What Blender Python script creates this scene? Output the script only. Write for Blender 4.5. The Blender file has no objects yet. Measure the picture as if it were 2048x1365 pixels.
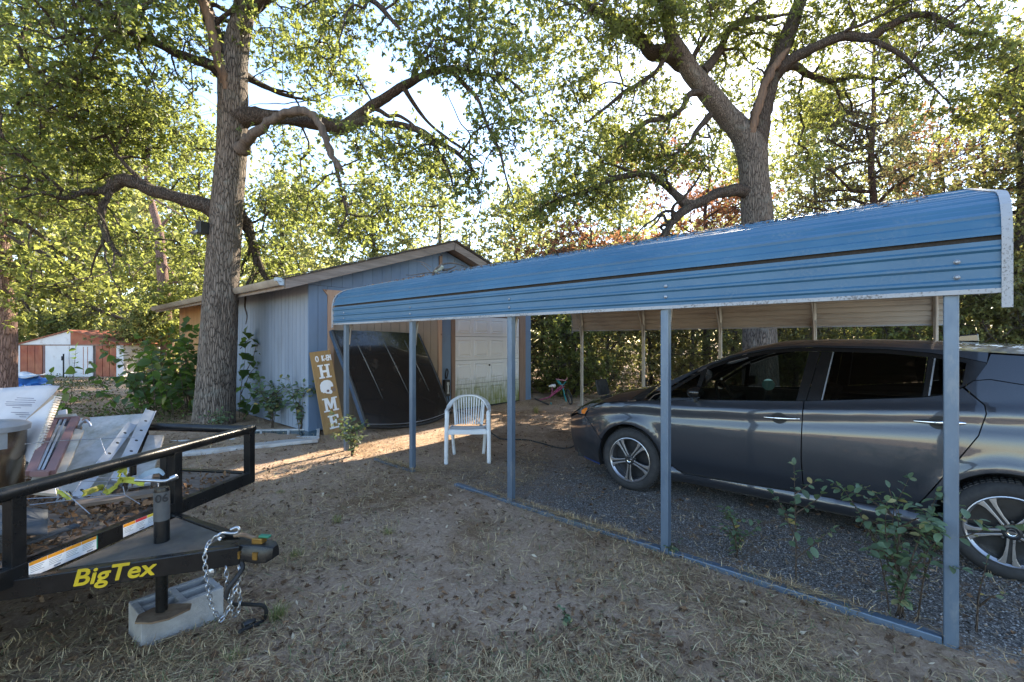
import bpy, bmesh, math, random
import numpy as np
from mathutils import Vector, Matrix
from mathutils.geometry import delaunay_2d_cdt

SC = bpy.context.scene
C = SC.collection
R = math.radians

# ---------------------------------------------------------------- camera, sky, sun, exposure
CAM = Vector((0.0, 0.0, 1.55))
FWD = Vector((0.742, 0.6706, 0.0)).normalized()
RGT = Vector((FWD.y, -FWD.x, 0.0))
FPX = 920.0                                    # focal length in photo pixels (2048 wide)
cam = bpy.data.cameras.new('camera')
cam.sensor_width = 36.0
cam.lens = FPX / 2048 * 36.0
cam.clip_start = 0.05
cam.clip_end = 800.0
camo = bpy.data.objects.new('camera', cam)
C.objects.link(camo)
camo.location = CAM
camo.rotation_euler = (R(90), 0, math.atan2(-FWD.x, FWD.y))
SC.camera = camo

SUN_EL = R(32.5)
sh = (RGT * 0.572 + FWD).normalized()          # horizontal direction towards the sun
SUN_DIR = Vector((sh.x * math.cos(SUN_EL), sh.y * math.cos(SUN_EL), math.sin(SUN_EL)))
world = bpy.data.worlds.new('World')
SC.world = world
world.use_nodes = True
wn = world.node_tree
wn.nodes.clear()
sky = wn.nodes.new('ShaderNodeTexSky')
sky.sky_type = 'NISHITA'
sky.sun_disc = False
sky.sun_elevation = SUN_EL
sky.sun_rotation = math.atan2(sh.x, sh.y)
sky.air_density = 1.0
sky.dust_density = 0.25
sky.ozone_density = 1.0
bg = wn.nodes.new('ShaderNodeBackground')
bg.inputs['Strength'].default_value = 0.14
wo = wn.nodes.new('ShaderNodeOutputWorld')
wn.links.new(sky.outputs[0], bg.inputs[0])
wn.links.new(bg.outputs[0], wo.inputs[0])

sun = bpy.data.lights.new('sun', 'SUN')
sun.energy = 4.8
sun.angle = R(0.53)
sun.color = (1.0, 0.87, 0.68)
suno = bpy.data.objects.new('sun', sun)
C.objects.link(suno)
suno.rotation_euler = SUN_DIR.to_track_quat('Z', 'Y').to_euler()

SC.view_settings.view_transform = 'Standard'
SC.view_settings.look = 'None'
SC.view_settings.gamma = 1.0
SC.view_settings.exposure = 2.02
SC.render.engine = 'CYCLES'
cy = SC.cycles
cy.use_denoising = True
cy.max_bounces = 6
cy.diffuse_bounces = 3
cy.glossy_bounces = 3
cy.transmission_bounces = 5
cy.transparent_max_bounces = 8
cy.caustics_reflective = False
cy.caustics_refractive = False
cy.sample_clamp_indirect = 6.0

# ---------------------------------------------------------------- helpers
def P(px, py, Z):
    """a point of the place seen at photo pixel (px, py), Z metres in front of the camera"""
    return CAM + RGT * ((px - 1024) / FPX * Z) + FWD * Z + Vector((0, 0, -(py - 684) / FPX * Z))

def G(px, py, z=0.0):
    return P(px, py, FPX * (CAM.z - z) / (py - 684))

ROOT = {}
def thing(name, label, cat, loc=(0, 0, 0), rotz=0.0, group=None):
    o = bpy.data.objects.new(name, None)
    C.objects.link(o)
    o.empty_display_size = 0.2
    o.location = loc
    o.rotation_euler = (0, 0, rotz)
    o['label'] = label
    o['category'] = cat
    if group:
        o['group'] = group
    ROOT[o.name] = Matrix.Translation(Vector(loc)) @ Matrix.Rotation(rotz, 4, 'Z')
    return o

def top(o, label, cat, group=None, kind=None):
    o['label'] = label
    if cat:
        o['category'] = cat
    if group:
        o['group'] = group
    if kind:
        o['kind'] = kind
    return o

class MB:
    def __init__(s):
        s.v = []; s.f = []; s.m = []
    def add(s, vs, fs, mi=0):
        b = len(s.v)
        s.v += [tuple(p) for p in vs]
        s.f += [tuple(i + b for i in f) for f in fs]
        s.m += [mi] * len(fs)
        return s
    def box(s, a, b, mi=0, M=None):
        x0, y0, z0 = a; x1, y1, z1 = b
        vs = [Vector(p) for p in ((x0,y0,z0),(x1,y0,z0),(x1,y1,z0),(x0,y1,z0),(x0,y0,z1),(x1,y0,z1),(x1,y1,z1),(x0,y1,z1))]
        if M is not None:
            vs = [M @ p for p in vs]
        return s.add(vs, [(0,3,2,1),(4,5,6,7),(0,1,5,4),(1,2,6,5),(2,3,7,6),(3,0,4,7)], mi)
    def bar(s, p, q, w, h, mi=0, up=(0, 0, 1)):
        """box of section w x h from p to q"""
        p = Vector(p); q = Vector(q); d = (q - p); L = d.length; d.normalize()
        up = Vector(up)
        if abs(d.dot(up)) > 0.97:
            up = Vector((1, 0, 0)) if abs(d.x) < 0.9 else Vector((0, 1, 0))
        sx = d.cross(up).normalized(); sz = sx.cross(d)
        M = Matrix((( sx.x, d.x, sz.x, p.x), (sx.y, d.y, sz.y, p.y), (sx.z, d.z, sz.z, p.z), (0,0,0,1)))
        return s.box((-w/2, 0, -h/2), (w/2, L, h/2), mi, M)
    def tube(s, pts, rad, n=8, mi=0, cap=True, wob=None):
        pts = [Vector(p) for p in pts]
        if not hasattr(rad, '__len__'):
            rad = [rad] * len(pts)
        prev = None; rings = []
        for i, p in enumerate(pts):
            d = (pts[min(i+1, len(pts)-1)] - pts[max(i-1, 0)])
            if d.length < 1e-9:
                d = Vector((0, 0, 1))
            d.normalize()
            if prev is None:
                a = Vector((1, 0, 0)) if abs(d.x) < 0.8 else Vector((0, 1, 0))
                sx = d.cross(a).normalized()
            else:
                sx = (prev - d * prev.dot(d)).normalized()
            prev = sx
            sy = d.cross(sx)
            ring = []
            for k in range(n):
                t = 2 * math.pi * k / n
                r = rad[i] * (wob(i, k) if wob else 1.0)
                ring.append(p + sx * (math.cos(t) * r) + sy * (math.sin(t) * r))
            rings.append(ring)
        vs = [q for r in rings for q in r]
        fs = []
        for i in range(len(pts) - 1):
            for k in range(n):
                fs.append((i*n+k, i*n+(k+1) % n, (i+1)*n+(k+1) % n, (i+1)*n+k))
        if cap:
            fs.append(tuple(reversed(range(n))))
            fs.append(tuple((len(pts)-1)*n + k for k in range(n)))
        return s.add(vs, fs, mi)
    def lathe(s, prof, c, axis=(0, 0, 1), n=24, mi=0, a0=0.0, a1=2*math.pi):
        """prof: list of (r, h) along axis from c"""
        ax = Vector(axis).normalized()
        a = Vector((1, 0, 0)) if abs(ax.x) < 0.8 else Vector((0, 1, 0))
        sx = ax.cross(a).normalized(); sy = ax.cross(sx); c = Vector(c)
        full = abs(a1 - a0 - 2*math.pi) < 1e-6
        m = n if full else n + 1
        vs = []
        for r, h in prof:
            for k in range(m):
                t = a0 + (a1 - a0) * k / n
                vs.append(c + ax*h + sx*(r*math.cos(t)) + sy*(r*math.sin(t)))
        fs = []
        for i in range(len(prof)-1):
            for k in range(n):
                k2 = (k+1) % m
                fs.append((i*m+k, i*m+k2, (i+1)*m+k2, (i+1)*m+k))
        return s.add(vs, fs, mi)
    def prism(s, poly, o, ex, ey, depth, mi=0):
        """2-D polygon in plane (o, ex, ey) extruded by vector depth"""
        o = Vector(o); ex = Vector(ex); ey = Vector(ey); depth = Vector(depth)
        n = len(poly)
        vs = [o + ex*x + ey*y for x, y in poly]
        vs += [v + depth for v in vs]
        fs = [tuple(reversed(range(n))), tuple(range(n, 2*n))]
        fs += [(i, (i+1) % n, n+(i+1) % n, n+i) for i in range(n)]
        return s.add(vs, fs, mi)
    def slab(s, a, b, c, d, th, mi=0):
        """four corners in order and a thickness behind them"""
        a, b, c, d = (Vector(q) for q in (a, b, c, d))
        nn = (c - a).cross(d - b).normalized() * th
        vs = [a, b, c, d, a-nn, b-nn, c-nn, d-nn]
        return s.add(vs, [(0,1,2,3),(7,6,5,4),(0,4,5,1),(1,5,6,2),(2,6,7,3),(3,7,4,0)], mi)
    def grid(s, rows, mi=0, closed=False):
        n = len(rows[0]); vs = [p for r in rows for p in r]; fs = []
        for i in range(len(rows)-1):
            for k in range(n if closed else n-1):
                fs.append((i*n+k, i*n+(k+1) % n, (i+1)*n+(k+1) % n, (i+1)*n+k))
        return s.add(vs, fs, mi)
    def mesh(s, name, mats, M=None, smooth=None, recalc=True):
        me = bpy.data.meshes.new(name)
        vs = s.v if M is None else [tuple(M @ Vector(p)) for p in s.v]
        me.from_pydata(vs, [], s.f)
        for m in mats:
            me.materials.append(m)
        if len(mats) > 1:
            me.polygons.foreach_set('material_index', s.m)
        if recalc:
            bm = bmesh.new(); bm.from_mesh(me)
            bmesh.ops.recalc_face_normals(bm, faces=bm.faces)
            bm.to_mesh(me); bm.free()
        if smooth is not None:
            me.shade_smooth()
            me.set_sharp_from_angle(angle=R(smooth))
        me.update()
        return me

def root_of(o):
    while o.parent:
        o = o.parent
    return o

def part(name, mb, mats, parent=None, smooth=None, world=True, bevel=0.0, recalc=True):
    """link an MB as ONE mesh object; world-space vertices are brought into the root's space"""
    if not isinstance(mats, (list, tuple)):
        mats = [mats]
    M = None
    if parent is not None and world:
        M = ROOT[root_of(parent).name].inverted()
    me = mb if isinstance(mb, bpy.types.Mesh) else mb.mesh(name, mats, M, smooth, recalc)
    o = bpy.data.objects.new(name, me)
    C.objects.link(o)
    if parent is not None:
        o.parent = parent
    if bevel:
        b = o.modifiers.new('bevel', 'BEVEL')
        b.width = bevel; b.segments = 2; b.limit_method = 'ANGLE'; b.angle_limit = R(40)
    return o

def link_copy(o, parent=None, loc=None):
    c = o.copy(); C.objects.link(c)
    if parent is not None:
        c.parent = parent
    if loc is not None:
        c.location = loc
    return c

def catmull(pts, k=5):
    """smooth a polyline of tuples (any dimension)"""
    A = [np.array(p, float) for p in pts]
    A = [2*A[0]-A[1]] + A + [2*A[-1]-A[-2]]
    out = []
    for i in range(1, len(A)-2):
        for j in range(k):
            t = j / k
            p0, p1, p2, p3 = A[i-1], A[i], A[i+1], A[i+2]
            out.append(0.5*((2*p1)+(-p0+p2)*t+(2*p0-5*p1+4*p2-p3)*t*t+(-p0+3*p1-3*p2+p3)*t**3))
    out.append(A[-2])
    return out

def text_mesh(txt, size, ext=0.001, shear=0.0, off=0.0, sx=1.0):
    cu = bpy.data.curves.new('t', 'FONT')
    cu.body = txt; cu.size = size; cu.extrude = ext; cu.shear = shear; cu.offset = off
    cu.align_x = 'CENTER'; cu.align_y = 'CENTER'
    o = bpy.data.objects.new('t', cu); C.objects.link(o)
    bpy.context.view_layer.update()
    dg = bpy.context.evaluated_depsgraph_get()
    me = bpy.data.meshes.new_from_object(o.evaluated_get(dg))
    bpy.data.objects.remove(o)
    mb = MB()
    mb.add([(v.co.x*sx, v.co.y, v.co.z) for v in me.vertices], [tuple(p.vertices) for p in me.polygons])
    bpy.data.meshes.remove(me)
    return mb

def bolder(mb, d):
    """thicken lettering by laying shifted copies just behind one another"""
    v0, f0 = list(mb.v), list(mb.f)
    for k, (a, b) in enumerate(((1, 0), (-1, 0), (0, 1), (0, -1), (.7, .7), (-.7, .7), (.7, -.7), (-.7, -.7))):
        mb.add([(x+a*d, y+b*d, z-.00006*(k+1)) for x, y, z in v0], f0)
    return mb

def place(mb, o, ex, ey):
    """lay an MB drawn in XY onto the plane (o, ex, ey)"""
    ex = Vector(ex).normalized(); ey = Vector(ey).normalized(); ez = ex.cross(ey); o = Vector(o)
    mb.v = [tuple(o + ex*p[0] + ey*p[1] + ez*p[2]) for p in mb.v]
    return mb

# ---------------------------------------------------------------- materials
MATS = {}
def nd(nt, typ, **kw):
    n = nt.nodes.new(typ)
    for k, v in kw.items():
        setattr(n, k, v)
    return n

def ramp(nt, fac, stops):
    r = nt.nodes.new('ShaderNodeValToRGB')
    e = r.color_ramp.elements
    while len(e) < len(stops):
        e.new(0.5)
    for i, (p, c) in enumerate(stops):
        e[i].position = p
        e[i].color = (c[0], c[1], c[2], 1)
    nt.links.new(fac, r.inputs[0])
    return r.outputs[0]

def noise(nt, vec, scale, detail=4.0, rough=0.55, dist=0.0):
    n = nt.nodes.new('ShaderNodeTexNoise')
    n.inputs['Scale'].default_value = scale
    n.inputs['Detail'].default_value = detail
    n.inputs['Roughness'].default_value = rough
    n.inputs['Distortion'].default_value = dist
    if vec is not None:
        nt.links.new(vec, n.inputs['Vector'])
    return n.outputs['Fac']

def mixc(nt, fac, a, b, mode='MIX'):
    m = nt.nodes.new('ShaderNodeMix')
    m.data_type = 'RGBA'; m.blend_type = mode
    for sock, val in ((m.inputs[0], fac), (m.inputs[6], a), (m.inputs[7], b)):
        if isinstance(val, (int, float)):
            sock.default_value = val
        elif isinstance(val, (tuple, list)):
            sock.default_value = (*val[:3], 1)
        else:
            nt.links.new(val, sock)
    return m.outputs[2]

def math_(nt, op, a, b=None):
    m = nt.nodes.new('ShaderNodeMath'); m.operation = op
    for i, val in enumerate((a, b)):
        if val is None: continue
        if isinstance(val, (int, float)):
            m.inputs[i].default_value = val
        else:
            nt.links.new(val, m.inputs[i])
    return m.outputs[0]

def coords(nt, scale=(1, 1, 1), kind='Object'):
    tc = nt.nodes.new('ShaderNodeTexCoord')
    mp = nt.nodes.new('ShaderNodeMapping')
    mp.inputs['Scale'].default_value = scale
    nt.links.new(tc.outputs[kind], mp.inputs[0])
    return mp.outputs[0]

def bump(nt, h, strength, dist=0.01):
    b = nt.nodes.new('ShaderNodeBump')
    b.inputs['Strength'].default_value = strength
    b.inputs['Distance'].default_value = dist
    nt.links.new(h, b.inputs['Height'])
    return b.outputs[0]

def new_mat(name):
    m = bpy.data.materials.new(name)
    m.use_nodes = True
    nt = m.node_tree
    b = nt.nodes['Principled BSDF']
    MATS[name] = m
    return m, nt, b

def mat(name, col, rough=0.6, metal=0.0, col2=None, vs=6.0, amt=0.35, bs=60.0, bstr=0.15, stretch=(1, 1, 1), dirt=None, dirt_amt=0.5, dscale=3.0, spec=0.5, coat=0.0, obj_rand=0.0):
    """painted / plain surface with mottling, optional dirt and fine relief"""
    m, nt, b = new_mat(name)
    v = coords(nt, stretch)
    c2 = col2 or tuple(x * (1 - amt) for x in col)
    f = noise(nt, v, vs, 5, 0.6)
    c = ramp(nt, f, [(0.35, col), (0.68, c2)])
    if dirt:
        d = noise(nt, v, dscale, 8, 0.72)
        df = ramp(nt, d, [(0.62 - 0.3*dirt_amt, (0, 0, 0)), (0.80 - 0.15*dirt_amt, (1, 1, 1))])
        c = mixc(nt, df, c, dirt)
    if obj_rand:
        oi = nt.nodes.new('ShaderNodeObjectInfo')
        k = math_(nt, 'MULTIPLY_ADD', oi.outputs['Random'], 2*obj_rand)
        nt.nodes[-1].inputs[2].default_value = 1 - obj_rand
        hs = nt.nodes.new('ShaderNodeHueSaturation')
        nt.links.new(k, hs.inputs['Value']); nt.links.new(c, hs.inputs['Color'])
        c = hs.outputs[0]
    nt.links.new(c, b.inputs['Base Color'])
    b.inputs['Roughness'].default_value = rough
    b.inputs['Metallic'].default_value = metal
    b.inputs['Specular IOR Level'].default_value = spec
    b.inputs['Coat Weight'].default_value = coat
    b.inputs['Coat Roughness'].default_value = 0.03
    if bstr:
        nt.links.new(bump(nt, noise(nt, v, bs, 6, 0.65), bstr, 0.004), b.inputs['Normal'])
    r0 = ramp(nt, noise(nt, v, vs*2.3, 4), [(0.3, (rough*0.85,)*3), (0.75, (min(1, rough*1.2),)*3)])
    nt.links.new(r0, b.inputs['Roughness'])
    return m

def wood_mat(name, c1, c2, axis='Z', rough=0.75, scale=1.0, obj_rand=0.1, knots=None):
    st = {'X': (1.2, 14, 14), 'Y': (14, 1.2, 14), 'Z': (14, 14, 1.2)}[axis]
    m, nt, b = new_mat(name)
    v = coords(nt, tuple(x*scale for x in st))
    f = noise(nt, v, 2.2, 8, 0.65, 0.6)
    c = ramp(nt, f, [(0.3, c1), (0.5, tuple((p+q)/2 for p, q in zip(c1, c2))), (0.72, c2)])
    if knots:
        k = noise(nt, coords(nt, (1, 1, 1)), 5.0, 2, 0.4)
        c = mixc(nt, ramp(nt, k, [(0.66, (0, 0, 0)), (0.72, (1, 1, 1))]), c, knots)
    oi = nt.nodes.new('ShaderNodeObjectInfo')
    hs = nt.nodes.new('ShaderNodeHueSaturation')
    k = math_(nt, 'MULTIPLY', oi.outputs['Random'], 2*obj_rand)
    k = math_(nt, 'ADD', k, 1-obj_rand)
    nt.links.new(k, hs.inputs['Value']); nt.links.new(c, hs.inputs['Color'])
    nt.links.new(hs.outputs[0], b.inputs['Base Color'])
    b.inputs['Roughness'].default_value = rough
    nt.links.new(bump(nt, f, 0.35, 0.004), b.inputs['Normal'])
    return m

def leaf_mat(name, shade, lit, trans=0.5, rough=0.5, var=None):
    """thin leaf: reflects one green, lets through a yellower one; per-leaf variation from the 'rnd' attribute"""
    m, nt, b = new_mat(name)
    at = nt.nodes.new('ShaderNodeAttribute'); at.attribute_name = 'rnd'
    fac = at.outputs['Fac']
    var = var or tuple(x*0.45 for x in shade)
    c = ramp(nt, fac, [(0.0, var), (0.5, shade), (1.0, tuple(min(1, x*1.5) for x in shade))])
    t = ramp(nt, fac, [(0.0, tuple(x*0.6 for x in lit)), (0.6, lit), (1.0, tuple(min(1, x*1.35) for x in lit))])
    nt.links.new(c, b.inputs['Base Color'])
    b.inputs['Roughness'].default_value = rough
    b.inputs['Specular IOR Level'].default_value = 0.4
    tr = nt.nodes.new('ShaderNodeBsdfTranslucent')
    nt.links.new(t, tr.inputs['Color'])
    mx = nt.nodes.new('ShaderNodeMixShader')
    mx.inputs[0].default_value = trans
    nt.links.new(b.outputs[0], mx.inputs[1]); nt.links.new(tr.outputs[0], mx.inputs[2])
    nt.links.new(mx.outputs[0], nt.nodes['Material Output'].inputs['Surface'])
    return m

def bark_mat(name, c1, c2, scale=1.0, lichen=None):
    m, nt, b = new_mat(name)
    v = coords(nt, (1, 1, 0.16))
    wv = nt.nodes.new('ShaderNodeTexNoise'); wv.inputs['Scale'].default_value = 7*scale; wv.inputs['Detail'].default_value = 5
    nt.links.new(v, wv.inputs['Vector'])
    sc = nt.nodes.new('ShaderNodeVectorMath'); sc.operation = 'SCALE'; sc.inputs['Scale'].default_value = 0.13/scale
    nt.links.new(wv.outputs['Color'], sc.inputs[0])
    vec = nt.nodes.new('ShaderNodeVectorMath'); vec.operation = 'ADD'
    nt.links.new(v, vec.inputs[0]); nt.links.new(sc.outputs[0], vec.inputs[1])
    vo = nt.nodes.new('ShaderNodeTexVoronoi'); vo.feature = 'DISTANCE_TO_EDGE'
    vo.inputs['Scale'].default_value = 30*scale
    nt.links.new(vec.outputs[0], vo.inputs['Vector'])
    edge = ramp(nt, vo.outputs['Distance'], [(0.0, (0, 0, 0)), (0.10, (.55, .55, .55)), (0.35, (1, 1, 1))])
    crack = noise(nt, coords(nt, (1, 1, 1.6)), 24*scale, 6, 0.7)
    fine = noise(nt, coords(nt, (1, 1, .6)), 85*scale, 6, 0.75)
    h = mixc(nt, 0.45, edge, mixc(nt, 0.5, crack, fine))
    c = ramp(nt, h, [(0.22, c1), (0.50, tuple(p*.4+q*.6 for p, q in zip(c1, c2))), (0.80, c2)])
    big = noise(nt, coords(nt), 1.7, 4, 0.6)
    c = mixc(nt, ramp(nt, big, [(0.40, (0, 0, 0)), (0.75, (.45, .45, .45))]), c, tuple(x*.55 for x in c2))
    if lichen:
        lf = ramp(nt, noise(nt, coords(nt), 3.2, 6, 0.7), [(0.55, (0, 0, 0)), (0.7, (.5, .5, .5))])
        c = mixc(nt, lf, c, lichen)
    nt.links.new(c, b.inputs['Base Color'])
    b.inputs['Roughness'].default_value = 0.92
    b.inputs['Specular IOR Level'].default_value = 0.2
    nt.links.new(bump(nt, h, 1.0, 0.035), b.inputs['Normal'])
    return m

def glass_mat(name, tint=(0.10, 0.12, 0.13), rough=0.02):
    m, nt, b = new_mat(name)
    nt.nodes.remove(b)
    tr = nt.nodes.new('ShaderNodeBsdfTransparent'); tr.inputs[0].default_value = (*tint, 1)
    gl = nt.nodes.new('ShaderNodeBsdfGlossy'); gl.inputs['Roughness'].default_value = rough
    gl.inputs[0].default_value = (1, 1, 1, 1)
    fr = nt.nodes.new('ShaderNodeFresnel'); fr.inputs[0].default_value = 1.5
    mx = nt.nodes.new('ShaderNodeMixShader')
    nt.links.new(fr.outputs[0], mx.inputs[0]); nt.links.new(tr.outputs[0], mx.inputs[1]); nt.links.new(gl.outputs[0], mx.inputs[2])
    nt.links.new(mx.outputs[0], nt.nodes['Material Output'].inputs['Surface'])
    return m
# ---------------------------------------------------------------- ground
def gnoise(x, y):
    return (0.012*np.sin(1.7*x+0.6*y)+0.010*np.sin(2.9*y-1.1*x+1.3)+0.006*np.sin(6.1*x+4.3*y)+0.005*np.sin(9.7*y-5.9*x+2.0))

def ground_z(x, y):
    x = np.asarray(x, float); y = np.asarray(y, float)
    d = np.sqrt(x*x+y*y)
    z = gnoise(x, y)*np.clip((40-d)/20, 0, 1)
    pad = np.clip((x-3.0)/0.3, 0, 1)*np.clip((9.5-x)/0.3, 0, 1)*np.clip((7.9-y)/0.6, 0, 1)
    return z*(1-0.75*pad)

def make_ground():
    def axis(lo, hi, far):
        fine = np.arange(lo, hi, 0.07)
        a = lo - np.geomspace(0.1, far, 26)[::-1]
        b = hi + np.geomspace(0.1, far, 26)
        return np.concatenate([a, fine, b])
    xs = axis(-3.0, 9.0, 260); ys = axis(-3.0, 10.5, 260)
    X, Y = np.meshgrid(xs, ys)
    Z = ground_z(X, Y)
    nx, ny = len(xs), len(ys)
    co = np.stack([X, Y, Z], -1).reshape(-1, 3)
    idx = np.arange(nx*ny).reshape(ny, nx)
    q = np.stack([idx[:-1, :-1], idx[:-1, 1:], idx[1:, 1:], idx[1:, :-1]], -1).reshape(-1, 4)
    return np_mesh('ground', co, q)

def np_mesh(name, co, quads, rnd=None, mats=(), smooth=False):
    me = bpy.data.meshes.new(name)
    n = len(co); m, k = quads.shape
    me.vertices.add(n); me.vertices.foreach_set('co', np.ascontiguousarray(co, np.float32).ravel())
    me.loops.add(m*k); me.loops.foreach_set('vertex_index', np.ascontiguousarray(quads, np.int32).ravel())
    me.polygons.add(m); me.polygons.foreach_set('loop_start', np.arange(0, m*k, k, dtype=np.int32))
    for mm in mats:
        me.materials.append(mm)
    me.update(calc_edges=True)
    if rnd is not None:
        a = me.attributes.new('rnd', 'FLOAT', 'FACE')
        a.data.foreach_set('value', np.ascontiguousarray(rnd, np.float32))
    if smooth:
        me.shade_smooth()
    return me

def ground_mat():
    m, nt, b = new_mat('ground')
    v = coords(nt)
    n1 = noise(nt, v, 0.9, 6, 0.62, 0.4)
    n2 = noise(nt, v, 4.5, 8, 0.7)
    n3 = noise(nt, v, 46, 9, 0.82)
    n4 = noise(nt, v, 170, 4, 0.7)
    sand = ramp(nt, n3, [(0.30, (0.22, 0.14, 0.092)), (0.48, (0.42, 0.29, 0.20)), (0.70, (0.60, 0.455, 0.335))])
    litter = ramp(nt, n3, [(0.25, (0.095, 0.055, 0.033)), (0.5, (0.255, 0.16, 0.095)), (0.78, (0.44, 0.295, 0.17))])
    f = math_(nt, 'ADD', math_(nt, 'MULTIPLY', n1, 0.62), math_(nt, 'MULTIPLY', n2, 0.38))
    c = mixc(nt, ramp(nt, f, [(0.40, (0, 0, 0)), (0.52, (1, 1, 1))]), litter, sand)
    # grey gravel of the parking pad under the carport
    sx = nt.nodes.new('ShaderNodeSeparateXYZ'); nt.links.new(v, sx.inputs[0])
    wob = math_(nt, 'MULTIPLY', math_(nt, 'SUBTRACT', n1, 0.5), 1.6)
    xw = math_(nt, 'ADD', sx.outputs[0], math_(nt, 'MULTIPLY', wob, 0.25))
    yw = math_(nt, 'ADD', sx.outputs[1], wob)
    mr = lambda val, a, b_: math_(nt, 'MINIMUM', math_(nt, 'MAXIMUM', math_(nt, 'DIVIDE', math_(nt, 'SUBTRACT', val, a), b_-a), 0.0), 1.0)
    pm = math_(nt, 'MULTIPLY', mr(xw, 3.2, 3.5), mr(xw, 9.4, 9.0))
    pm = math_(nt, 'MULTIPLY', pm, mr(yw, 4.6, 2.6))
    vo = nt.nodes.new('ShaderNodeTexVoronoi'); vo.inputs['Scale'].default_value = 95; nt.links.new(v, vo.inputs['Vector'])
    sv = nt.nodes.new('ShaderNodeSeparateXYZ'); nt.links.new(vo.outputs['Color'], sv.inputs[0])
    grav = ramp(nt, sv.outputs[0], [(0.0, (0.13, 0.113, 0.097)), (0.5, (0.25, 0.22, 0.195)), (0.85, (0.345, 0.31, 0.28)), (1.0, (0.46, 0.43, 0.40))])
    grav = mixc(nt, ramp(nt, vo.outputs['Distance'], [(0.35, (0, 0, 0)), (0.75, (1, 1, 1))]), grav, (0.09, 0.083, 0.078))
    grav = mixc(nt, ramp(nt, n2, [(0.52, (0, 0, 0)), (0.68, (1, 1, 1))]), grav, litter)
    c = mixc(nt, pm, c, grav)
    nt.links.new(c, b.inputs['Base Color'])
    b.inputs['Roughness'].default_value = 0.95
    b.inputs['Specular IOR Level'].default_value = 0.2
    h = math_(nt, 'ADD', math_(nt, 'MULTIPLY', n3, 0.7), math_(nt, 'MULTIPLY', n4, 0.5))
    h = math_(nt, 'ADD', h, math_(nt, 'MULTIPLY', pm, math_(nt, 'MULTIPLY', math_(nt, 'SUBTRACT', 1.0, vo.outputs['Distance']), 0.6)))
    nt.links.new(bump(nt, h, 0.9, 0.02), b.inputs['Normal'])
    return m

gmesh = make_ground()
gmesh.materials.append(ground_mat())
gmesh.shade_smooth()
ground = bpy.data.objects.new('ground', gmesh); C.objects.link(ground); ground['kind'] = 'structure'
ground['label'] = 'sandy yard ground with dry litter and grey gravel under carport'

def attr_mat(name, stops, rough=0.9, trans=0.0):
    m, nt, b = new_mat(name)
    at = nt.nodes.new('ShaderNodeAttribute'); at.attribute_name = 'rnd'
    c = ramp(nt, at.outputs['Fac'], stops)
    nt.links.new(c, b.inputs['Base Color'])
    b.inputs['Roughness'].default_value = rough
    b.inputs['Specular IOR Level'].default_value = 0.25
    if trans:
        tr = nt.nodes.new('ShaderNodeBsdfTranslucent'); nt.links.new(c, tr.inputs[0])
        mx = nt.nodes.new('ShaderNodeMixShader'); mx.inputs[0].default_value = trans
        nt.links.new(b.outputs[0], mx.inputs[1]); nt.links.new(tr.outputs[0], mx.inputs[2])
        nt.links.new(mx.outputs[0], nt.nodes['Material Output'].inputs['Surface'])
    return m

def yard_points(rs, n, zmin=1.5, zmax=10.0, pw=1.0):
    """random ground points over the part of the yard in front of the camera, denser close by"""
    Z = zmin*(zmax/zmin)**(rs.random(n)**pw)
    a = (rs.random(n)*2-1)*1.25
    X = a*Z
    x = RGT.x*X+FWD.x*Z; y = RGT.y*X+FWD.y*Z
    return x, y

def vnoise(x, y, s):
    return (np.sin(x*s+1.3*np.sin(y*s*0.7))+np.sin(y*s*1.1+1.7*np.sin(x*s*0.6+2))+np.sin((x+y)*s*0.5+0.7))/3

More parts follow.
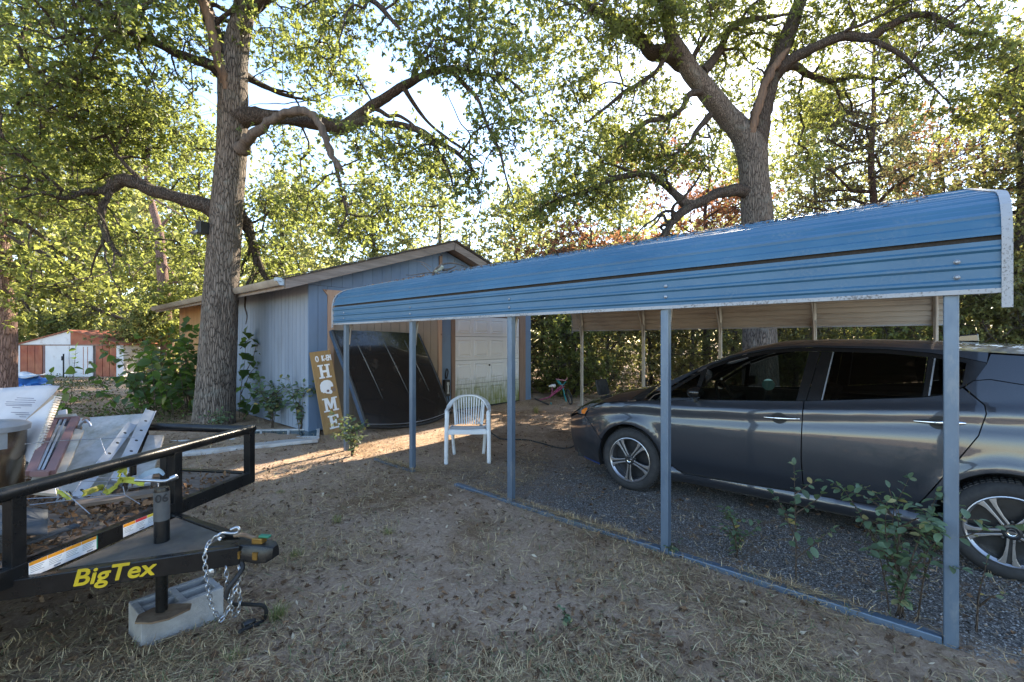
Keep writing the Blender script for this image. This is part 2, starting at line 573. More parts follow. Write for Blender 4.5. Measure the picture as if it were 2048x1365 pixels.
def straw():
    rs = np.random.RandomState(5)
    n = 300000
    x, y = yard_points(rs, n, 1.6, 16)
    dens = vnoise(x, y, 1.9)*0.55+vnoise(x, y, 5.3)*0.4-0.02
    pad = (x > 3.25) & (x < 9.3) & (y < 3.6+0.6*vnoise(x, y, 1.5))
    keep = (rs.random(n) < np.clip(0.5+dens, 0.06, 1)) & ~((pad) & (rs.random(n) < 0.88))
    keep &= ~((x > 3.4) & (y > 7.6))
    xr = 3.248+rs.normal(0, .045, 9000); yr = rs.uniform(-.3, 5.6, 9000)
    kr = rs.random(9000) < np.clip(.45+.9*vnoise(xr*0+1.3, yr, 4.2), .04, 1)
    nrail = int(kr.sum())
    x, y = np.concatenate([x[keep], xr[kr]]), np.concatenate([y[keep], yr[kr]]); n = len(x)
    az = rs.random(n)*2*np.pi
    up = rs.random(n) < 0.22
    el = np.where(up, rs.uniform(0.3, 1.2, n), rs.uniform(-0.02, 0.22, n))
    L = np.where(up, rs.uniform(0.02, 0.07, n), rs.uniform(0.03, 0.11, n))
    d = np.stack([np.cos(az)*np.cos(el), np.sin(az)*np.cos(el), np.sin(el)], -1)
    side = np.stack([-np.sin(az), np.cos(az), rs.uniform(-.4, .4, n)], -1)*(rs.uniform(0.0006, 0.0014, n)*(1+np.hypot(x, y)*0.11))[:, None]
    lift = np.zeros(n); lift[-nrail:] = np.clip(.036-np.maximum(np.abs(x[-nrail:]-3.248)-.03, 0)*.8, 0, .04)
    base = np.stack([x, y, ground_z(x, y)+0.004+rs.random(n)*0.012+lift], -1)
    bend = np.stack([rs.uniform(-.3, .3, n)*L, rs.uniform(-.3, .3, n)*L, rs.uniform(-.05, .12, n)*L], -1)
    mid = base+d*(L*0.5)[:, None]+bend*0.5
    tip = base+d*L[:, None]
    co = np.stack([base-side, base+side, mid+side, mid-side, tip+side*0.4, tip-side*0.4], 1).reshape(-1, 3)
    i = np.arange(n)[:, None]*6
    q = np.concatenate([i+np.array([[0, 1, 2, 3]]), i+np.array([[3, 2, 4, 5]])], 1).reshape(-1, 4)
    rnd = np.repeat(np.clip(rs.random(n)+0.12*vnoise(x, y, 0.9), 0, 1), 2)
    m = attr_mat('straw', [(0.0, (0.16, 0.10, 0.055)), (0.35, (0.36, 0.245, 0.135)), (0.7, (0.56, 0.415, 0.23)), (0.92, (0.70, 0.55, 0.33)), (0.95, (0.17, 0.20, 0.09)), (1.0, (0.12, 0.16, 0.07))], 0.8, 0.15)
    o = bpy.data.objects.new('dry_grass', np_mesh('dry_grass', co, q, rnd, [m])); C.objects.link(o)
    o['kind'] = 'stuff'; o['label'] = 'dry straw coloured grass and hay strewn over the yard'; o['category'] = 'grass'

def litter():
    rs = np.random.RandomState(6)
    n = 15000
    x, y = yard_points(rs, n, 1.6, 12)
    dens = vnoise(x, y, 1.4)*0.6+vnoise(x, y, 4.1)*0.3
    keep = rs.random(n) < np.clip(0.5+dens, 0.08, 1)
    keep &= ~((x > 3.4) & (y > 7.6))
    pad = (x > 3.25) & (x < 9.3) & (y < 3.2)
    keep &= ~(pad & (rs.random(n) < 0.7))
    x, y = x[keep], y[keep]; n = len(x)
    # an oak-leaf outline: two lobed halves folded along the rib
    out = np.array([(0, -.5), (.10, -.32), (.07, -.2), (.26, -.05), (.12, .06), (.30, .25), (.13, .32), (0, .5)])
    az = rs.random(n)*2*np.pi; s = rs.uniform(0.016, 0.052, n)
    tx = rs.normal(0, .35, n); ty = rs.normal(0, .35, n); fold = rs.uniform(-.3, .9, n)
    P2 = np.concatenate([out, out[::-1][1:-1]*np.array([-1, 1])])   # 14 points
    px = P2[None, :, 0]*s[:, None]; py = P2[None, :, 1]*s[:, None]
    pz = np.abs(px)*fold[:, None]+px*tx[:, None]+py*ty[:, None]+(py**2)/s[:, None]*rs.uniform(-.6, .9, n)[:, None]
    c, sn = np.cos(az)[:, None], np.sin(az)[:, None]
    X = x[:, None]+px*c-py*sn; Y = y[:, None]+px*sn+py*c
    Z = (ground_z(x, y)+0.008+rs.random(n)*0.012)[:, None]+pz
    co = np.stack([X, Y, Z], -1).reshape(-1, 3)
    # right half 0..7, left half 7..13,0
    i = np.arange(n)[:, None]*14
    F = np.array([[0, 1, 2, 7], [2, 3, 4, 7], [4, 5, 6, 7], [7, 8, 9, 0], [9, 10, 11, 0], [11, 12, 13, 0]])
    q = (i[:, :, None]+F[None]).reshape(-1, 4)
    rnd = np.repeat(rs.random(n), 6)
    m = attr_mat('dead_leaf', [(0.0, (0.06, 0.036, 0.022)), (0.5, (0.17, 0.095, 0.05)), (0.8, (0.28, 0.16, 0.085)), (1.0, (0.36, 0.27, 0.18))], 0.75, 0.2)
    o = bpy.data.objects.new('leaf_litter', np_mesh('leaf_litter', co, q, rnd, [m])); C.objects.link(o)
    o['kind'] = 'stuff'; o['label'] = 'brown fallen oak leaves scattered over the yard'; o['category'] = 'leaves'

def gravel():
    rs = np.random.RandomState(7)
    n = 42000
    x = rs.uniform(3.22, 6.2, n); y = -0.9+5.2*rs.random(n)**1.5
    keep = (rs.random(n) < np.clip(1.15-(y-2.2)/1.9+0.3*vnoise(x, y, 3.1), 0, 1))
    x, y = x[keep], y[keep]; n = len(x)
    s = rs.uniform(0.003, 0.0085, n)
    oc = np.array([(1, 0, 0), (0, 1, 0), (-1, 0, 0), (0, -1, 0), (0, 0, 1), (0, 0, -1)], float)
    az = rs.random(n)*6.28
    k = oc[None]*(rs.uniform(0.6, 1.3, (n, 6, 1)))*s[:, None, None]
    k[:, :, 2] *= 0.7
    c, sn = np.cos(az)[:, None], np.sin(az)[:, None]
    X = x[:, None]+k[:, :, 0]*c-k[:, :, 1]*sn; Y = y[:, None]+k[:, :, 0]*sn+k[:, :, 1]*c
    Z = ground_z(x, y)[:, None]+0.003+k[:, :, 2]
    co = np.stack([X, Y, Z], -1).reshape(-1, 3)
    F = np.array([[0, 1, 4], [1, 2, 4], [2, 3, 4], [3, 0, 4]])
    q = (np.arange(n)[:, None, None]*6+F[None]).reshape(-1, 3)
    rnd = np.repeat(rs.random(n), 4)
    m = attr_mat('gravel', [(0.0, (0.13, 0.115, 0.10)), (0.5, (0.25, 0.225, 0.20)), (0.85, (0.35, 0.325, 0.30)), (1.0, (0.48, 0.455, 0.43))], 0.85)
    o = bpy.data.objects.new('gravel', np_mesh('gravel', co, q, rnd, [m])); C.objects.link(o)
    o['kind'] = 'stuff'; o['label'] = 'grey crushed gravel spread under the carport'; o['category'] = 'gravel'

def debris():
    """crumbs of bark, twig and leaf that make the soil look rough"""
    rs = np.random.RandomState(15)
    n = 46000
    x, y = yard_points(rs, n, 1.6, 13)
    k = rs.random(n) < np.clip(.55+.6*vnoise(x, y, 2.3)+.3*vnoise(x, y, 7), .12, 1)
    k &= ~((x > 3.4) & (y > 7.6)); k &= ~((x > 3.3) & (x < 9.2) & (y < 3.0) & (rs.random(n) < .6))
    x, y = x[k], y[k]; n = len(x)
    az = rs.random(n)*6.283; L = rs.uniform(.004, .022, n)*(1+.08*np.hypot(x, y)); w = L*rs.uniform(.12, .5, n)
    c = np.stack([x, y, ground_z(x, y)+.002+rs.random(n)*.006], -1)
    ax = np.stack([np.cos(az), np.sin(az), rs.normal(0, .3, n)], -1)*L[:, None]; sd = np.stack([-np.sin(az), np.cos(az), rs.normal(0, .4, n)], -1)*w[:, None]
    co = np.stack([c-ax, c+sd, c+ax, c-sd], 1).reshape(-1, 3)
    m = attr_mat('debris', [(0, (.09, .06, .042)), (.5, (.20, .135, .09)), (.8, (.34, .24, .16)), (1, (.55, .45, .32))], .9)
    o = bpy.data.objects.new('ground_debris', np_mesh('ground_debris', co, np.arange(4*n).reshape(-1, 4), rs.random(n), [m])); C.objects.link(o)
    o['kind'] = 'stuff'; o['label'] = 'crumbled bark and twig litter over the bare soil'; o['category'] = 'litter'

def weeds():
    """low green ground cover left of the garage and towards the shed"""
    rs = np.random.RandomState(16)
    n = 26000
    Z = rs.uniform(8.5, 24, n); a = rs.uniform(-1.12, -.62, n)
    X = a*Z
    x = RGT.x*X+FWD.x*Z; y = RGT.y*X+FWD.y*Z
    k = rs.random(n) < np.clip(.35+.8*vnoise(x, y, 1.1), .03, 1)
    x, y = x[k], y[k]; n = len(x)
    az = rs.random(n)*6.283; L = rs.uniform(.03, .10, n); el = rs.uniform(0, 1, n)
    c = np.stack([x, y, ground_z(x, y)+rs.random(n)**2*.16], -1)
    ax = np.stack([np.cos(az)*np.cos(el), np.sin(az)*np.cos(el), np.sin(el)], -1)*L[:, None]; sd = np.stack([-np.sin(az), np.cos(az), 0*az], -1)*L[:, None]*.3
    co = np.stack([c, c+ax*.5+sd, c+ax, c+ax*.5-sd], 1).reshape(-1, 3)
    m = attr_mat('weeds', [(0, (.05, .035, .02)), (.3, (.16, .12, .06)), (.5, (.07, .10, .03)), (1, (.16, .20, .05))], .8, .35)
    o = bpy.data.objects.new('ground_cover', np_mesh('ground_cover', co, np.arange(4*n).reshape(-1, 4), rs.random(n), [m])); C.objects.link(o)
    o['kind'] = 'stuff'; o['label'] = 'low weeds and dry leaves between the oak and shed'; o['category'] = 'weeds'

straw(); litter(); gravel(); debris(); weeds()
# ---------------------------------------------------------------- trees
oak_bark = bark_mat('oak_bark', (0.028, 0.022, 0.018), (0.25, 0.205, 0.17), 1.0, (0.26, 0.26, 0.23))
oak_limb = bark_mat('oak_limb', (0.022, 0.017, 0.014), (0.15, 0.118, 0.098), 1.5, (0.15, 0.16, 0.11))
pine_bark = bark_mat('pine_bark', (0.09, 0.05, 0.04), (0.36, 0.23, 0.19), 0.9)
cedar_bark = bark_mat('cedar_bark', (0.06, 0.035, 0.03), (0.20, 0.13, 0.11), 1.8)
dead_wood = wood_mat('dead_wood', (0.165, 0.132, 0.11), (0.045, 0.035, 0.03), 'Z', 0.9, 0.8)
raw_wood = wood_mat('raw_wood', (0.25, 0.155, 0.095), (0.07, 0.048, 0.038), 'Z', 0.85, 0.8)
oak_leaf = leaf_mat('oak_leaf', (0.088, 0.106, 0.042), (0.44, 0.475, 0.11), 0.53, 0.45)
oak_leaf_dark = leaf_mat('oak_leaf_dark', (0.072, 0.098, 0.044), (0.40, 0.45, 0.10), 0.52, 0.42)
pale_leaf = leaf_mat('pale_leaf', (0.12, 0.135, 0.06), (0.49, 0.50, 0.16), 0.53, 0.5)
brush_leaf = leaf_mat('brush_leaf', (0.088, 0.10, 0.05), (0.39, 0.385, 0.12), 0.50, 0.42, (0.08, 0.05, 0.03))
cedar_leaf = leaf_mat('cedar_leaf', (0.085, 0.080, 0.045), (0.30, 0.25, 0.10), 0.42, 0.6, (0.16, 0.08, 0.05))
rust_leaf = leaf_mat('rust_leaf', (0.24, 0.11, 0.06), (0.50, 0.23, 0.11), 0.45, 0.7)
grey_leaf = leaf_mat('grey_leaf', (0.13, 0.13, 0.08), (0.34, 0.33, 0.15), 0.40, 0.6)

def unit(a):
    return a/np.maximum(np.linalg.norm(a, axis=-1, keepdims=True), 1e-9)

def leaf_cards(rs, cen, per, rc, L, flat=0.7, aspect=0.5, droop=0.25):
    """many small folded leaves spread round the cluster centres"""
    ros = 7                                        # leaves sit in tufts of seven at twig ends
    if per >= 14:
        nt_ = max(1, per//ros)
        o1 = rs.normal(0, 1, (len(cen)*nt_, 3))*rc*np.array([1, 1, flat])*1.15
        tips = np.repeat(cen, nt_, 0)+o1
        n = len(tips)*ros
        off = np.repeat(o1, ros, 0)
        pos = np.repeat(tips, ros, 0)+rs.normal(0, .12, (n, 3))*L
        ax = unit(unit(off)*0.45+unit(rs.normal(0, 1, (n, 3)))*1.0+np.array([0, 0, -droop]))
        per = nt_*ros
    else:
        n = len(cen)*per
        c = np.repeat(cen, per, 0)
        off = rs.normal(0, 1, (n, 3))*rc*np.array([1, 1, flat])
        pos = c+off
        tips = None
        ax = unit(unit(off)*0.8+rs.normal(0, 0.7, (n, 3))+np.array([0, 0, -droop]))
    nr = unit(rs.normal(0, 0.75, (n, 3))+np.array([0, 0, 0.8]))
    sd = unit(np.cross(ax, nr)); up = np.cross(sd, ax)
    ln = (L*rs.uniform(0.45, 1.45, n))[:, None]; w = ln*aspect*rs.uniform(0.75, 1.2, (n, 1))
    fold = up*w*rs.uniform(0.05, 0.45, (n, 1))
    mid = pos+ax*ln*rs.uniform(.45, .62, (n, 1))
    co = np.stack([pos, mid+sd*w*0.5+fold, pos+ax*ln, mid-sd*w*0.5+fold], 1).reshape(-1, 3)
    q = np.arange(n*4).reshape(-1, 4)
    base = np.repeat(rs.random(len(cen)), per)
    rnd = np.clip(0.45*base+0.55*rs.random(n), 0, 1)
    leaf_cards.tips = tips
    return co, q, rnd

def twig_mesh(rs, skel, cen, rmax=0.05, base_r=0.006):
    """join the leaf clusters to the limbs with branching twigs"""
    K = len(skel)
    nodes = np.concatenate([skel, cen])
    d0 = np.sqrt(((cen[:, None]-skel[None])**2).sum(-1)).min(1)
    order = np.argsort(d0)
    par = np.full(len(nodes), -1); plen = np.zeros(len(nodes))
    live = list(range(K))
    arr = np.array(live)
    have = np.zeros(len(nodes), bool); have[:K] = True
    for j in order:
        i = K+j
        idx = np.nonzero(have)[0]
        d = np.linalg.norm(nodes[idx]-nodes[i], axis=1)
        b = np.argmin(d+0.22*plen[idx])
        par[i] = idx[b]; plen[i] = plen[idx[b]]+d[b]; have[i] = True
    cnt = np.ones(len(nodes))
    for j in order[::-1]:
        i = K+j
        if par[i] >= K:
            cnt[par[i]] += cnt[i]
    mb = MB()
    for j in order:
        i = K+j; p = par[i]
        a, b = nodes[p], nodes[i]
        L = np.linalg.norm(b-a)
        if L < 0.03:
            continue
        r1 = min(rmax, base_r*math.sqrt(cnt[i])+0.002)
        r0 = r1*1.15 if p >= K else r1*1.4
        off = rs.normal(0, 0.09*L, 3)+np.array([0, 0, 0.05*L])
        mb.tube([a, a*0.62+b*0.38+off, b], [r0, r1, r1*0.8], 4, cap=False)
    return mb

def limb_pts(spec, k=5):
    """spec rows: px, py, Z, radius"""
    rows = [(*P(a, b, c), r) for a, b, c, r in spec]
    sm = catmull(rows, k)
    return [Vector(r[:3]) for r in sm], [max(0.004, r[3]) for r in sm]

def blob_points(rs, blobs, gap=0.0):
    out = []
    for (c, r, n) in blobs:
        d = unit(rs.normal(0, 1, (n, 3)))
        rr = rs.random((n, 1))**0.42
        sc = np.array(r if hasattr(r, '__len__') else (r, r, r*0.75))
        out.append(np.array(c)[None]+d*rr*sc)
    return np.concatenate(out)

def tree(name, label, loc, trunk, limbs, blobs, seed, bark, leaf, per=80, rc=0.22, L=0.095, group=None, trunk_n=18, cat='tree', twigs=True, limb_bark=None, aspect=0.5, extra=None, rough=0.0, keep=None, thin=1.0, sub=0):
    rs = np.random.RandomState(seed)
    t = thing(name, label, cat, loc, 0, group)
    pts, rad = trunk
    mb = MB()
    ph = [rs.uniform(0, 6.28) for _ in range(6)]
    def wob(i, k):
        a = 2*math.pi*k/trunk_n
        w = 1+rough*(0.5*math.sin(2*a+ph[0]+i*0.05)+0.3*math.sin(3*a+ph[1]-i*0.09)+0.25*math.sin(5*a+ph[2]+i*0.17))
        return w*(1+rough*0.35*rs.uniform(-1, 1))
    mb.tube(pts, rad, trunk_n, wob=wob if rough else None)
    part('trunk', mb, bark, t, 80)
    skel = [np.array(p) for p in pts[len(pts)//2:]]
    for l in limbs:
        lp, lr = l[0], l[1]
        mb = MB()
        wl = (lambda i, k: 1+0.22*math.sin(i*0.9+k*2.1)*rs.random()+.07*math.sin(i*.37)) 
        if len(l) > 3 and l[3] == 'bare':
            jit = rs.normal(0, .13, (len(lp), 12)); sw = rs.normal(0, .10, len(lp))
            lr = list(lr); lr[-1] *= .5
            lp = [p+Vector(rs.normal(0, 1, 3))*(lr[i]*.16) for i, p in enumerate(lp)]
            wl = lambda i, k: 1+jit[i, k]+sw[i]
        mb.tube(lp, lr, 10, wob=wl)
        part('limb', mb, l[2] if len(l) > 2 else (limb_bark or bark), t, 70)
        if not (len(l) > 3 and l[3] == 'bare'):
            skel += [np.array(p) for p in lp[2:]]
            for _ in range(sub):          # crooked side branches
                i = int(len(lp)*rs.uniform(.3, .95)); i = max(1, min(len(lp)-2, i))
                if lr[i] < .018:
                    continue
                d = (lp[i+1]-lp[i-1]).normalized()
                v = (d*.5+Vector(unit(rs.normal(0, 1, 3)))*.9+Vector((0, 0, .15))).normalized()
                p = lp[i].copy(); q = [p.copy()]; ln = rs.uniform(.9, 2.3); n_ = 9
                for j in range(n_):
                    v = (v+Vector(rs.normal(0, .33, 3))+Vector((0, 0, -.05))).normalized()
                    p = p+v*(ln/n_); q.append(p.copy())
                r_ = min(.045, lr[i]*.55)
                sm = catmull([tuple(x) for x in q], 3)
                mb2 = MB(); mb2.tube(sm, [max(.005, r_*(1-.85*j/(len(sm)-1))) for j in range(len(sm))], 7)
                part('branch', mb2, limb_bark or bark, t, 70)
                skel += [np.array(x) for x in sm[4::3]]
    skel = np.array(skel)
    cen = blob_points(rs, blobs)
    if thin < 1:
        cen = cen[rs.random(len(cen)) < thin]
    if keep is not None:
        cen = cen[keep(cen, rs)]
    if twigs:
        tw = twig_mesh(rs, skel, cen)
        o = part('twigs', tw, limb_bark or bark, t); o['kind'] = 'stuff'
    co, q, rnd = leaf_cards(rs, cen, per, rc, L, aspect=aspect)
    co = co-np.array(loc)[None]
    f = bpy.data.objects.new('foliage', np_mesh('foliage', co, q, rnd, [leaf])); C.objects.link(f)
    f.parent = t; f['kind'] = 'stuff'
    tips = leaf_cards.tips
    if twigs and tips is not None and L < .125:
        k = len(tips)//len(cen)
        a = np.repeat(cen, k, 0)+rs.normal(0, .02, (len(tips), 3)); b = tips
        d = b-a; s1 = unit(np.cross(d, rs.normal(0, 1, d.shape)))*.0035
        mid = (a+b)/2+rs.normal(0, .03, d.shape)
        co = np.stack([a-s1, a+s1, mid+s1*.8, mid-s1*.8, b+s1*.5, b-s1*.5], 1).reshape(-1, 3)-np.array(loc)[None]
        i = np.arange(len(tips))[:, None]*6
        q = np.concatenate([i+np.array([[0, 1, 2, 3]]), i+np.array([[3, 2, 4, 5]])], 1).reshape(-1, 4)
        f = bpy.data.objects.new('twiglets', np_mesh('twiglets', co, q, None, [limb_bark or bark])); C.objects.link(f)
        f.parent = t; f['kind'] = 'stuff'
    return t

def pb(px, py, Z, r, n):
    return (tuple(P(px, py, Z)), r, n)

# --- the big oak by the garage
zA = 8.58
A_trunk = limb_pts([(424, 872, zA, .50), (427, 850, zA, .44), (432, 780, zA, .40), (438, 680, zA, .375), (443, 580, zA, .35), (449, 480, zA, .335), (456, 390, zA, .315), (464, 300, zA, .305), (466, 220, zA, .30), (466, 150, zA, .29), (474, 90, zA, .25), (487, 30, zA, .22), (497, -40, zA, .20), (512, -160, zA+.1, .17), (500, -320, zA+.2, .11)], 9)
A_trunk = (A_trunk[0], [r*.83 for r in A_trunk[1]])
A_limbs = [
    limb_pts([(466, 240, zA, .20), (500, 236, zA-.05, .16), (545, 236, zA-.1, .135), (600, 242, zA-.15, .125), (650, 251, zA-.2, .12), (690, 256, zA-.25, .125), (718, 232, zA-.3, .10), (748, 212, zA-.35, .085), (792, 184, zA-.4, .075), (832, 160, zA-.5, .07), (870, 144, zA-.6, .06), (905, 141, zA-.7, .05), (960, 150, zA-.8, .035), (1015, 160, zA-.9, .025), (1048, 190, zA-.9, .016)]),
    limb_pts([(690, 256, zA-.25, .10), (730, 244, zA-.3, .075), (765, 249, zA-.35, .065), (802, 252, zA-.4, .058), (840, 264, zA-.4, .055), (876, 286, zA-.4, .045), (912, 306, zA-.4, .04), (940, 335, zA-.4, .032), (956, 362, zA-.4, .02)]),
    limb_pts([(900, 142, zA-.7, .04), (930, 172, zA-.9, .035), (958, 205, zA-1.0, .03), (975, 255, zA-1.1, .026), (998, 300, zA-1.2, .02), (1010, 350, zA-1.2, .016), (1026, 400, zA-1.2, .01)]),
    limb_pts([(806, 176, zA-.45, .045), (822, 200, zA-.4, .038), (850, 240, zA-.2, .03), (890, 275, zA-.1, .026), (935, 305, zA, .02), (965, 330, zA, .014)]),
    limb_pts([(855, 270, zA-.4, .04), (880, 310, zA-.5, .03), (900, 350, zA-.6, .025), (908, 385, zA-.6, .012)]),
    limb_pts([(478, 300, zA-.1, .14), (508, 272, zA-.35, .085), (545, 240, zA-.5, .075), (588, 224, zA-.6, .075), (622, 230, zA-.65, .07), (640, 252, zA-.68, .062), (655, 288, zA-.7, .058), (665, 315, zA-.7, .055), (680, 338, zA-.7, .045), (688, 352, zA-.7, .02)]) + (dead_wood, 'bare'),
    limb_pts([(668, 318, zA-.65, .035), (680, 370, zA-.65, .026), (692, 420, zA-.65, .02), (690, 440, zA-.65, .016), (672, 475, zA-.65, .008)]),
    limb_pts([(440, 425, zA, .18), (405, 412, zA-.1, .135), (365, 400, zA-.2, .12), (310, 385, zA-.3, .11), (272, 368, zA-.35, .11), (245, 362, zA-.4, .115), (225, 375, zA-.4, .10), (203, 386, zA-.5, .075), (170, 385, zA-.7, .05), (130, 398, zA-.9, .038), (85, 388, zA-1.2, .025), (30, 400, zA-1.5, .01)]),
    limb_pts([(222, 378, zA-.4, .07), (206, 410, zA-.5, .06), (203, 445, zA-.5, .05), (213, 475, zA-.5, .045), (226, 498, zA-.5, .04), (242, 514, zA-.5, .025)]),
    limb_pts([(448, 150, zA, .14), (420, 132, zA-.15, .09), (388, 120, zA-.3, .08), (352, 108, zA-.5, .07), (320, 92, zA-.7, .06), (270, 70, zA-1, .045), (200, 60, zA-1.4, .03), (110, 80, zA-1.8, .015)]),
    limb_pts([(452, 130, zA, .19), (436, 90, zA-.1, .14), (424, 50, zA-.1, .12), (408, 5, zA-.15, .11), (385, -70, zA-.3, .09), (330, -180, zA-.6, .06), (250, -260, zA-1, .03)]),
    limb_pts([(458, 200, zA-.16, .015), (450, 165, zA-.22, .07), (434, 110, zA-.30, .08), (420, 50, zA-.32, .075), (405, 0, zA-.36, .07), (398, -30, zA-.36, .03)]) + (raw_wood, 'bare'),
    limb_pts([(478, 430, zA+.2, .13), (494, 455, zA+.4, .10), (506, 490, zA+.5, .085), (514, 520, zA+.6, .075), (528, 552, zA+.7, .05), (550, 575, zA+.8, .02)]),
    limb_pts([(492, 30, zA, .12), (560, -20, zA-.6, .08), (640, -40, zA-1.3, .06), (740, 0, zA-1.8, .04), (800, 60, zA-2, .02)]),
    limb_pts([(487, 150, zA+.1, .08), (530, 175, zA+.5, .05), (580, 195, zA+.8, .035), (640, 205, zA+1, .018)]),
    limb_pts([(500, -60, zA, .11), (600, -180, zA-.4, .07), (720, -260, zA-.9, .04), (860, -300, zA-1.5, .02)]),
]
A_blobs = [
    pb(80, 80, 7.6, 1.5, 115), pb(230, 60, 7.3, 1.3, 95), pb(330, 20, 8.2, 1.2, 70), pb(60, 250, 7.9, 1.4, 110), pb(210, 230, 8.2, 1.25, 95),
    pb(330, 250, 8.6, 0.95, 60), pb(120, 380, 8.2, 1.1, 70), pb(330, 330, 9.3, 0.8, 30), pb(40, -150, 7.2, 1.6, 70), pb(260, -160, 7.4, 1.6, 70),
    pb(560, 60, 8.8, 0.9, 34), pb(650, 30, 7.2, 0.9, 34), pb(760, 40, 6.9, 0.8, 28), pb(600, 140, 8.6, 0.7, 30), pb(690, 150, 8.2, 0.5, 16),
    pb(860, 60, 7.2, 0.8, 30), pb(930, 95, 7.5, 0.7, 30), pb(990, 150, 7.6, 0.6, 24), pb(1000, 260, 7.4, 0.55, 18),
    pb(740, 290, 8.2, 0.6, 26), pb(830, 320, 8.1, 0.65, 30), pb(930, 380, 7.9, 0.6, 22), pb(640, 400, 8.6, 0.8, 34), pb(560, 420, 9.2, 0.8, 34), pb(760, 400, 8.2, 0.7, 24),
    pb(580, 300, 8.8, 0.6, 22), pb(540, 520, 9.4, 0.6, 26), pb(700, 470, 8.6, 0.5, 16), pb(380, 480, 9.2, 0.55, 20),
    pb(470, -250, 8.4, 2.2, 120), pb(760, -220, 7.2, 1.6, 70), pb(980, -120, 6.8, 1.2, 50), pb(230, 480, 8.2, 0.5, 16),
]
oakA = tree('oak_tree', 'tall grey-barked oak with spreading limbs standing beside the garage wall', tuple(G(425, 850)), A_trunk, A_limbs, A_blobs, 11, oak_bark, oak_leaf_dark, per=77, rc=0.175, L=0.080, sub=4, trunk_n=56, thin=.70, limb_bark=oak_limb, rough=0.035)

# --- the forked oak behind the carport
zB = 11.5
B_trunk = limb_pts([(1522, 812, zB, .55), (1520, 770, zB, .47), (1518, 640, zB, .43), (1516, 520, zB, .42), (1514, 430, zB, .41), (1508, 350, zB, .385), (1502, 300, zB, .40), (1480, 262, zB, .33), (1452, 232, zB, .30), (1428, 202, zB-.1, .29), (1404, 172, zB-.2, .275), (1382, 146, zB-.3, .26), (1362, 112, zB-.4, .23), (1344, 78, zB-.5, .19), (1336, 40, zB-.6, .17), (1346, -20, zB-.7, .15), (1360, -120, zB-.9, .11), (1330, -240, zB-1, .06)], 7)
B_trunk = (B_trunk[0], [r*.87 for r in B_trunk[1]])
B_limbs = [
    limb_pts([(1380, 135, zB-.3, .22), (1335, 108, zB-.4, .19), (1302, 106, zB-.5, .175), (1282, 82, zB-.6, .165), (1250, 55, zB-.7, .15), (1215, 35, zB-.8, .13), (1180, 15, zB-.9, .11), (1130, -20, zB-1, .09), (1050, -60, zB-1.4, .05), (960, -70, zB-2, .02)]),
    limb_pts([(1508, 310, zB, .30), (1518, 250, zB, .235), (1530, 200, zB, .22), (1546, 150, zB, .21), (1562, 105, zB, .19), (1585, 45, zB+.1, .17), (1606, -10, zB+.2, .15), (1640, -110, zB+.3, .11), (1660, -230, zB+.4, .06)]),
    limb_pts([(1503, 285, zB-.22, .02), (1506, 262, zB-.26, .085), (1514, 225, zB-.30, .095), (1530, 175, zB-.30, .10), (1552, 130, zB-.30, .085), (1578, 98, zB-.30, .05)]) + (raw_wood, 'bare'),
    limb_pts([(1545, 155, zB, .16), (1580, 124, zB-.3, .125), (1630, 96, zB-.6, .115), (1690, 74, zB-.9, .10), (1735, 78, zB-1.1, .09), (1775, 55, zB-1.3, .085), (1830, 32, zB-1.5, .075), (1875, 38, zB-1.6, .06), (1925, 66, zB-1.7, .045), (1975, 70, zB-1.8, .025)]),
    limb_pts([(1555, 140, zB+.1, .13), (1590, 134, zB+.3, .09), (1615, 150, zB+.4, .085), (1660, 165, zB+.5, .075), (1705, 155, zB+.6, .06), (1760, 160, zB+.8, .04), (1830, 175, zB+.9, .02)]),
    limb_pts([(1405, 145, zB-.2, .13), (1425, 125, zB-.1, .10), (1440, 100, zB, .095), (1465, 55, zB, .09), (1500, 42, zB-.1, .075), (1540, 36, zB-.2, .05), (1580, 30, zB-.3, .02)]),
    limb_pts([(1412, 185, zB-.2, .09), (1378, 192, zB-.4, .07), (1365, 218, zB-.5, .065), (1335, 240, zB-.6, .06), (1295, 245, zB-.7, .055), (1262, 275, zB-.8, .04), (1235, 300, zB-.9, .02)]),
    limb_pts([(1330, 110, zB-.45, .07), (1315, 142, zB-.6, .055), (1285, 165, zB-.7, .05), (1250, 185, zB-.8, .045), (1220, 210, zB-.9, .035), (1172, 248, zB-1, .018)]),
    limb_pts([(1510, 390, zB, .20), (1478, 383, zB-.1, .15), (1440, 388, zB-.2, .13), (1402, 405, zB-.3, .12), (1376, 412, zB-.4, .115), (1345, 385, zB-.5, .085), (1305, 355, zB-.6, .075), (1270, 350, zB-.7, .07), (1222, 362, zB-.8, .06), (1170, 385, zB-.9, .05), (1112, 402, zB-1, .035), (1060, 430, zB-1.1, .016)]),
    limb_pts([(1385, 410, zB-.35, .11), (1360, 430, zB-.5, .10), (1343, 448, zB-.5, .085), (1330, 475, zB-.5, .06)]),
    limb_pts([(1420, 232, zB-.1, .08), (1395, 262, zB-.2, .06), (1378, 290, zB-.3, .05), (1345, 312, zB-.4, .03), (1310, 318, zB-.4, .012)]),
    limb_pts([(1395, 150, zB-.2, .08), (1388, 115, zB, .06), (1420, 60, zB+.1, .05), (1440, 10, zB+.2, .03)]),
    limb_pts([(1600, 0, zB+.2, .12), (1720, -60, zB-.3, .09), (1860, -80, zB-1, .06), (2000, -40, zB-1.8, .03)]),
    limb_pts([(1740, 80, zB-1.1, .06), (1800, 110, zB-1.2, .045), (1850, 160, zB-1.3, .03), (1900, 210, zB-1.4, .015)]),
]
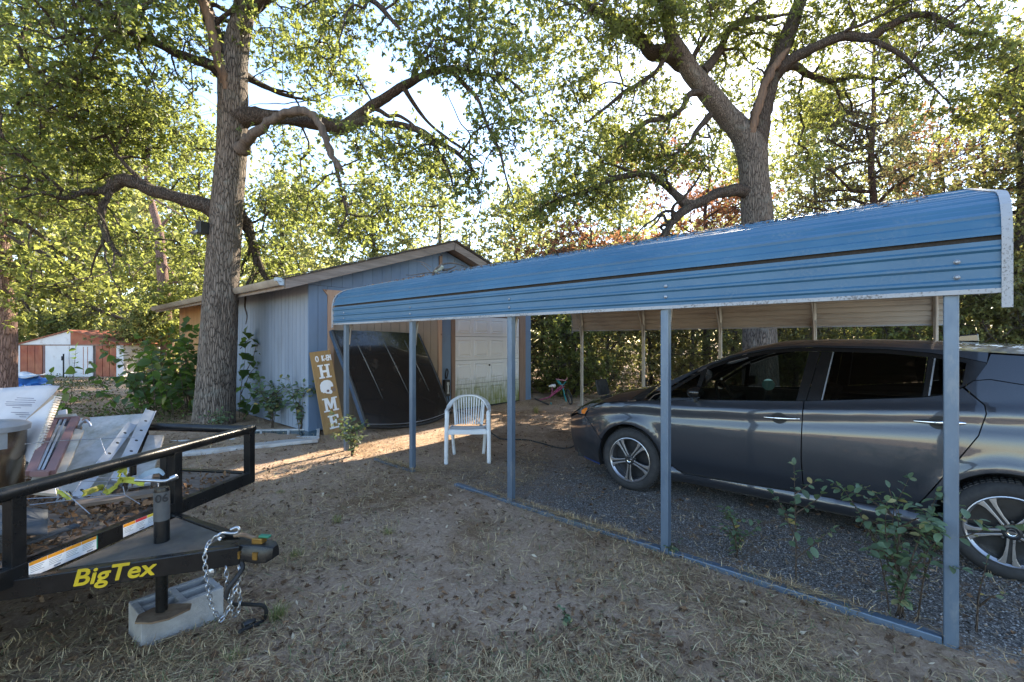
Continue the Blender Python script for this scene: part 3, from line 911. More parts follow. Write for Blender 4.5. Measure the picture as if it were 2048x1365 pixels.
B_blobs = [
    pb(1120, 40, 10.2, 0.95, 40), pb(1060, 90, 10.0, 0.8, 30), pb(1200, 100, 10.6, 0.8, 34), pb(1160, 190, 10.5, 0.7, 24), pb(1260, 20, 10.2, 1.0, 44),
    pb(1340, 40, 10.4, 1.0, 42), pb(1430, 30, 11.2, 1.1, 50), pb(1500, 60, 11.6, 0.9, 36), pb(1300, 190, 11.0, 0.6, 22), pb(1230, 290, 10.8, 0.75, 40),
    pb(1140, 350, 10.6, 0.9, 55), pb(1090, 420, 10.5, 0.8, 45), pb(1200, 400, 10.8, 0.7, 32), pb(1290, 330, 11.0, 0.75, 40), pb(1370, 320, 11.2, 0.6, 24),
    pb(1620, 60, 11.6, 0.9, 34), pb(1700, 30, 11.0, 0.9, 34), pb(1800, 10, 10.4, 0.9, 32), pb(1900, 60, 10.0, 1.0, 40), pb(1990, 100, 9.8, 1.1, 50),
    pb(1700, 150, 11.8, 0.7, 20), pb(1830, 180, 11.2, 0.8, 26), pb(1960, 220, 10.2, 0.9, 36), pb(1560, 200, 12.2, 0.8, 24), pb(1640, 230, 12.4, 0.8, 22),
    pb(1450, 130, 12.2, 0.7, 22), pb(1420, -140, 10.8, 2.4, 150), pb(1700, -160, 11.0, 2.4, 140), pb(1200, -140, 10.2, 2.0, 100), pb(1950, -120, 9.6, 2.0, 90), pb(1560, -320, 11.2, 2.6, 140),
    pb(1000, -60, 9.4, 1.4, 50), pb(1480, 180, 12.4, 0.6, 14), pb(1120, 250, 10.6, .7, 22), pb(1060, 200, 10.2, .6, 14), pb(1220, 220, 10.8, .7, 20), pb(1330, 260, 11.2, .6, 16), pb(1440, 250, 12.6, .7, 18), pb(1600, 330, 12.8, .8, 22), pb(1440, 340, 12.4, .6, 14),
]
oakB = tree('oak_tree', 'thick forked oak with a torn pale limb rising behind the carport', tuple(G(1521, 809)), B_trunk, B_limbs, B_blobs, 12, oak_bark, oak_leaf, per=77, rc=0.19, L=0.088, sub=5, thin=.82, trunk_n=40, limb_bark=oak_limb, rough=0.04)
# ---------------------------------------------------------------- trees and brush behind
def straight_trunk(px, Z, h, r, lean=(0, 0), seed=0, base=None):
    rs = np.random.RandomState(seed+77)
    b = base or P(px, 684+FPX*CAM.z/Z, Z)
    n = 9
    pts = []; rad = []
    for i in range(n):
        t = i/(n-1)
        pts.append(Vector((b.x+lean[0]*t*h+rs.normal(0, .05), b.y+lean[1]*t*h+rs.normal(0, .05), b.z-0.05+t*h)))
        rad.append(r*(1.15 if i == 0 else 1-0.85*t))
    sm = catmull([(*p, q) for p, q in zip(pts, rad)], 3)
    return [Vector(s[:3]) for s in sm], [max(.01, s[3]) for s in sm], b

def bg_tree(label, px, Z, h, r, crown, seed, leaf, bark=None, per=42, rc=0.42, L=0.19, clusters=150, lean=(0, 0), lo=0.25, flatx=1.0, group='trees behind the yard', nlimb=6, name='background_tree', twigs=True, aspect=0.55, cone=False, tiers=0.0):
    pts, rad, b = straight_trunk(px, Z, h*0.92, r, lean, seed)
    rs = np.random.RandomState(seed)
    limbs = []
    for k in range(nlimb):
        i = int(len(pts)*(lo+0.08+(0.86-lo)*k/nlimb)); i = min(i, len(pts)-2)
        a = rs.uniform(0, 6.28); ln = crown*rs.uniform(0.55, 0.95)
        d = Vector((math.cos(a), math.sin(a), rs.uniform(0.05, 0.6)))
        q = [pts[i]]
        for j in range(1, 4):
            q.append(pts[i]+d*(ln*j/3)+Vector((rs.normal(0, .12), rs.normal(0, .12), rs.normal(0, .14))))
        r0 = rad[i]*0.55
        limbs.append((q, [r0, r0*.75, r0*.5, r0*.2]))
    # leaf clumps fill an uneven crown
    blobs = []
    nb = 9
    if tiers:
        for q, _ in limbs:
            for j in range(1, 4):
                blobs.append((tuple(q[j]), (tiers, tiers, tiers*.45), max(2, int(clusters/nlimb/3))))
    for k in range(0 if tiers else nb):
        t = (k+0.5)/nb
        zc = b.z+h*(lo+(1-lo)*t)
        wr = crown*((1-t)*0.95+0.08 if cone else math.sin(math.pi*min(0.97, 0.22+0.72*t))*0.9)
        for s in range(2):
            a = rs.uniform(0, 6.28); rr = wr*rs.uniform(0.2, 0.6)
            f = (zc-b.z)/h
            c = (b.x+lean[0]*h*f+math.cos(a)*rr, b.y+lean[1]*h*f+math.sin(a)*rr, zc+rs.normal(0, .2))
            blobs.append((c, (wr*0.62, wr*0.62, h*(1-lo)/nb*1.1), max(3, int(clusters*(1.9 if name == 'background_tree' and nlimb < 14 else 1.0)/nb/2))))
    return tree(name, label, tuple(b), (pts, rad), limbs, blobs, seed, bark or oak_limb, leaf, per=int(per*1.25), rc=rc*1.1, L=L*.88, group=group, trunk_n=12, twigs=twigs, aspect=aspect)

# the pink-barked trunk at the left edge with low drooping boughs
kz = 11.0
kt = limb_pts([(4, 815, kz, .30), (6, 760, kz, .25), (8, 690, kz, .235), (6, 600, kz, .22), (2, 540, kz, .21), (-6, 440, kz, .20), (-14, 300, kz, .18), (-20, 120, kz, .15), (-20, -60, kz, .1)], 5)
kl = [
    limb_pts([(2, 540, kz, .10), (30, 532, kz-.2, .075), (70, 545, kz-.4, .07), (105, 572, kz-.5, .06), (150, 600, kz-.5, .055), (195, 622, kz-.5, .05), (230, 634, kz-.5, .035), (250, 640, kz-.5, .012)]),
    limb_pts([(0, 455, kz, .08), (40, 485, kz-.2, .06), (85, 508, kz-.3, .05), (118, 525, kz-.3, .04), (150, 560, kz-.3, .03), (156, 585, kz-.3, .012)]),
    limb_pts([(70, 545, kz-.4, .05), (62, 575, kz-.5, .045), (52, 605, kz-.5, .04), (60, 625, kz-.5, .015)]),
    limb_pts([(-5, 440, kz, .07), (50, 450, kz+.2, .05), (100, 490, kz+.3, .04), (140, 520, kz+.4, .015)]),
    limb_pts([(-14, 300, kz, .09), (60, 260, kz-.4, .06), (150, 250, kz-.8, .04), (240, 270, kz-1, .015)]),
]
kb = [pb(40, 520, 10.8, .8, 26), pb(130, 560, 10.5, .7, 26), pb(210, 610, 10.5, .5, 14), pb(30, 400, 11, 1.1, 40), pb(150, 430, 10.8, .9, 30), pb(60, 280, 10.6, 1.4, 50), pb(190, 300, 10.2, 1.1, 36), pb(-120, 350, 11, 1.8, 50), pb(20, 100, 11, 2.2, 80), pb(60, 600, 10.8, .5, 12)]
tree('old_tree', 'pink-barked tree with low drooping boughs at the left edge', tuple(P(4, 684+FPX*1.55/kz, kz)), kt, kl, kb, 31, pine_bark, oak_leaf, per=55, rc=0.24, L=0.12, limb_bark=oak_limb, trunk_n=20)

GB = 'trees behind the yard'
bg_tree('broad green tree rising behind the left half of the rusty shed', 110, 26, 13, .22, 4.6, 41, pale_leaf, clusters=230, lo=0.08)
bg_tree('feathery pine standing behind the right half of the rusty shed', 235, 29, 15, .24, 4.4, 42, pale_leaf, bark=pine_bark, clusters=230, lo=0.06)
# the leaning pine with pale upper trunk
pz = 22.0
pt = limb_pts([(338, 752, pz, .30), (334, 690, pz, .27), (330, 620, pz, .25), (324, 540, pz, .22), (318, 470, pz, .19), (306, 420, pz, .15), (297, 380, pz, .12), (290, 320, pz, .10), (285, 220, pz, .06)], 4)
pl = [limb_pts([(318, 470, pz, .09), (330, 445, pz, .06), (345, 430, pz, .03)]), limb_pts([(300, 395, pz, .05), (350, 425, pz-.4, .03), (390, 450, pz-.5, .015)]), limb_pts([(322, 520, pz, .05), (290, 530, pz-.4, .03), (262, 560, pz-.5, .015)])]
tree('leaning_pine', 'slim leaning pine with pinkish trunk and vines left of garage', tuple(P(338, 684+FPX*1.55/pz, pz)), pt, pl,
     [pb(290, 240, pz, 1.3, 40), pb(345, 660, pz-.3, .6, 30), pb(335, 600, pz-.3, .45, 24), pb(260, 540, pz, .8, 20), pb(390, 560, pz, .9, 24)], 43, pine_bark, oak_leaf, per=45, rc=.32, L=.17, group=GB, trunk_n=14)
bg_tree('tall leafy tree showing just left of the tall oak trunk', 395, 27, 14, .22, 4.2, 44, oak_leaf, clusters=200, lo=0.15)
bg_tree('leafy yellow-green tree behind the garage just right of the oak trunk', 565, 23, 9.5, .2, 4.0, 45, pale_leaf, clusters=210, lo=0.12)
bg_tree('round yellow-green tree behind the middle of the garage roof', 745, 22, 9.2, .2, 3.6, 46, pale_leaf, clusters=200, lo=0.12)
bg_tree('hazy green tree right behind the garage gable peak', 880, 25, 11, .2, 3.8, 47, pale_leaf, clusters=170, lo=0.12)
bg_tree('twiggy grey half-bare tree right of the garage gable', 938, 19, 6.6, .13, 2.3, 48, grey_leaf, clusters=70, per=18, L=.12, lo=0.35, nlimb=14)
bg_tree('low hazy green tree between the garage and the carport roof', 1030, 21, 8.6, .16, 3.4, 49, pale_leaf, clusters=150, lo=0.08)
bg_tree('rust-brown dead tree low behind the middle of the carport', 1180, 16, 6.4, .12, 2.8, 50, rust_leaf, bark=cedar_bark, clusters=200, per=40, L=.12, rc=.25, lo=0.3, nlimb=16, tiers=.5)
bg_tree('green tree behind the low left limb of the forked oak', 1240, 24, 12.5, .18, 4.4, 51, pale_leaf, clusters=190, lo=0.1)
bg_tree('rust-brown dead cedar just left of the forked oak trunk', 1415, 15, 8.6, .14, 2.7, 52, rust_leaf, bark=cedar_bark, clusters=290, per=44, L=.11, rc=.24, lo=0.25, nlimb=18, tiers=.5)
bg_tree('green tree just right of the forked oak trunk', 1630, 21, 12.5, .18, 3.8, 53, pale_leaf, clusters=190, lo=0.1)
bg_tree('tall dark cedar with straight trunk right of the forked oak', 1747, 15, 13, .19, 2.9, 54, cedar_leaf, bark=cedar_bark, clusters=430, per=46, L=.10, rc=.20, lo=0.2, nlimb=34, tiers=.6)
bg_tree('feathery green tree between the dark cedar and the carport gable end', 1880, 18, 11.0, .18, 3.0, 55, cedar_leaf, bark=cedar_bark, clusters=330, L=.12, rc=.25, lo=0.1, nlimb=28, tiers=.6)
bg_tree('dense dark tree at the right edge above the carport end', 2040, 12.5, 9.5, .2, 2.5, 56, brush_leaf, clusters=190, per=52, rc=.30, L=.13, lo=0.12)

bg_tree('tall hazy tree far behind the forked oak fork', 1500, 29, 15, .22, 5.0, 57, pale_leaf, clusters=230, lo=0.15)
bg_tree('tall hazy tree far behind the dark cedar', 1800, 27, 15, .22, 5.0, 58, pale_leaf, clusters=230, lo=0.15)
bg_tree('tall reddish cedar far right above the carport end', 1965, 16, 11, .16, 2.4, 59, rust_leaf, bark=cedar_bark, clusters=170, per=40, L=.12, rc=.24, lo=0.35, nlimb=20, tiers=.5)
# brush behind the carport: each shrub its own clump
BR = [(1085, 14.5, 3.4, 1.5, 'dark leafy shrub beside the right corner of the garage', brush_leaf), (1150, 13.2, 2.2, 1.0, 'bright low shrub growing over the fallen bicycle', oak_leaf),
      (1215, 14.6, 4.0, 1.7, 'dense brown-green shrub between the first two far carport posts', brush_leaf), (1300, 15.2, 4.2, 1.7, 'dark dense shrub right of the second far carport post', brush_leaf),
      (1385, 14.2, 3.9, 1.6, 'tangled green shrub above the car bonnet', brush_leaf), (1470, 14.8, 3.8, 1.6, 'dense shrub left of the forked oak base', brush_leaf),
      (1590, 14.0, 3.8, 1.6, 'dense shrub right of the forked oak base', brush_leaf), (1690, 13.6, 3.7, 1.6, 'green shrub showing over the middle of the car roof', oak_leaf),
      (1790, 13.2, 3.6, 1.6, 'green shrub showing over the rear door of the car', oak_leaf), (1905, 12.6, 3.3, 1.6, 'yellow-green hedge shrub right behind the nearest post', pale_leaf),
      (2010, 12.2, 3.5, 1.7, 'sunlit hedge shrub beyond the rear of the car', pale_leaf), (2130, 12.4, 3.6, 1.7, 'hedge shrub cut by the right edge of the picture', pale_leaf),
      (1130, 17.5, 5.2, 2.3, 'tall dark thicket tree behind the bicycle', brush_leaf), (1345, 18.5, 5.6, 2.5, 'tall dark thicket tree behind the car bonnet', brush_leaf), (1540, 18.0, 5.4, 2.4, 'tall dark thicket tree behind the forked oak', brush_leaf), (1760, 17.0, 5.0, 2.4, 'tall dark thicket tree behind the car roof', brush_leaf)]
for i, (px, Z, h, r, lab, lf) in enumerate(BR):
    bg_tree(lab, px, Z, h, .07, r, 60+i, lf, clusters=165 if Z < 16 else 150, per=58, rc=.26 if Z < 16 else .36, L=.095 if Z < 16 else .14, lo=0.0, nlimb=7, group='brush behind the carport', name='shrub')
LS = [(150, 24.0, 3.6, 2.0, 'pale bushy shrub behind the rusty shed roof', pale_leaf), (285, 21.5, 3.2, 1.6, 'pale bushy shrub right of the rusty shed', pale_leaf), (-40, 21, 3.4, 2.0, 'green shrub left of the rusty shed', oak_leaf),
      (30, 30, 5.5, 3.0, 'hazy tree far behind the left side of the shed', pale_leaf), (335, 26, 4.5, 2.2, 'hazy shrub behind the leaning pine', pale_leaf)]
for i, (px, Z, h, r, lab, lf) in enumerate(LS):
    bg_tree(lab, px, Z, h, .08, r, 90+i, lf, clusters=190, per=48, rc=.36, L=.16, lo=0.0, nlimb=7, group='bushes round the shed', name='shrub')

# far wood that closes the view
def far_wood():
    rs = np.random.RandomState(99)
    n = 2600
    a = rs.uniform(-1.35, 1.35, n); Z = rs.uniform(33, 60, n)
    hx = np.sin(a)*Z; hz = np.cos(a)*Z
    top_ = 9+3.0*np.sin(a*7)+1.8*np.sin(a*17+1)
    z = rs.random(n)**0.8*np.maximum(top_, 2.5)*(Z/45)
    cen = np.stack([RGT.x*hx+FWD.x*hz, RGT.y*hx+FWD.y*hz, z], -1)
    co, q, rnd = leaf_cards(rs, cen, 34, 1.1, .55, 0.8, 0.6)
    o = bpy.data.objects.new('distant_wood', np_mesh('distant_wood', co, q, rnd, [pale_leaf])); C.objects.link(o)
    o['kind'] = 'stuff'; o['label'] = 'far wood closing the view behind the yard trees'; o['category'] = 'wood'
far_wood()
# ---------------------------------------------------------------- garage
blue_paint = mat('blue_paint', (0.145, 0.21, 0.305), 0.75, 0, (0.12, 0.175, 0.265), 2.5, stretch=(1, 1, .3), bs=90, bstr=0.25, dirt=(0.13, 0.16, 0.20), dirt_amt=0.25, dscale=2.2, obj_rand=0.05)
pale_paint = mat('pale_paint', (0.225, 0.262, 0.32), 0.8, 0, (0.185, 0.218, 0.272), 2.0, stretch=(1, 1, .3), bs=90, bstr=0.25, dirt=(0.17, 0.19, 0.22), dirt_amt=0.3, obj_rand=0.05)
beige_paint = mat('beige_paint', (0.31, 0.25, 0.195), 0.75, 0, (0.265, 0.215, 0.165), 2.0, stretch=(1, 1, .3), bs=90, bstr=0.2, dirt=(0.26, 0.21, 0.16), dirt_amt=0.15, obj_rand=0.04)
raw_ply = wood_mat('raw_ply', (0.52, 0.30, 0.13), (0.36, 0.20, 0.09), 'Z', 0.8, 0.6, 0.08)
pine_trim = wood_mat('pine_trim', (0.50, 0.34, 0.24), (0.40, 0.25, 0.17), 'Z', 0.75, 0.8, 0.06, knots=(0.16, 0.07, 0.04))
grey_wood = wood_mat('grey_wood', (0.30, 0.25, 0.21), (0.17, 0.135, 0.11), 'Z', 0.85, 0.8, 0.06)
jamb_wood = wood_mat('jamb_wood', (0.28, 0.19, 0.14), (0.18, 0.115, 0.085), 'Z', 0.8, 0.8, 0.06)
rake_wood = wood_mat('rake_wood', (0.29, 0.24, 0.21), (0.15, 0.12, 0.10), 'X', 0.85, 0.8, 0.06)
gap_shade = mat('gap_shade', (0.03, 0.032, 0.036), 0.9, bstr=0)  # near-black backing, shade of the board gaps put into its colour
shingle = mat('shingle', (0.10, 0.09, 0.085), 0.95, 0, (0.05, 0.047, 0.045), 25, bs=120, bstr=0.8, dirt=(0.16, 0.11, 0.07), dirt_amt=0.4)
gutter_mat = mat('gutter', (0.36, 0.31, 0.25), 0.5, 0, None, 4, dirt=(0.22, 0.18, 0.14), dirt_amt=0.5, bstr=0.1)
galv = mat('galvanised', (0.42, 0.46, 0.50), 0.45, 0.55, (0.33, 0.37, 0.42), 30, bs=60, bstr=0.05)

XL, XR, YF, YB = 3.45, 9.30, 7.74, 16.2
XM = (XL+XR)/2; EAVE = 2.55; PEAK = 3.50
def wall_top(x):
    return EAVE+(PEAK-EAVE)*(1-abs(x-XM)/(XM-XL))
gar = thing('garage', 'blue clapboard garage with gable roof and white sectional door', 'garage', (XL, YF, 0))
mb = MB()
mb.prism([(XL+.035, 0), (XR-.035, 0), (XR-.035, EAVE-.03), (XM, PEAK-.05), (XL+.035, EAVE-.03)], (0, YF+.035, 0), (1, 0, 0), (0, 0, 1), (0, YB-YF-.07, 0))
core = part('gap_backing', mb, gap_shade, gar)
def boards_x(parent, x0, x1, z0, ztop, pitch, m, y=YF, th=0.03, name='board', gap=0.008, edges=None):
    if edges is None:
        n = max(1, round((x1-x0)/pitch)); edges = [x0+(x1-x0)*i/n for i in range(n+1)]
    for a, b in zip(edges[:-1], edges[1:]):
        mb = MB()
        a2, b2 = a+gap/2, b-gap/2
        za, zb = ztop(a2), ztop(b2)
        mid = (a2+b2)/2
        poly = [(a2, z0), (b2, z0), (b2, zb)]
        if a2 < XM < b2:
            poly.append((XM, ztop(XM)))
        poly.append((a2, za))
        mb.prism(poly, (0, y, 0), (1, 0, 0), (0, 0, 1), (0, th, 0))
        part(name, mb, m, parent)
# long left wall
mb = MB(); mb.box((XL+.022, YF+.03, 0), (XL+.034, YB, EAVE)); lw = part('side_wall', mb, gap_shade, gar)
n = 53
for i in range(n):
    y0 = YF+(YB-YF)*i/n; y1 = YF+(YB-YF)*(i+1)/n
    mb = MB(); mb.box((XL, y0+.004, 0.02), (XL+.022, y1-.004, EAVE+.02))
    part('board', mb, raw_ply if y0 > 13.55 else pale_paint, lw)
mb = MB(); mb.box((XR-.034, YF+.03, 0), (XR, YB, EAVE)); part('side_wall', mb, blue_paint, gar)
mb = MB(); mb.prism([(XL, 0), (XR, 0), (XR, EAVE), (XM, PEAK), (XL, EAVE)], (0, YB, 0), (1, 0, 0), (0, 0, 1), (0, -.034, 0)); part('back_wall', mb, blue_paint, gar)
# gable front
mb = MB(); mb.prism([(XL+.02, 2.30), (XR-.02, 2.30), (XR-.02, EAVE-.04), (XM, PEAK-.05), (XL+.02, EAVE-.04)], (0, YF+.026, 0), (1, 0, 0), (0, 0, 1), (0, .008, 0))
fw = part('front_wall', mb, gap_shade, gar)
boards_x(fw, XL-.004, XR, 2.505, wall_top, 0.2, blue_paint, YF-.004, .028, gap=0.006)
boards_x(fw, XL-.004, 3.78, 0.02, lambda x: 2.50, 0.17, blue_paint, YF-.002, .028, gap=0.006)
boards_x(fw, 3.78, XR, 2.435, lambda x: 2.50, 0.5, blue_paint, YF-.002, .028)
boards_x(fw, 3.89, 6.205, 0.03, lambda x: 2.335, 0, beige_paint, YF+.002, .024, edges=[3.89, 4.08, 4.263, 4.411, 4.546, 4.693, 4.853, 5.055, 5.26, 5.42, 5.631, 5.839, 6.021, 6.205])
boards_x(fw, 6.304, 6.57, 0.02, lambda x: 2.335, 0.3, blue_paint, YF-.003, .028)
boards_x(fw, 9.06, XR, 0.02, lambda x: 2.435, 0.3, blue_paint, YF-.003, .028)
def trim(x0, x1, z0, z1, m, y0=YF-.028, y1=YF+.01, name='trim_board', b=0.002):
    mb = MB(); mb.box((x0, y0, z0), (x1, y1, z1)); return part(name, mb, m, gar, bevel=b)
trim(3.78, 3.89, 0, 2.335, pine_trim)
mb = MB(); mb.prism([(3.69, 2.44), (3.78, 2.336), (6.30, 2.336), (6.30, 2.44)], (0, YF-.030, 0), (1, 0, 0), (0, 0, 1), (0, .026, 0)); part('header_board', mb, pine_trim, gar)
trim(6.207, 6.302, 0, 2.335, pine_trim)
trim(6.572, 6.675, 0, 2.12, jamb_wood)
trim(8.83, 9.058, 0, 2.12, jamb_wood)
trim(6.572, 9.058, 2.122, 2.43, jamb_wood, name='header_board')
# white sectional door: four sections of four raised panels, algae on the lower ones
def door_mat():
    m, nt, b = new_mat('door_white')
    v = coords(nt)
    sx = nt.nodes.new('ShaderNodeSeparateXYZ'); nt.links.new(v, sx.inputs[0])
    st = noise(nt, coords(nt, (9, 9, 1.1)), 2.6, 6, 0.65)
    sp = noise(nt, v, 5, 6, 0.7)
    up = ramp(nt, sx.outputs[2], [(0.05, (0.75,)*3), (0.45, (0.62,)*3), (0.80, (0.35,)*3), (1.0, (0.0,)*3)])
    k = math_(nt, 'ADD', math_(nt, 'MULTIPLY', st, 0.75), math_(nt, 'MULTIPLY', sp, 0.35))
    k = math_(nt, 'ADD', k, math_(nt, 'SUBTRACT', up, 0.85))
    f = ramp(nt, k, [(0.13, (0, 0, 0)), (0.48, (1, 1, 1))])
    c = mixc(nt, f, (0.66, 0.66, 0.67), (0.20, 0.215, 0.06))
    nt.links.new(c, b.inputs['Base Color']); b.inputs['Roughness'].default_value = 0.55
    return m
dm = door_mat()
mb = MB(); mb.box((6.68, YF+.022, 0.03), (8.825, YF+.03, 2.118)); gd = part('sectional_door', mb, gap_shade, gar)
rows = [0.035, 0.575, 1.112, 1.65, 2.115]
for i in range(4):
    z0, z1 = rows[i]+.004, rows[i+1]-.004
    mb = MB(); mb.box((6.682, YF-.004, z0), (8.823, YF+.021, z1)); part('door_section', mb, dm, gd, bevel=0.003)
    for k in range(4):
        x0 = 6.682+2.141*k/4+.05; x1 = 6.682+2.141*(k+1)/4-.05
        a, b_ = z0+.075, z1-.07
        # a stamped panel: sunken border and raised field
        mb = MB()
        def ring(ins, y): return [(x0+ins, y, a+ins), (x1-ins, y, a+ins), (x1-ins, y, b_-ins), (x0+ins, y, b_-ins)]
        rs_ = [ring(0, YF-.0045), ring(.008, YF-.022), ring(.03, YF-.006), ring(.06, YF-.024)]
        vs = [p for r in rs_ for p in r]
        fs = [(j*4+q, j*4+(q+1) % 4, j*4+4+(q+1) % 4, j*4+4+q) for j in range(3) for q in range(4)]+[(12, 13, 14, 15)]
        mb.add(vs, fs); part('panel', mb, dm, gd)
mb = MB(); mb.lathe([(0, -.03), (.02, -.03), (.022, -.01), (.022, 0)], (7.755, YF-.004, .93), (0, -1, 0), 12); mb.v = [(x, 2*(YF-.004)-y-.03 if False else y, z) for x, y, z in mb.v]
mb2 = MB(); mb2.lathe([(.022, 0), (.022, .012), (.016, .02), (0, .02)], (7.755, YF-.005, .98), (0, -1, 0), 12); part('door_lock', mb2, mat('lock_metal', (.05, .05, .05), .4, .6, bstr=0), gar, 40)
# roof: decking, shingles, rake boards, gutter
sl = (PEAK-EAVE)/(XM-XL)
YR0 = 7.40
def roofline(x, off=0.0):
    return PEAK+.045-sl*abs(x-XM)+off
mb = MB()
x0, x1 = XL-.50, XR+.50
prof = [(x0, roofline(x0)), (XM, roofline(XM)), (x1, roofline(x1)), (x1, roofline(x1)+.09), (XM, roofline(XM)+.10), (x0, roofline(x0)+.09)]
mb.prism(prof, (0, YR0+.03, 0), (1, 0, 0), (0, 0, 1), (0, YB+.35-YR0, 0))
rf = part('roof', mb, grey_wood, gar)
mb = MB()
prof = [(x0-.03, roofline(x0-.03)+.093), (XM, roofline(XM)+.104), (x1+.03, roofline(x1+.03)+.093), (x1+.03, roofline(x1+.03)+.108), (XM, roofline(XM)+.122), (x0-.03, roofline(x0-.03)+.108)]
mb.prism(prof, (0, YR0-.03, 0), (1, 0, 0), (0, 0, 1), (0, YB+.42-YR0, 0))
part('shingle_layer', mb, shingle, rf)
rs = random.Random(3)
for side in (-1, 1):      # ragged shingle tabs along the front rake
    for k in range(26):
        t0 = k/26; xa = XM+side*(XM-x0+.03)*t0; xb = XM+side*(XM-x0+.03)*(k+1)/26
        mb = MB(); d = rs.uniform(0, .035); up = .109+rs.uniform(.0, .012)
        mb.prism([(xa, roofline(xa)+up), (xb, roofline(xb)+up), (xb, roofline(xb)+up+.012), (xa, roofline(xa)+up+.012)], (0, YR0-.035-d, 0), (1, 0, 0), (0, 0, 1), (0, .3, 0))
        part('shingle', mb, shingle, rf)
for side in (-1, 1):
    xa = XM; xb = x0-.0 if side < 0 else x1
    mb = MB()
    mb.prism([(xa, roofline(xa)-.07), (xb, roofline(xb)-.07), (xb, roofline(xb)+.09), (xa, roofline(xa)+.09)] if side > 0 else [(xb, roofline(xb)-.07), (xa-.002, roofline(xa)-.07), (xa-.002, roofline(xa)+.09), (xb, roofline(xb)+.09)], (0, YR0, 0), (1, 0, 0), (0, 0, 1), (0, .028, 0))
    part('rake_board', mb, rake_wood, gar, bevel=0.003)
mb = MB(); mb.box((6.23, YR0+.30, 3.12), (6.29, YF-.006, 3.36)); mb.box((6.30, YR0+.315, 3.10), (6.315, YF-.006, 3.40)); part('gable_bracket', mb, jamb_wood, gar)
# gutter on the long eave with end cap and soffit board
gx = x0
mb = MB()
zt = roofline(gx)+.085
sec = [(gx-.005, zt), (gx-.005, zt-.10), (gx-.075, zt-.10), (gx-.115, zt-.045), (gx-.12, zt), (gx-.105, zt), (gx-.10, zt-.04), (gx-.07, zt-.09), (gx-.02, zt-.09), (gx-.02, zt)]
mb.prism(sec, (0, YR0+.06, 0), (1, 0, 0), (0, 0, 1), (0, YB+.3-YR0, 0)); part('gutter', mb, gutter_mat, gar, 40)
mb = MB(); mb.prism(sec[:5], (0, YR0+.045, 0), (1, 0, 0), (0, 0, 1), (0, .014, 0)); mb.box((gx-.14, YR0+.02, zt-.04), (gx-.05, YR0+.10, zt+.012)); part('gutter_end', mb, galv, gar)
mb = MB(); mb.box((gx-.002, YR0+.06, zt-.15), (gx+.02, YB+.3, zt-.005)); part('fascia', mb, grey_wood, gar)

# ---------------------------------------------------------------- charger on the wall and its cable
plast_black = mat('black_plastic', (0.018, 0.018, 0.02), 0.4, 0, None, 20, bstr=0.05)
white_print = mat('white_print', (0.75, 0.75, 0.74), 0.5, bstr=0)
rubber = mat('rubber', (0.016, 0.016, 0.017), 0.65, 0, None, 20, bstr=0.1)
ch = thing('wall_charger', 'slim black wall charger with white print between garage panels', 'charger', (6.40, YF-.03, .34))
mb = MB(); mb.box((6.33, YF-.11, .36), (6.47, YF-.006, .72)); part('case', mb, plast_black, ch, bevel=.02)
mb = MB(); mb.box((6.385, YF-.1125, .44), (6.415, YF-.1105, .66)); mb.box((6.37, YF-.1125, .60), (6.43, YF-.1105, .665)); mb.box((6.375, YF-.1125, .42), (6.425, YF-.1105, .46)); part('printed_mark', mb, white_print, ch)
hk = catmull([(6.40, YF-.03, .74), (6.37, YF-.06, .84), (6.40, YF-.07, .95), (6.44, YF-.06, .88), (6.41, YF-.05, .74)], 5)
mb = MB(); mb.tube(hk, .014, 6); part('coiled_lead', mb, rubber, ch, 60)
cab = [(6.44, YF-.06, .37), (6.48, YF-.1, .15), (6.6, YF-.25, .02), (6.5, 7.0, .012), (5.9, 6.1, .014), (5.35, 5.2, .016), (5.25, 4.93, .016), (5.45, 4.63, .014), (5.43, 4.34, .014), (5.36, 4.0, .014), (5.40, 3.82, .02), (5.48, 3.72, .08), (5.47, 3.55, .30), (5.40, 3.38, .55), (5.28, 3.29, .74)]
mb = MB(); mb.tube(catmull(cab, 6), .011, 6); o = part('charging_cable', mb, rubber, None, 60)
top(o, 'black cable trailing over the ground from garage wall to car nose', 'cable')
# ---------------------------------------------------------------- carport
def carport_blue():
    m, nt, b = new_mat('carport_blue')
    v = coords(nt)
    f = noise(nt, v, 1.3, 5, 0.6)
    c = ramp(nt, f, [(0.3, (0.027, 0.100, 0.185)), (0.7, (0.042, 0.130, 0.225))])
    dust = noise(nt, coords(nt, (1, .5, 1)), 6, 8, 0.75)
    fine = noise(nt, v, 55, 4, 0.7)
    k = math_(nt, 'MULTIPLY', ramp(nt, dust, [(0.5, (0, 0, 0)), (0.75, (1, 1, 1))]), ramp(nt, fine, [(0.42, (0, 0, 0)), (0.62, (1, 1, 1))]))
    c = mixc(nt, math_(nt, 'MULTIPLY', k, 0.6), c, (0.17, 0.21, 0.245))
    spk = noise(nt, coords(nt, (1, .35, 2)), 38, 3, 0.6)
    c = mixc(nt, ramp(nt, spk, [(0.69, (0, 0, 0)), (0.76, (.7, .7, .7))]), c, (0.10, 0.09, 0.075))
    nt.links.new(c, b.inputs['Base Color'])
    r = ramp(nt, dust, [(0.35, (0.33,)*3), (0.7, (0.55,)*3)])
    nt.links.new(r, b.inputs['Roughness'])
    nt.links.new(bump(nt, fine, 0.08, 0.003), b.inputs['Normal'])
    return m
cblue = carport_blue()
ctan = mat('carport_underside', (0.40, 0.345, 0.28), 0.5, 0, (0.33, 0.28, 0.23), 3, stretch=(1, .2, 1), bstr=0.05, dirt=(0.2, .15, .11), dirt_amt=.3)
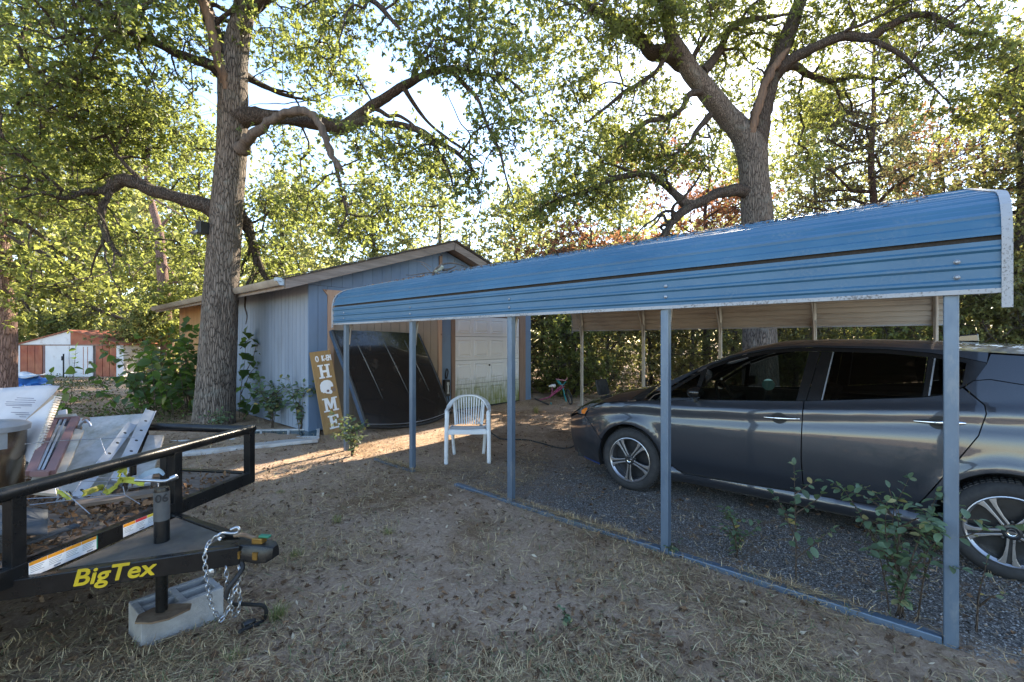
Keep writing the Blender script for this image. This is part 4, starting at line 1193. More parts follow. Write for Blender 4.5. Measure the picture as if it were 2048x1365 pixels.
lap_dark = mat('lap_shade', (0.035, 0.030, 0.026), 0.9, 0, None, 30, bs=60, bstr=.5)  # strip in the panel lap, black shade of the gap put into its colour
def lichen_trim():
    m, nt, b = new_mat('trim_white')
    v = coords(nt)
    s = noise(nt, v, 75, 6, 0.75); big = noise(nt, v, 3.0, 3, 0.5)
    sx = nt.nodes.new('ShaderNodeSeparateXYZ'); nt.links.new(v, sx.inputs[0])
    k = math_(nt, 'ADD', s, math_(nt, 'MULTIPLY', math_(nt, 'SUBTRACT', big, 0.5), 0.5))
    c = mixc(nt, ramp(nt, k, [(0.52, (0, 0, 0)), (0.62, (.8, .8, .8))]), (0.33, 0.34, 0.355), (0.08, 0.07, 0.062))
    nt.links.new(c, b.inputs['Base Color']); b.inputs['Roughness'].default_value = 0.55
    return m
ctrim = lichen_trim()
steel = mat('post_steel_sky_tint', (0.12, 0.165, 0.225), 0.42, 0.35, (0.10, 0.14, 0.195), 12, stretch=(1, 1, .4), bs=70, bstr=0.06, dirt=(0.20, .23, .26), dirt_amt=.25, dscale=9)  # galvanised posts, blue of the reflected sky put into the colour
steel_far = mat('frame_steel_brown_tint', (0.40, 0.37, 0.32), 0.5, 0.4, (0.33, .30, .26), 12, stretch=(1, 1, .4), bstr=.05)  # same galvanised steel, the brown it reflects put into the colour
screw_m = mat('screw', (0.35, 0.38, 0.42), 0.4, 0.7, bstr=0)

CX0, CX1 = 3.20, 9.25; CXM = (CX0+CX1)/2
YN, YFAR = -0.265, 6.37
port = thing('carport', 'open blue metal carport with curved eaves on steel posts', 'carport', (CX0, YN, 0))
# half profile from the eave up to the ridge, as (distance in from eave, z)
def profile():
    p = [(0.0, 1.80), (0.0, 2.035)]
    arc = [(0.004, 2.07), (0.022, 2.14), (0.06, 2.205), (0.12, 2.255), (0.20, 2.292), (0.30, 2.322)]
    ridge = (CXM-CX0, 3.005)
    return p+arc+[ridge]
prof = profile()
def resample(pl, step):
    out = [pl[0]]; 
    for (a, b), (c, d) in zip(pl[:-1], pl[1:]):
        L = math.hypot(c-a, d-b); n = max(1, int(L/step))
        out += [(a+(c-a)*i/n, b+(d-b)*i/n) for i in range(1, n+1)]
    return out
RP = resample(prof, 0.011)
S = [0.0]
for a, b in zip(RP[:-1], RP[1:]):
    S.append(S[-1]+math.hypot(b[0]-a[0], b[1]-a[1]))
def normal_at(i):
    a = RP[max(0, i-2)]; b = RP[min(len(RP)-1, i+2)]
    tx, tz = b[0]-a[0], b[1]-a[1]; L = math.hypot(tx, tz)
    return (-tz/L, tx/L)       # outward (towards -x, +z)
def rib(s):
    ph = (s % 0.078)/0.078
    return 0.010*max(0, min(1, (0.16-abs(ph-0.5))/0.07))
def at_profile(side, i, off):
    x, z = RP[i]; nx, nz = normal_at(i)
    x += nx*off; z += nz*off
    return ((CX0+x) if side < 0 else (CX1-x), z)
cuts = [0.0, 0.236, 0.254, 1.05, 1.95, 2.85, S[-1]]
for side in (-1, 1):
    for ci, (s0, s1) in enumerate(zip(cuts[:-1], cuts[1:])):
        idx = [i for i in range(len(RP)) if s0-1e-6 <= S[i] <= s1+(.012 if ci in (1, 2, 3, 4) else 1e-6)]
        if ci == 1:
            idx = [i for i in range(len(RP)) if s0-.03 <= S[i] <= s1+.04]
        lap = ci == 1
        tp, bt = [], []
        for i in idx:
            o = -0.014 if lap else rib(S[i]-s0)+(0.006*(ci-1) if False else 0.0)
            if ci == 2 and S[i]-s0 < 0.03:
                o = 0.010
            tp.append(at_profile(side, i, o)); bt.append(at_profile(side, i, o-0.004))
        ya, yb = YN, YFAR
        mb = MB()
        rows_t = [[(x, ya, z) for x, z in tp], [(x, yb, z) for x, z in tp]]
        rows_b = [[(x, ya, z) for x, z in bt], [(x, yb, z) for x, z in bt]]
        mb.grid(rows_t, 0); mb.grid(rows_b, 1)
        n = len(tp)
        mb.add([(tp[0][0], ya, tp[0][1]), (tp[0][0], yb, tp[0][1]), (bt[0][0], yb, bt[0][1]), (bt[0][0], ya, bt[0][1])], [(0, 1, 2, 3)], 0)
        mb.add([(tp[-1][0], ya, tp[-1][1]), (tp[-1][0], yb, tp[-1][1]), (bt[-1][0], yb, bt[-1][1]), (bt[-1][0], ya, bt[-1][1])], [(0, 1, 2, 3)], 0)
        part('lap_joint' if lap else 'roof_panel', mb, [lap_dark if lap else cblue, ctan], port, None, recalc=False)
    # eave trim
    sx = CX0-.010 if side < 0 else CX1-.012
    mb = MB(); mb.box((sx, YN-.004, 1.780), (sx+.022, YFAR, 1.804)); part('eave_trim', mb, ctrim, port, bevel=.002)
    # end trims
    for (y0, y1, lo, nm) in ((YN-.034, YN+.004, 1.71, 'end_trim'), (YFAR-.004, YFAR+.028, 1.74, 'end_trim')):
        mb = MB(); rt = []; rb = []
        pts = [at_profile(side, 0, .014)]
        pts = [(pts[0][0], lo)]+[at_profile(side, i, .014) for i in range(0, len(RP), 2)]
        inn = [(at_profile(side, 0, .010)[0], lo)]+[at_profile(side, i, .010) for i in range(0, len(RP), 2)]
        mb.grid([[(x, y0, z) for x, z in pts], [(x, y1, z) for x, z in pts]]); mb.grid([[(x, y0, z) for x, z in inn], [(x, y1, z) for x, z in inn]])
        mb.grid([[(x, y0, z) for x, z in pts], [(x, y0, z) for x, z in inn]])
        mb.add([(x, y, lo) for x, y in ((pts[0][0], y0), (pts[0][0], y1), (inn[0][0], y1), (inn[0][0], y0))], [(0, 1, 2, 3)])
        # lip turned over the end
        d = 0.03
        lip = [(x+(0.03 if side < 0 else -0.03)*(1 if z < 2.1 else .3), z-(d if z > 2.1 else 0)) for x, z in inn]
        yy = y0 if y0 < 0 else y1
        mb.grid([[(x, yy, z) for x, z in inn], [(x, yy, z) for x, z in lip]])
        part(nm, mb, ctrim, port, recalc=False)
# frame: posts, bows, base rails
PY = [-0.088, 1.42, 2.945, 4.52, 6.085]
def post(x, y, m, w=.0585):
    mb = MB(); mb.box((x-w/2, y-w/2, -.03), (x+w/2, y+w/2, 1.90)); return part('post', mb, m, port, bevel=.006)
for y in PY:
    post(CX0+.048, y, steel); post(CX1-.048, y, steel_far)
    for side in (-1, 1):
        bow = [at_profile(side, i, -.036) for i in range(int(len(RP)*.08), len(RP), 5)]
        xs_ = CX0+.048 if side < 0 else CX1-.048
        pts = [(xs_, y, 1.89), (xs_, y, 2.0)]+[(x, y, z) for x, z in bow if (x > xs_+.02 if side < 0 else x < xs_-.02)]
        mb = MB(); mb.tube(pts, .030, 4); part('bow', mb, steel_far, port, 50)
        # curved knee brace
        q = 1 if side < 0 else -1
        br = catmull([(xs_+q*.035, y, 1.50), (xs_+q*.06, y, 1.70), (xs_+q*.14, y, 1.95), (xs_+q*.30, y, 2.20)], 4)
        mb = MB(); mb.tube(br, .016, 6); part('knee_brace', mb, steel_far, port, 60)
def rail(x, y0, y1, m, z=0.012):
    mb = MB(); mb.box((x-.03, y0, z-.04), (x+.03, y1, z+.022)); return part('base_rail', mb, m, port, bevel=.006)
xb = CX0+.048
for a, b in ((-.055, 1.388), (1.452, 2.912), (2.976, 3.74), (4.556, 5.32)):
    rail(xb, a, b, steel)
rail(CX1-.048, -.2, 6.2, steel_far)
for y in PY:
    for z in (1.868, 1.945):
        mb = MB(); mb.lathe([(0, .012), (.006, .011), (.009, .006), (.013, .004), (.013, 0)], (CX0-.001, y-.02, z), (-1, 0, 0), 10); part('screw', mb, screw_m, port, 50)

# dead branch with twigs lying on the carport roof
brs = np.random.RandomState(8)
dz = 9.0
br = thing('dead_branch', 'fallen lichen-grey branch with twigs lying on carport roof edge', 'branch', tuple(P(885, 545, 6.9)))
lz = 6.9
def bl(spec, r): 
    pts = [P(a, b, lz+(c if c else 0)) for a, b, c in spec]
    return catmull([(*p, r*(1-.6*i/(len(pts)-1))) for i, p in enumerate(pts)], 4)
for spec, r in (([(866, 549, 0), (875, 538, -.05), (888, 530, 0), (912, 529, .1), (935, 537, .25)], .022), ([(868, 547, 0), (850, 548, -.1), (825, 552, -.2), (812, 552, -.25)], .010), ([(860, 545, 0), (848, 533, .05), (842, 530, .1)], .007), ([(886, 542, 0), (900, 540, .08), (912, 534, .1)], .022), ([(908, 530, .1), (909, 520, .1)], .006), ([(862, 536, 0), (840, 525, .1), (812, 524, .2)], .005), ([(850, 548, 0), (838, 562, -.1), (832, 572, -.15)], .005)):
    s = bl(spec, r); mb = MB(); mb.tube([q[:3] for q in s], [q[3] for q in s], 7); part('stick', mb, dead_wood, br, 60)
mb = MB()
for k in range(5):
    c = P(872+3*k, 540+brs.uniform(-4, 5), lz-.03)
    mb.lathe([(0, -.03), (.02, -.022), (.035, 0), (.025, .02), (0, .03)], c, tuple(brs.normal(0, 1, 3)), 7)
part('lichen_clump', mb, mat('lichen', (.42, .43, .34), .95, 0, (.2, .19, .14), 30, bs=80, bstr=.8), br)
# oak leaves and twigs gathered on the roof
def roof_litter():
    rs = np.random.RandomState(21)
    n = 1500
    i = (len(RP)*rs.uniform(.16, .98, n)**0.8).astype(int)
    pos = np.array([[*at_profile(-1, int(k), .012)] for k in i])
    y = rs.uniform(YN+.3, YFAR, n)
    cen = np.stack([pos[:, 0], y, pos[:, 1]+.005], -1)
    az = rs.uniform(0, 6.28, n); L = rs.uniform(.02, .07, n)[:, None]; w = np.where(rs.random(n) < .4, .1, .4)[:, None]
    ax = np.stack([np.cos(az), np.sin(az), 0.25*np.cos(az)], -1); sd = np.stack([-np.sin(az), np.cos(az), -0.25*np.sin(az)], -1)
    lift = np.stack([0*az, 0*az, rs.uniform(0, .02, n)], -1)
    co = np.stack([cen, cen+ax*L*.5+sd*L*w*.5+lift, cen+ax*L, cen+ax*L*.5-sd*L*w*.5+lift], 1).reshape(-1, 3)
    o = bpy.data.objects.new('roof_litter', np_mesh('roof_litter', co, np.arange(4*n).reshape(-1, 4), rs.random(n), [MATS['dead_leaf']])); C.objects.link(o)
    o['kind'] = 'stuff'; o['label'] = 'dry leaves and twigs gathered on the carport roof'; o['category'] = 'leaves'
roof_litter()
# ---------------------------------------------------------------- car
def car_paint():
    m, nt, b = new_mat('grey_paint')
    v = coords(nt)
    fl = nt.nodes.new('ShaderNodeTexVoronoi'); fl.inputs['Scale'].default_value = 900; nt.links.new(v, fl.inputs['Vector'])
    s = nt.nodes.new('ShaderNodeSeparateXYZ'); nt.links.new(fl.outputs['Color'], s.inputs[0])
    c = ramp(nt, s.outputs[0], [(0.0, (0.018, 0.022, 0.031)), (1.0, (0.034, 0.040, 0.054))])
    d = noise(nt, v, 2.0, 6, 0.65)
    sx = nt.nodes.new('ShaderNodeSeparateXYZ'); nt.links.new(v, sx.inputs[0])
    low = ramp(nt, sx.outputs[2], [(0.1, (0.40,)*3), (0.40, (0.06,)*3), (0.7, (0.015,)*3)])
    c = mixc(nt, math_(nt, 'MULTIPLY', low, d), c, (0.11, 0.10, 0.09))
    nt.links.new(c, b.inputs['Base Color'])
    b.inputs['Metallic'].default_value = 0.4
    b.inputs['Roughness'].default_value = 0.36
    b.inputs['Coat Weight'].default_value = 1.0
    r = ramp(nt, d, [(0.3, (0.02,)*3), (0.8, (0.07,)*3)])
    nt.links.new(r, b.inputs['Coat Roughness'])
    return m
paint = car_paint()
black_trim = mat('gloss_black_trim', (0.012, 0.012, 0.013), 0.18, 0, None, 10, bstr=0)
matt_black = mat('matt_black', (0.02, 0.02, 0.021), 0.7, 0, None, 10, bstr=.05)
side_glass = glass_mat('tinted_glass', (0.38, 0.42, 0.40))
rear_glass = glass_mat('dark_tinted_glass', (0.10, 0.105, 0.105))
screen_glass = glass_mat('windscreen_glass', (0.45, 0.5, 0.48))
chrome = mat('chrome', (0.78, 0.79, 0.80), 0.12, 1.0, None, 10, bstr=0, amt=.1)
tyre_m = mat('tyre_rubber', (0.022, 0.022, 0.024), 0.8, 0, (0.03, .03, .031), 12, bs=90, bstr=.15, dirt=(.045, .043, .042), dirt_amt=.2)
alloy = mat('machined_alloy', (0.42, 0.42, 0.44), 0.32, 0.9, (0.36, .36, .38), 20, bstr=.03)
alloy_dark = mat('dark_alloy', (0.045, 0.047, 0.052), 0.35, 0.5, None, 20, bstr=0)
amber = mat('amber_lens', (0.75, 0.22, 0.02), 0.15, 0, (0.6, .15, .01), 30, bstr=.1)
lens_m = mat('clear_lens', (0.20, 0.21, 0.22), 0.08, .3, (0.06, .06, .06), 25, bstr=.1)
seat_m = mat('seat_cloth', (0.03, 0.03, 0.032), 0.9, 0, None, 20, bstr=.2)
blue_trim = mat('blue_trim', (0.02, 0.05, 0.20), 0.35, 0, None, 10, bstr=0)

VC = 5.23                                     # centre line of the car
def lerp_tab(tab, x):
    return float(np.interp(x, [a for a, _ in tab], [b for _, b in tab]))
SHO = [(-1.2, 1.10), (-.5, 1.10), (-.08, 1.074), (.386, 1.027), (1.1, .958), (1.87, .915), (2.13, .915), (2.6, .865), (3.0, .74), (3.3, .66)]
EDGE = [(-1.3, 1.30), (-1.0, 1.40), (-.6, 1.455), (-.1, 1.485), (.25, 1.508), (.67, 1.514), (.82, 1.512), (1.05, 1.492), (1.37, 1.412), (1.61, 1.308), (1.96, 1.125), (2.08, 1.02), (2.14, .952), (2.60, .885), (2.75, .852), (2.9, .80), (3.05, .745), (3.22, .66)]
MIDZ = [(-1.3, 1.36), (-1.05, 1.45), (-.6, 1.522), (-.1, 1.552), (.3, 1.566), (.67, 1.568), (1.0, 1.555), (1.25, 1.50), (1.6, 1.365), (1.96, 1.20), (2.20, 1.075), (2.3, 1.045), (2.6, .985), (2.85, .915), (3.0, .865), (3.12, .81), (3.22, .70)]
ARCH = [(2.295, .325, .365), (-.40, .33, .37)]
def half_w(u, z):
    zs = lerp_tab(SHO, u)
    def low(zz):
        w = .895-.020*((zz-.66)/.3)**2
        if zz < .40:
            w -= .10*((.40-zz)/.25)**2*.4
        w -= .022*max(0, min(1, (.42-zz)/.10))
        return w
    if z <= zs:
        w = low(z)
        # soft step under the shoulder
        w -= .010*math.exp(-((z-(zs-.10))/.045)**2)
    else:
        w = low(zs)
        d = z-zs
        w -= .75*min(d, .035)
        if d > .035:
            w -= .36*(d-.035)+.10*(d-.035)**2
    if u > 2.40:
        w -= .155*((u-2.40)/.60)**2.1
    if u < -.6:
        w -= .10*((-.6-u)/.7)**2
    for cu_, cz, r in ARCH:
        d = math.hypot(u-cu_, z-cz)
        if z > .2:
            w += .016*math.exp(-((d-r-.02)/.05)**2)
    return w
def side_pt(side, u, z, off=0.0):
    return Vector((VC+side*(half_w(u, z)+off), u, z))
def arch_pts(k, a0, a1, n=18, grow=0.0):
    cu_, cz, r = ARCH[k]; r += grow
    return [(cu_+r*math.cos(R(a0+(a1-a0)*i/n)), cz+r*math.sin(R(a0+(a1-a0)*i/n))) for i in range(n+1)]
def dense(poly, step):
    out = []
    for (a, b), (c, d) in zip(poly, poly[1:]+poly[:1]):
        n = max(1, int(math.hypot(c-a, d-b)/step))
        out += [(a+(c-a)*i/n, b+(d-b)*i/n) for i in range(n)]
    return out
def inside(p, poly):
    x, y = p; r = False; j = len(poly)-1
    for i in range(len(poly)):
        xi, yi = poly[i]; xj, yj = poly[j]
        if (yi > y) != (yj > y) and x < (xj-xi)*(y-yi)/(yj-yi)+xi:
            r = not r
        j = i
    return r
def panel_mesh(poly, side, off=0.0, step=.035, rim=.018, fn=None, shrink=0.0):
    """a body panel: a (u, z) outline draped over the body side, edges turned inwards"""
    if shrink:
        cxm = sum(p[0] for p in poly)/len(poly); czm = sum(p[1] for p in poly)/len(poly)
    b = dense(poly, step)
    us = [p[0] for p in b]; zs = [p[1] for p in b]
    pts = list(b)
    gu = np.arange(min(us)+step*.5, max(us), step); gz = np.arange(min(zs)+step*.4, max(zs), step*.8)
    bb = np.array(b)
    for u in gu:
        for z in gz:
            if inside((u, z), b) and np.min(np.hypot(bb[:, 0]-u, bb[:, 1]-z)) > step*.45:
                pts.append((float(u), float(z)))
    nb = len(b)
    res = delaunay_2d_cdt([Vector(p) for p in pts], [(i, (i+1) % nb) for i in range(nb)], [], 1, 1e-5)
    vs, fs = res[0], res[2]
    f = fn or (lambda u, z, o: side_pt(side, u, z, o))
    mb = MB()
    mb.add([f(v.x, v.y, off) for v in vs], [tuple(x) for x in fs])
    bi = [f(p[0], p[1], off) for p in b]; bo = [f(p[0], p[1], off-rim) for p in b]
    mb.add(bi+bo, [(i, (i+1) % nb, nb+(i+1) % nb, nb+i) for i in range(nb)])
    return mb
car = thing('parked_car', 'dark grey electric hatchback parked nose-in under the carport', 'car', (VC, .95, 0))

def on_top(u, s):
    """point of the bonnet / windscreen / roof surface, s from -1 to 1 across"""
    ze = lerp_tab(EDGE, u); zm = lerp_tab(MIDZ, u); we = half_w(u, ze)-.004
    a = abs(s)
    return Vector((VC+s*we, u, ze+(zm-ze)*(1-a**2.6)))
def top_patch(u0, u1, s0=-1.0, s1=1.0, nu=26, ns=30, sfun=None, drop=0.0):
    rows = []
    for i in range(nu+1):
        u = u0+(u1-u0)*i/nu
        a, b = (s0, s1) if sfun is None else sfun(u)
        rows.append([on_top(u, a+(b-a)*k/ns)-Vector((0, 0, drop)) for k in range(ns+1)])
    mb = MB(); mb.grid(rows)
    return mb
part('bonnet', top_patch(2.30, 3.10, -.93, .93), paint, car, 40)
part('cowl', top_patch(2.16, 2.296, -.98, .98, 6), matt_black, car, 40)
def wsf(u):
    t = (u-1.18)/(2.16-1.18)
    return (-.90-.03*t, .90+.03*t)
part('windscreen', top_patch(1.20, 2.16, sfun=wsf), screen_glass, car, 40)
part('roof', top_patch(-.95, 1.197, -1, 1, 40), paint, car, 40)
for s_ in (-1, 1):
    part('windscreen_pillar', top_patch(1.197, 2.16, sfun=lambda u: (s_*wsf(u)[1]+.002*s_, s_*1.0), ns=6), paint, car, 60)
    part('fender_ledge', top_patch(2.16, 3.10, sfun=lambda u: (s_*.935 if u > 2.3 else s_*.985, s_*1.0), ns=4), paint, car, 60)
part('rear_hatch', top_patch(-1.25, -.953, -1, 1, 10), paint, car, 40)
nose = MB()
rows = []
for i in range(9):
    z = .20+(.66-.20)*i/8
    w0 = half_w(3.22, z)
    rows.append([Vector((VC+w0*math.sin(t), 3.22+.06*math.cos(t)*(1-.3*abs(i-4)/4), z)) for t in np.linspace(-math.pi/2, math.pi/2, 21)])
nose.grid(rows); part('front_fascia', nose, paint, car, 50)
part('nose_panel', top_patch(3.103, 3.22, -1, 1, 6), paint, car, 50)
# open charge-port lid standing up over the nose
lid = MB()
ol = [(.15*math.cos(t)*(1 if abs(math.cos(t)) < .7 else .95), .12*math.sin(t)) for t in np.linspace(0, 2*math.pi, 24, endpoint=False)]
ol = [(max(-.13, min(.13, x*1.15)), max(-.10, min(.10, y*1.25))) for x, y in ol]
lid.prism(ol, (VC, 3.13, .955), (1, 0, 0), (0, .25, .97), (0, .02, -.005))
part('charge_port_lid', lid, matt_black, car, 30)

BELT = [(1.93, .955), (1.63, .992), (.8, 1.052), (.62, 1.072), (.03, 1.145), (-.10, 1.175), (-.185, 1.225), (-.23, 1.27)]
BELTF = [(1.93, .955), (1.63, .992), (.8, 1.052), (.755, 1.057)]
WTOP = [(2.02, 1.00), (1.61, 1.272), (1.37, 1.372), (1.23, 1.415), (1.05, 1.455), (.82, 1.476), (.67, 1.480), (.24, 1.470), (0, 1.448), (-.19, 1.415), (-.30, 1.385)]
def wt(u): return lerp_tab(sorted(WTOP), u)
def bl_(u): return lerp_tab(sorted(BELT), u)
g = .003
for side in (-1, 1):
    sd = 'left' if side < 0 else 'right'
    # bumper corner, wing, doors, rear quarter, sill
    bump_poly = [(3.215, .21), (3.215, .63), (3.05, .69), (2.885, .70)]+[(2.68, .522)]+arch_pts(0, 24, -14, 8)+[(2.70, .175), (3.0, .19)]
    part('bumper', panel_mesh(bump_poly, side), paint, car, 40)
    wing = [(2.885, .708), (2.80, .80), (2.66, .86), (2.58, .882), (2.14, .945), (1.985, .955), (1.866, .905)]+[(1.868, .58), (1.857, .335), (1.93, .30)]+arch_pts(0, 176, 26, 26)+[(2.682, .53)]
    part('wing', panel_mesh(wing, side), paint, car, 40)
    fd = [(1.858, .90), (1.93, .952)]+BELTF[1:]+[(.762, .87), (.765, .60), (.752, .335), (.80, .313), (1.72, .283), (1.80, .308), (1.849, .335), (1.860, .58)]
    d1 = part('front_door', panel_mesh(fd, side), paint, car, 40)
    rd = [(.747, 1.057)]+[(.62, 1.072), (.03, 1.145), (-.10, 1.175), (-.178, 1.225), (-.279, 1.119), (-.285, 1.067), (-.248, .922), (-.166, .777), (-.074, .616), (.021, .448), (.075, .36), (.13, .335), (.20, .324), (.74, .314), (.744, .335), (.757, .60), (.754, .87)]
    d2 = part('rear_door', panel_mesh(rd, side), paint, car, 40)
    rq = [(.068, .352), (.015, .442), (-.080, .610), (-.172, .771), (-.254, .918), (-.292, 1.066), (-.286, 1.122), (-.190, 1.232), (-.235, 1.275), (-.31, 1.288), (-.46, 1.262), (-.8, 1.2), (-1.15, 1.12), (-1.2, .6), (-1.2, .3), (-.79, .25)]+arch_pts(1, 190, -12, 26)[0:]+[(-.03, .21), (.0, .21), (.02, .30)]
    part('rear_quarter', panel_mesh(rq, side), paint, car, 40)
    up = [(-.24, 1.281), (-.312, 1.294), (-.46, 1.268), (-.8, 1.206), (-1.15, 1.126), (-1.2, 1.25), (-1.0, 1.385), (-.6, 1.44), (-.32, 1.46), (-.30, 1.392)]
    part('rear_pillar', panel_mesh(up, side), paint, car, 40)
    sill = [(1.93, .293), (1.85, .325), (1.80, .300), (1.72, .275), (.80, .305), (.20, .316), (.125, .327), (.07, .345), (.03, .30), (.0, .205), (.3, .200), (.78, .196), (1.1, .20), (1.73, .182), (1.88, .165), (1.935, .20)]
    part('sill', panel_mesh(sill, side, 0, .03, .018, lambda u, z, o, side=side: side_pt(side, u, z, o+.045*math.sin(math.pi*max(0, min(1, (.315-z)/.14)))**.7)), paint, car, 40)
    # roof rail from the windscreen base to the tail
    zl = [(u, wt(u)+.018) for u in (1.97, 1.61, 1.37, 1.23, 1.05, .82, .67, .24, 0, -.19, -.30)]
    zu = [(u, lerp_tab(EDGE, u)) for u in (-.31, -.1, .1, .25, .5, .67, .82, 1.05, 1.2, 1.37, 1.5, 1.61, 1.8, 1.96, 2.04)]
    part('roof_rail', panel_mesh(zl+zu, side, 0, .04), paint, car, 40)
    # black window surround with the panes let into it
    def strip(poly, nm='window_trim', off=-.004, m=black_trim, par=car):
        return part(nm, panel_mesh(poly, side, off, .035, .012), m, par, 40)
    strip([(1.99, .995)]+[(u, wt(u)-.004) for u in (1.88, 1.75, 1.61)]+[(1.602, 1.245), (1.875, 1.055), (1.90, .985), (1.66, 1.012), (1.635, .995), (1.93, .958)])
    strip([(1.632, .995), (1.656, 1.010), (1.612, 1.250), (1.60, 1.276), (1.565, 1.29), (1.562, 1.262), (1.62, 1.01), (1.618, .996)])
    toprail = [(u, wt(u)+.014) for u in (1.565, 1.37, 1.23, 1.05, .82, .67, .40, .24, 0, -.19, -.298)]
    lowrail = [(u, wt(u)-.016) for u in (-.19, 0, .24, .40, .56, .67, .73, .82, 1.05, 1.23, 1.37, 1.555)]
    strip(toprail+[(-.298, 1.36)]+lowrail)
    strip([(.808, bl_(.808)+.004), (.742, wt(.742)-.018), (.662, wt(.662)-.018), (.740, bl_(.74)+.004)])
    strip([(.734, bl_(.734)+.004), (.655, wt(.655)-.018), (.572, wt(.572)-.018), (.628, bl_(.628)+.004)])
    strip([(.028, bl_(.028)+.004), (-.004, wt(0)-.018), (-.036, wt(-.036)-.018), (-.004, bl_(-.004)+.004)])
    strip([(-.14, bl_(-.14)+.005), (-.178, 1.25), (-.20, wt(-.2)-.018), (-.298, 1.36), (-.298, 1.30), (-.235, 1.283), (-.188, 1.24)])
    q1 = [(1.895, .990), (1.868, 1.05), (1.612, 1.243), (1.652, 1.016)]
    part('quarter_window', panel_mesh(q1, side, -.012, .05, .004), side_glass, car, 40)
    w1 = [(1.612, 1.004), (1.556, 1.268), (1.37, 1.352), (1.23, 1.396), (1.05, 1.436), (.82, 1.457), (.750, 1.460), (.812, 1.060)]
    w_o = part('window_pane', panel_mesh(w1, side, -.012, .05, .004), side_glass, d1, 40)
    w2 = [(.622, 1.082), (.568, 1.460), (.24, 1.451), (.004, 1.428), (.034, 1.155)]
    part('window_pane', panel_mesh(w2, side, -.012, .05, .004), rear_glass, d2, 40)
    q2 = [(-.008, 1.165), (-.042, 1.425), (-.19, 1.392), (-.17, 1.25), (-.13, 1.19)]
    part('quarter_window', panel_mesh(q2, side, -.012, .05, .004), rear_glass, car, 40)
    # bright strips beside the panes
    strip([(.634, 1.075), (.577, 1.460), (.569, 1.460), (.625, 1.078)], 'pane_edge_trim', .000, mat('satin_trim_'+sd, (.32, .34, .37), .3, .5, bstr=0))
    strip([(-.002, 1.16), (-.034, 1.425), (-.043, 1.425), (-.012, 1.162)], 'pane_edge_trim', .000, MATS['satin_trim_'+sd])
    # door handles over flat black ovals, cup shade put into the colour
    for (u0, u1, z0, dr) in ((1.029, .774, .905, d1), (.073, -.190, .982, d2)):
        cu_ = u0-.105 if dr is d1 else u0-.135; 
        cup = [(cu_+.060*math.cos(t), z0+.046*math.sin(t)) for t in np.linspace(0, 2*math.pi, 22, endpoint=False)]
        part('handle_cup_shade', panel_mesh(cup, side, .0012, .03, .006), matt_black, dr, 40)
        mb = MB(); pts = []; n = 10
        for i in range(n+1):
            t = i/n; u = u0+(u1-u0)*t; z = z0+.010*t
            pts.append(side_pt(side, u, z, .006+.034*math.sin(math.pi*min(1, .12+t*.95))**.6))
        rad = [.005+.010*math.sin(math.pi*min(.96, .1+i/n*.9)) for i in range(n+1)]
        rad[-2] = .013; rad[-1] = .008
        mb.tube(pts, rad, 10); part('door_handle', mb, chrome, dr, 60)
    # door mirror
    mr = MB()
    rings = []
    for i, (t, w, h) in enumerate([(0, .02, .02), (.05, .075, .055), (.35, .105, .075), (.75, .10, .078), (1, .075, .066)]):
        c = side_pt(side, 1.66-.11*t, 1.075, .105)
        rings.append([c+Vector((side*w*.95*math.cos(a)*(1 if abs(math.cos(a)) < .8 else .95), 0, h*.72*math.sin(a))) for a in np.linspace(0, 2*math.pi, 14, endpoint=False)])
    mr.grid(rings, closed=True); mr.add(rings[-1], [tuple(range(14))])
    mo = part('door_mirror', mr, black_trim, car, 50)
    mb = MB(); mb.tube([side_pt(side, 1.63, .99, -.01), side_pt(side, 1.62, 1.015, .05), side_pt(side, 1.615, 1.04, .10)], [.03, .024, .028], 8); part('mirror_arm', mb, black_trim, mo, 60)
    cg = side_pt(side, 1.545, 1.075, .105)
    mb = MB(); mb.add([cg+Vector((side*.066*math.cos(a), 0, .045*math.sin(a))) for a in np.linspace(0, 2*math.pi, 14, endpoint=False)], [tuple(range(14))]); part('mirror_glass', mb, chrome, mo)
    # head lamp wrapping the wing
    hl = [(2.905, .712), (2.70, .872), (2.60, .888), (2.78, .862), (2.93, .80), (3.06, .745), (3.04, .70)]
    part('headlamp', panel_mesh([(2.895, .715), (2.82, .80), (2.675, .868), (2.80, .850), (2.93, .795), (3.04, .735), (3.02, .70)], side, .003, .03, .01), lens_m, car, 40)
    part('indicator', panel_mesh([(2.895, .722), (2.845, .79), (2.88, .795), (2.955, .755), (2.96, .715)], side, .006, .03, .006), amber, car, 40)
    part('bumper_blue_strip', panel_mesh([(2.72, .168), (3.0, .183), (3.0, .20), (2.72, .186)], side, .004, .04, .008), blue_trim, car, 40)
    # wheel-house lining
    for k in range(2):
        mb = MB(); ap = arch_pts(k, -20, 200, 20, .012)
        rr = [[Vector((VC+side*(.885-d), u, z)) for u, z in ap] for d in (.02, .25)]
        mb.grid(rr); part('wheel_arch_liner', mb, matt_black, car, 60)

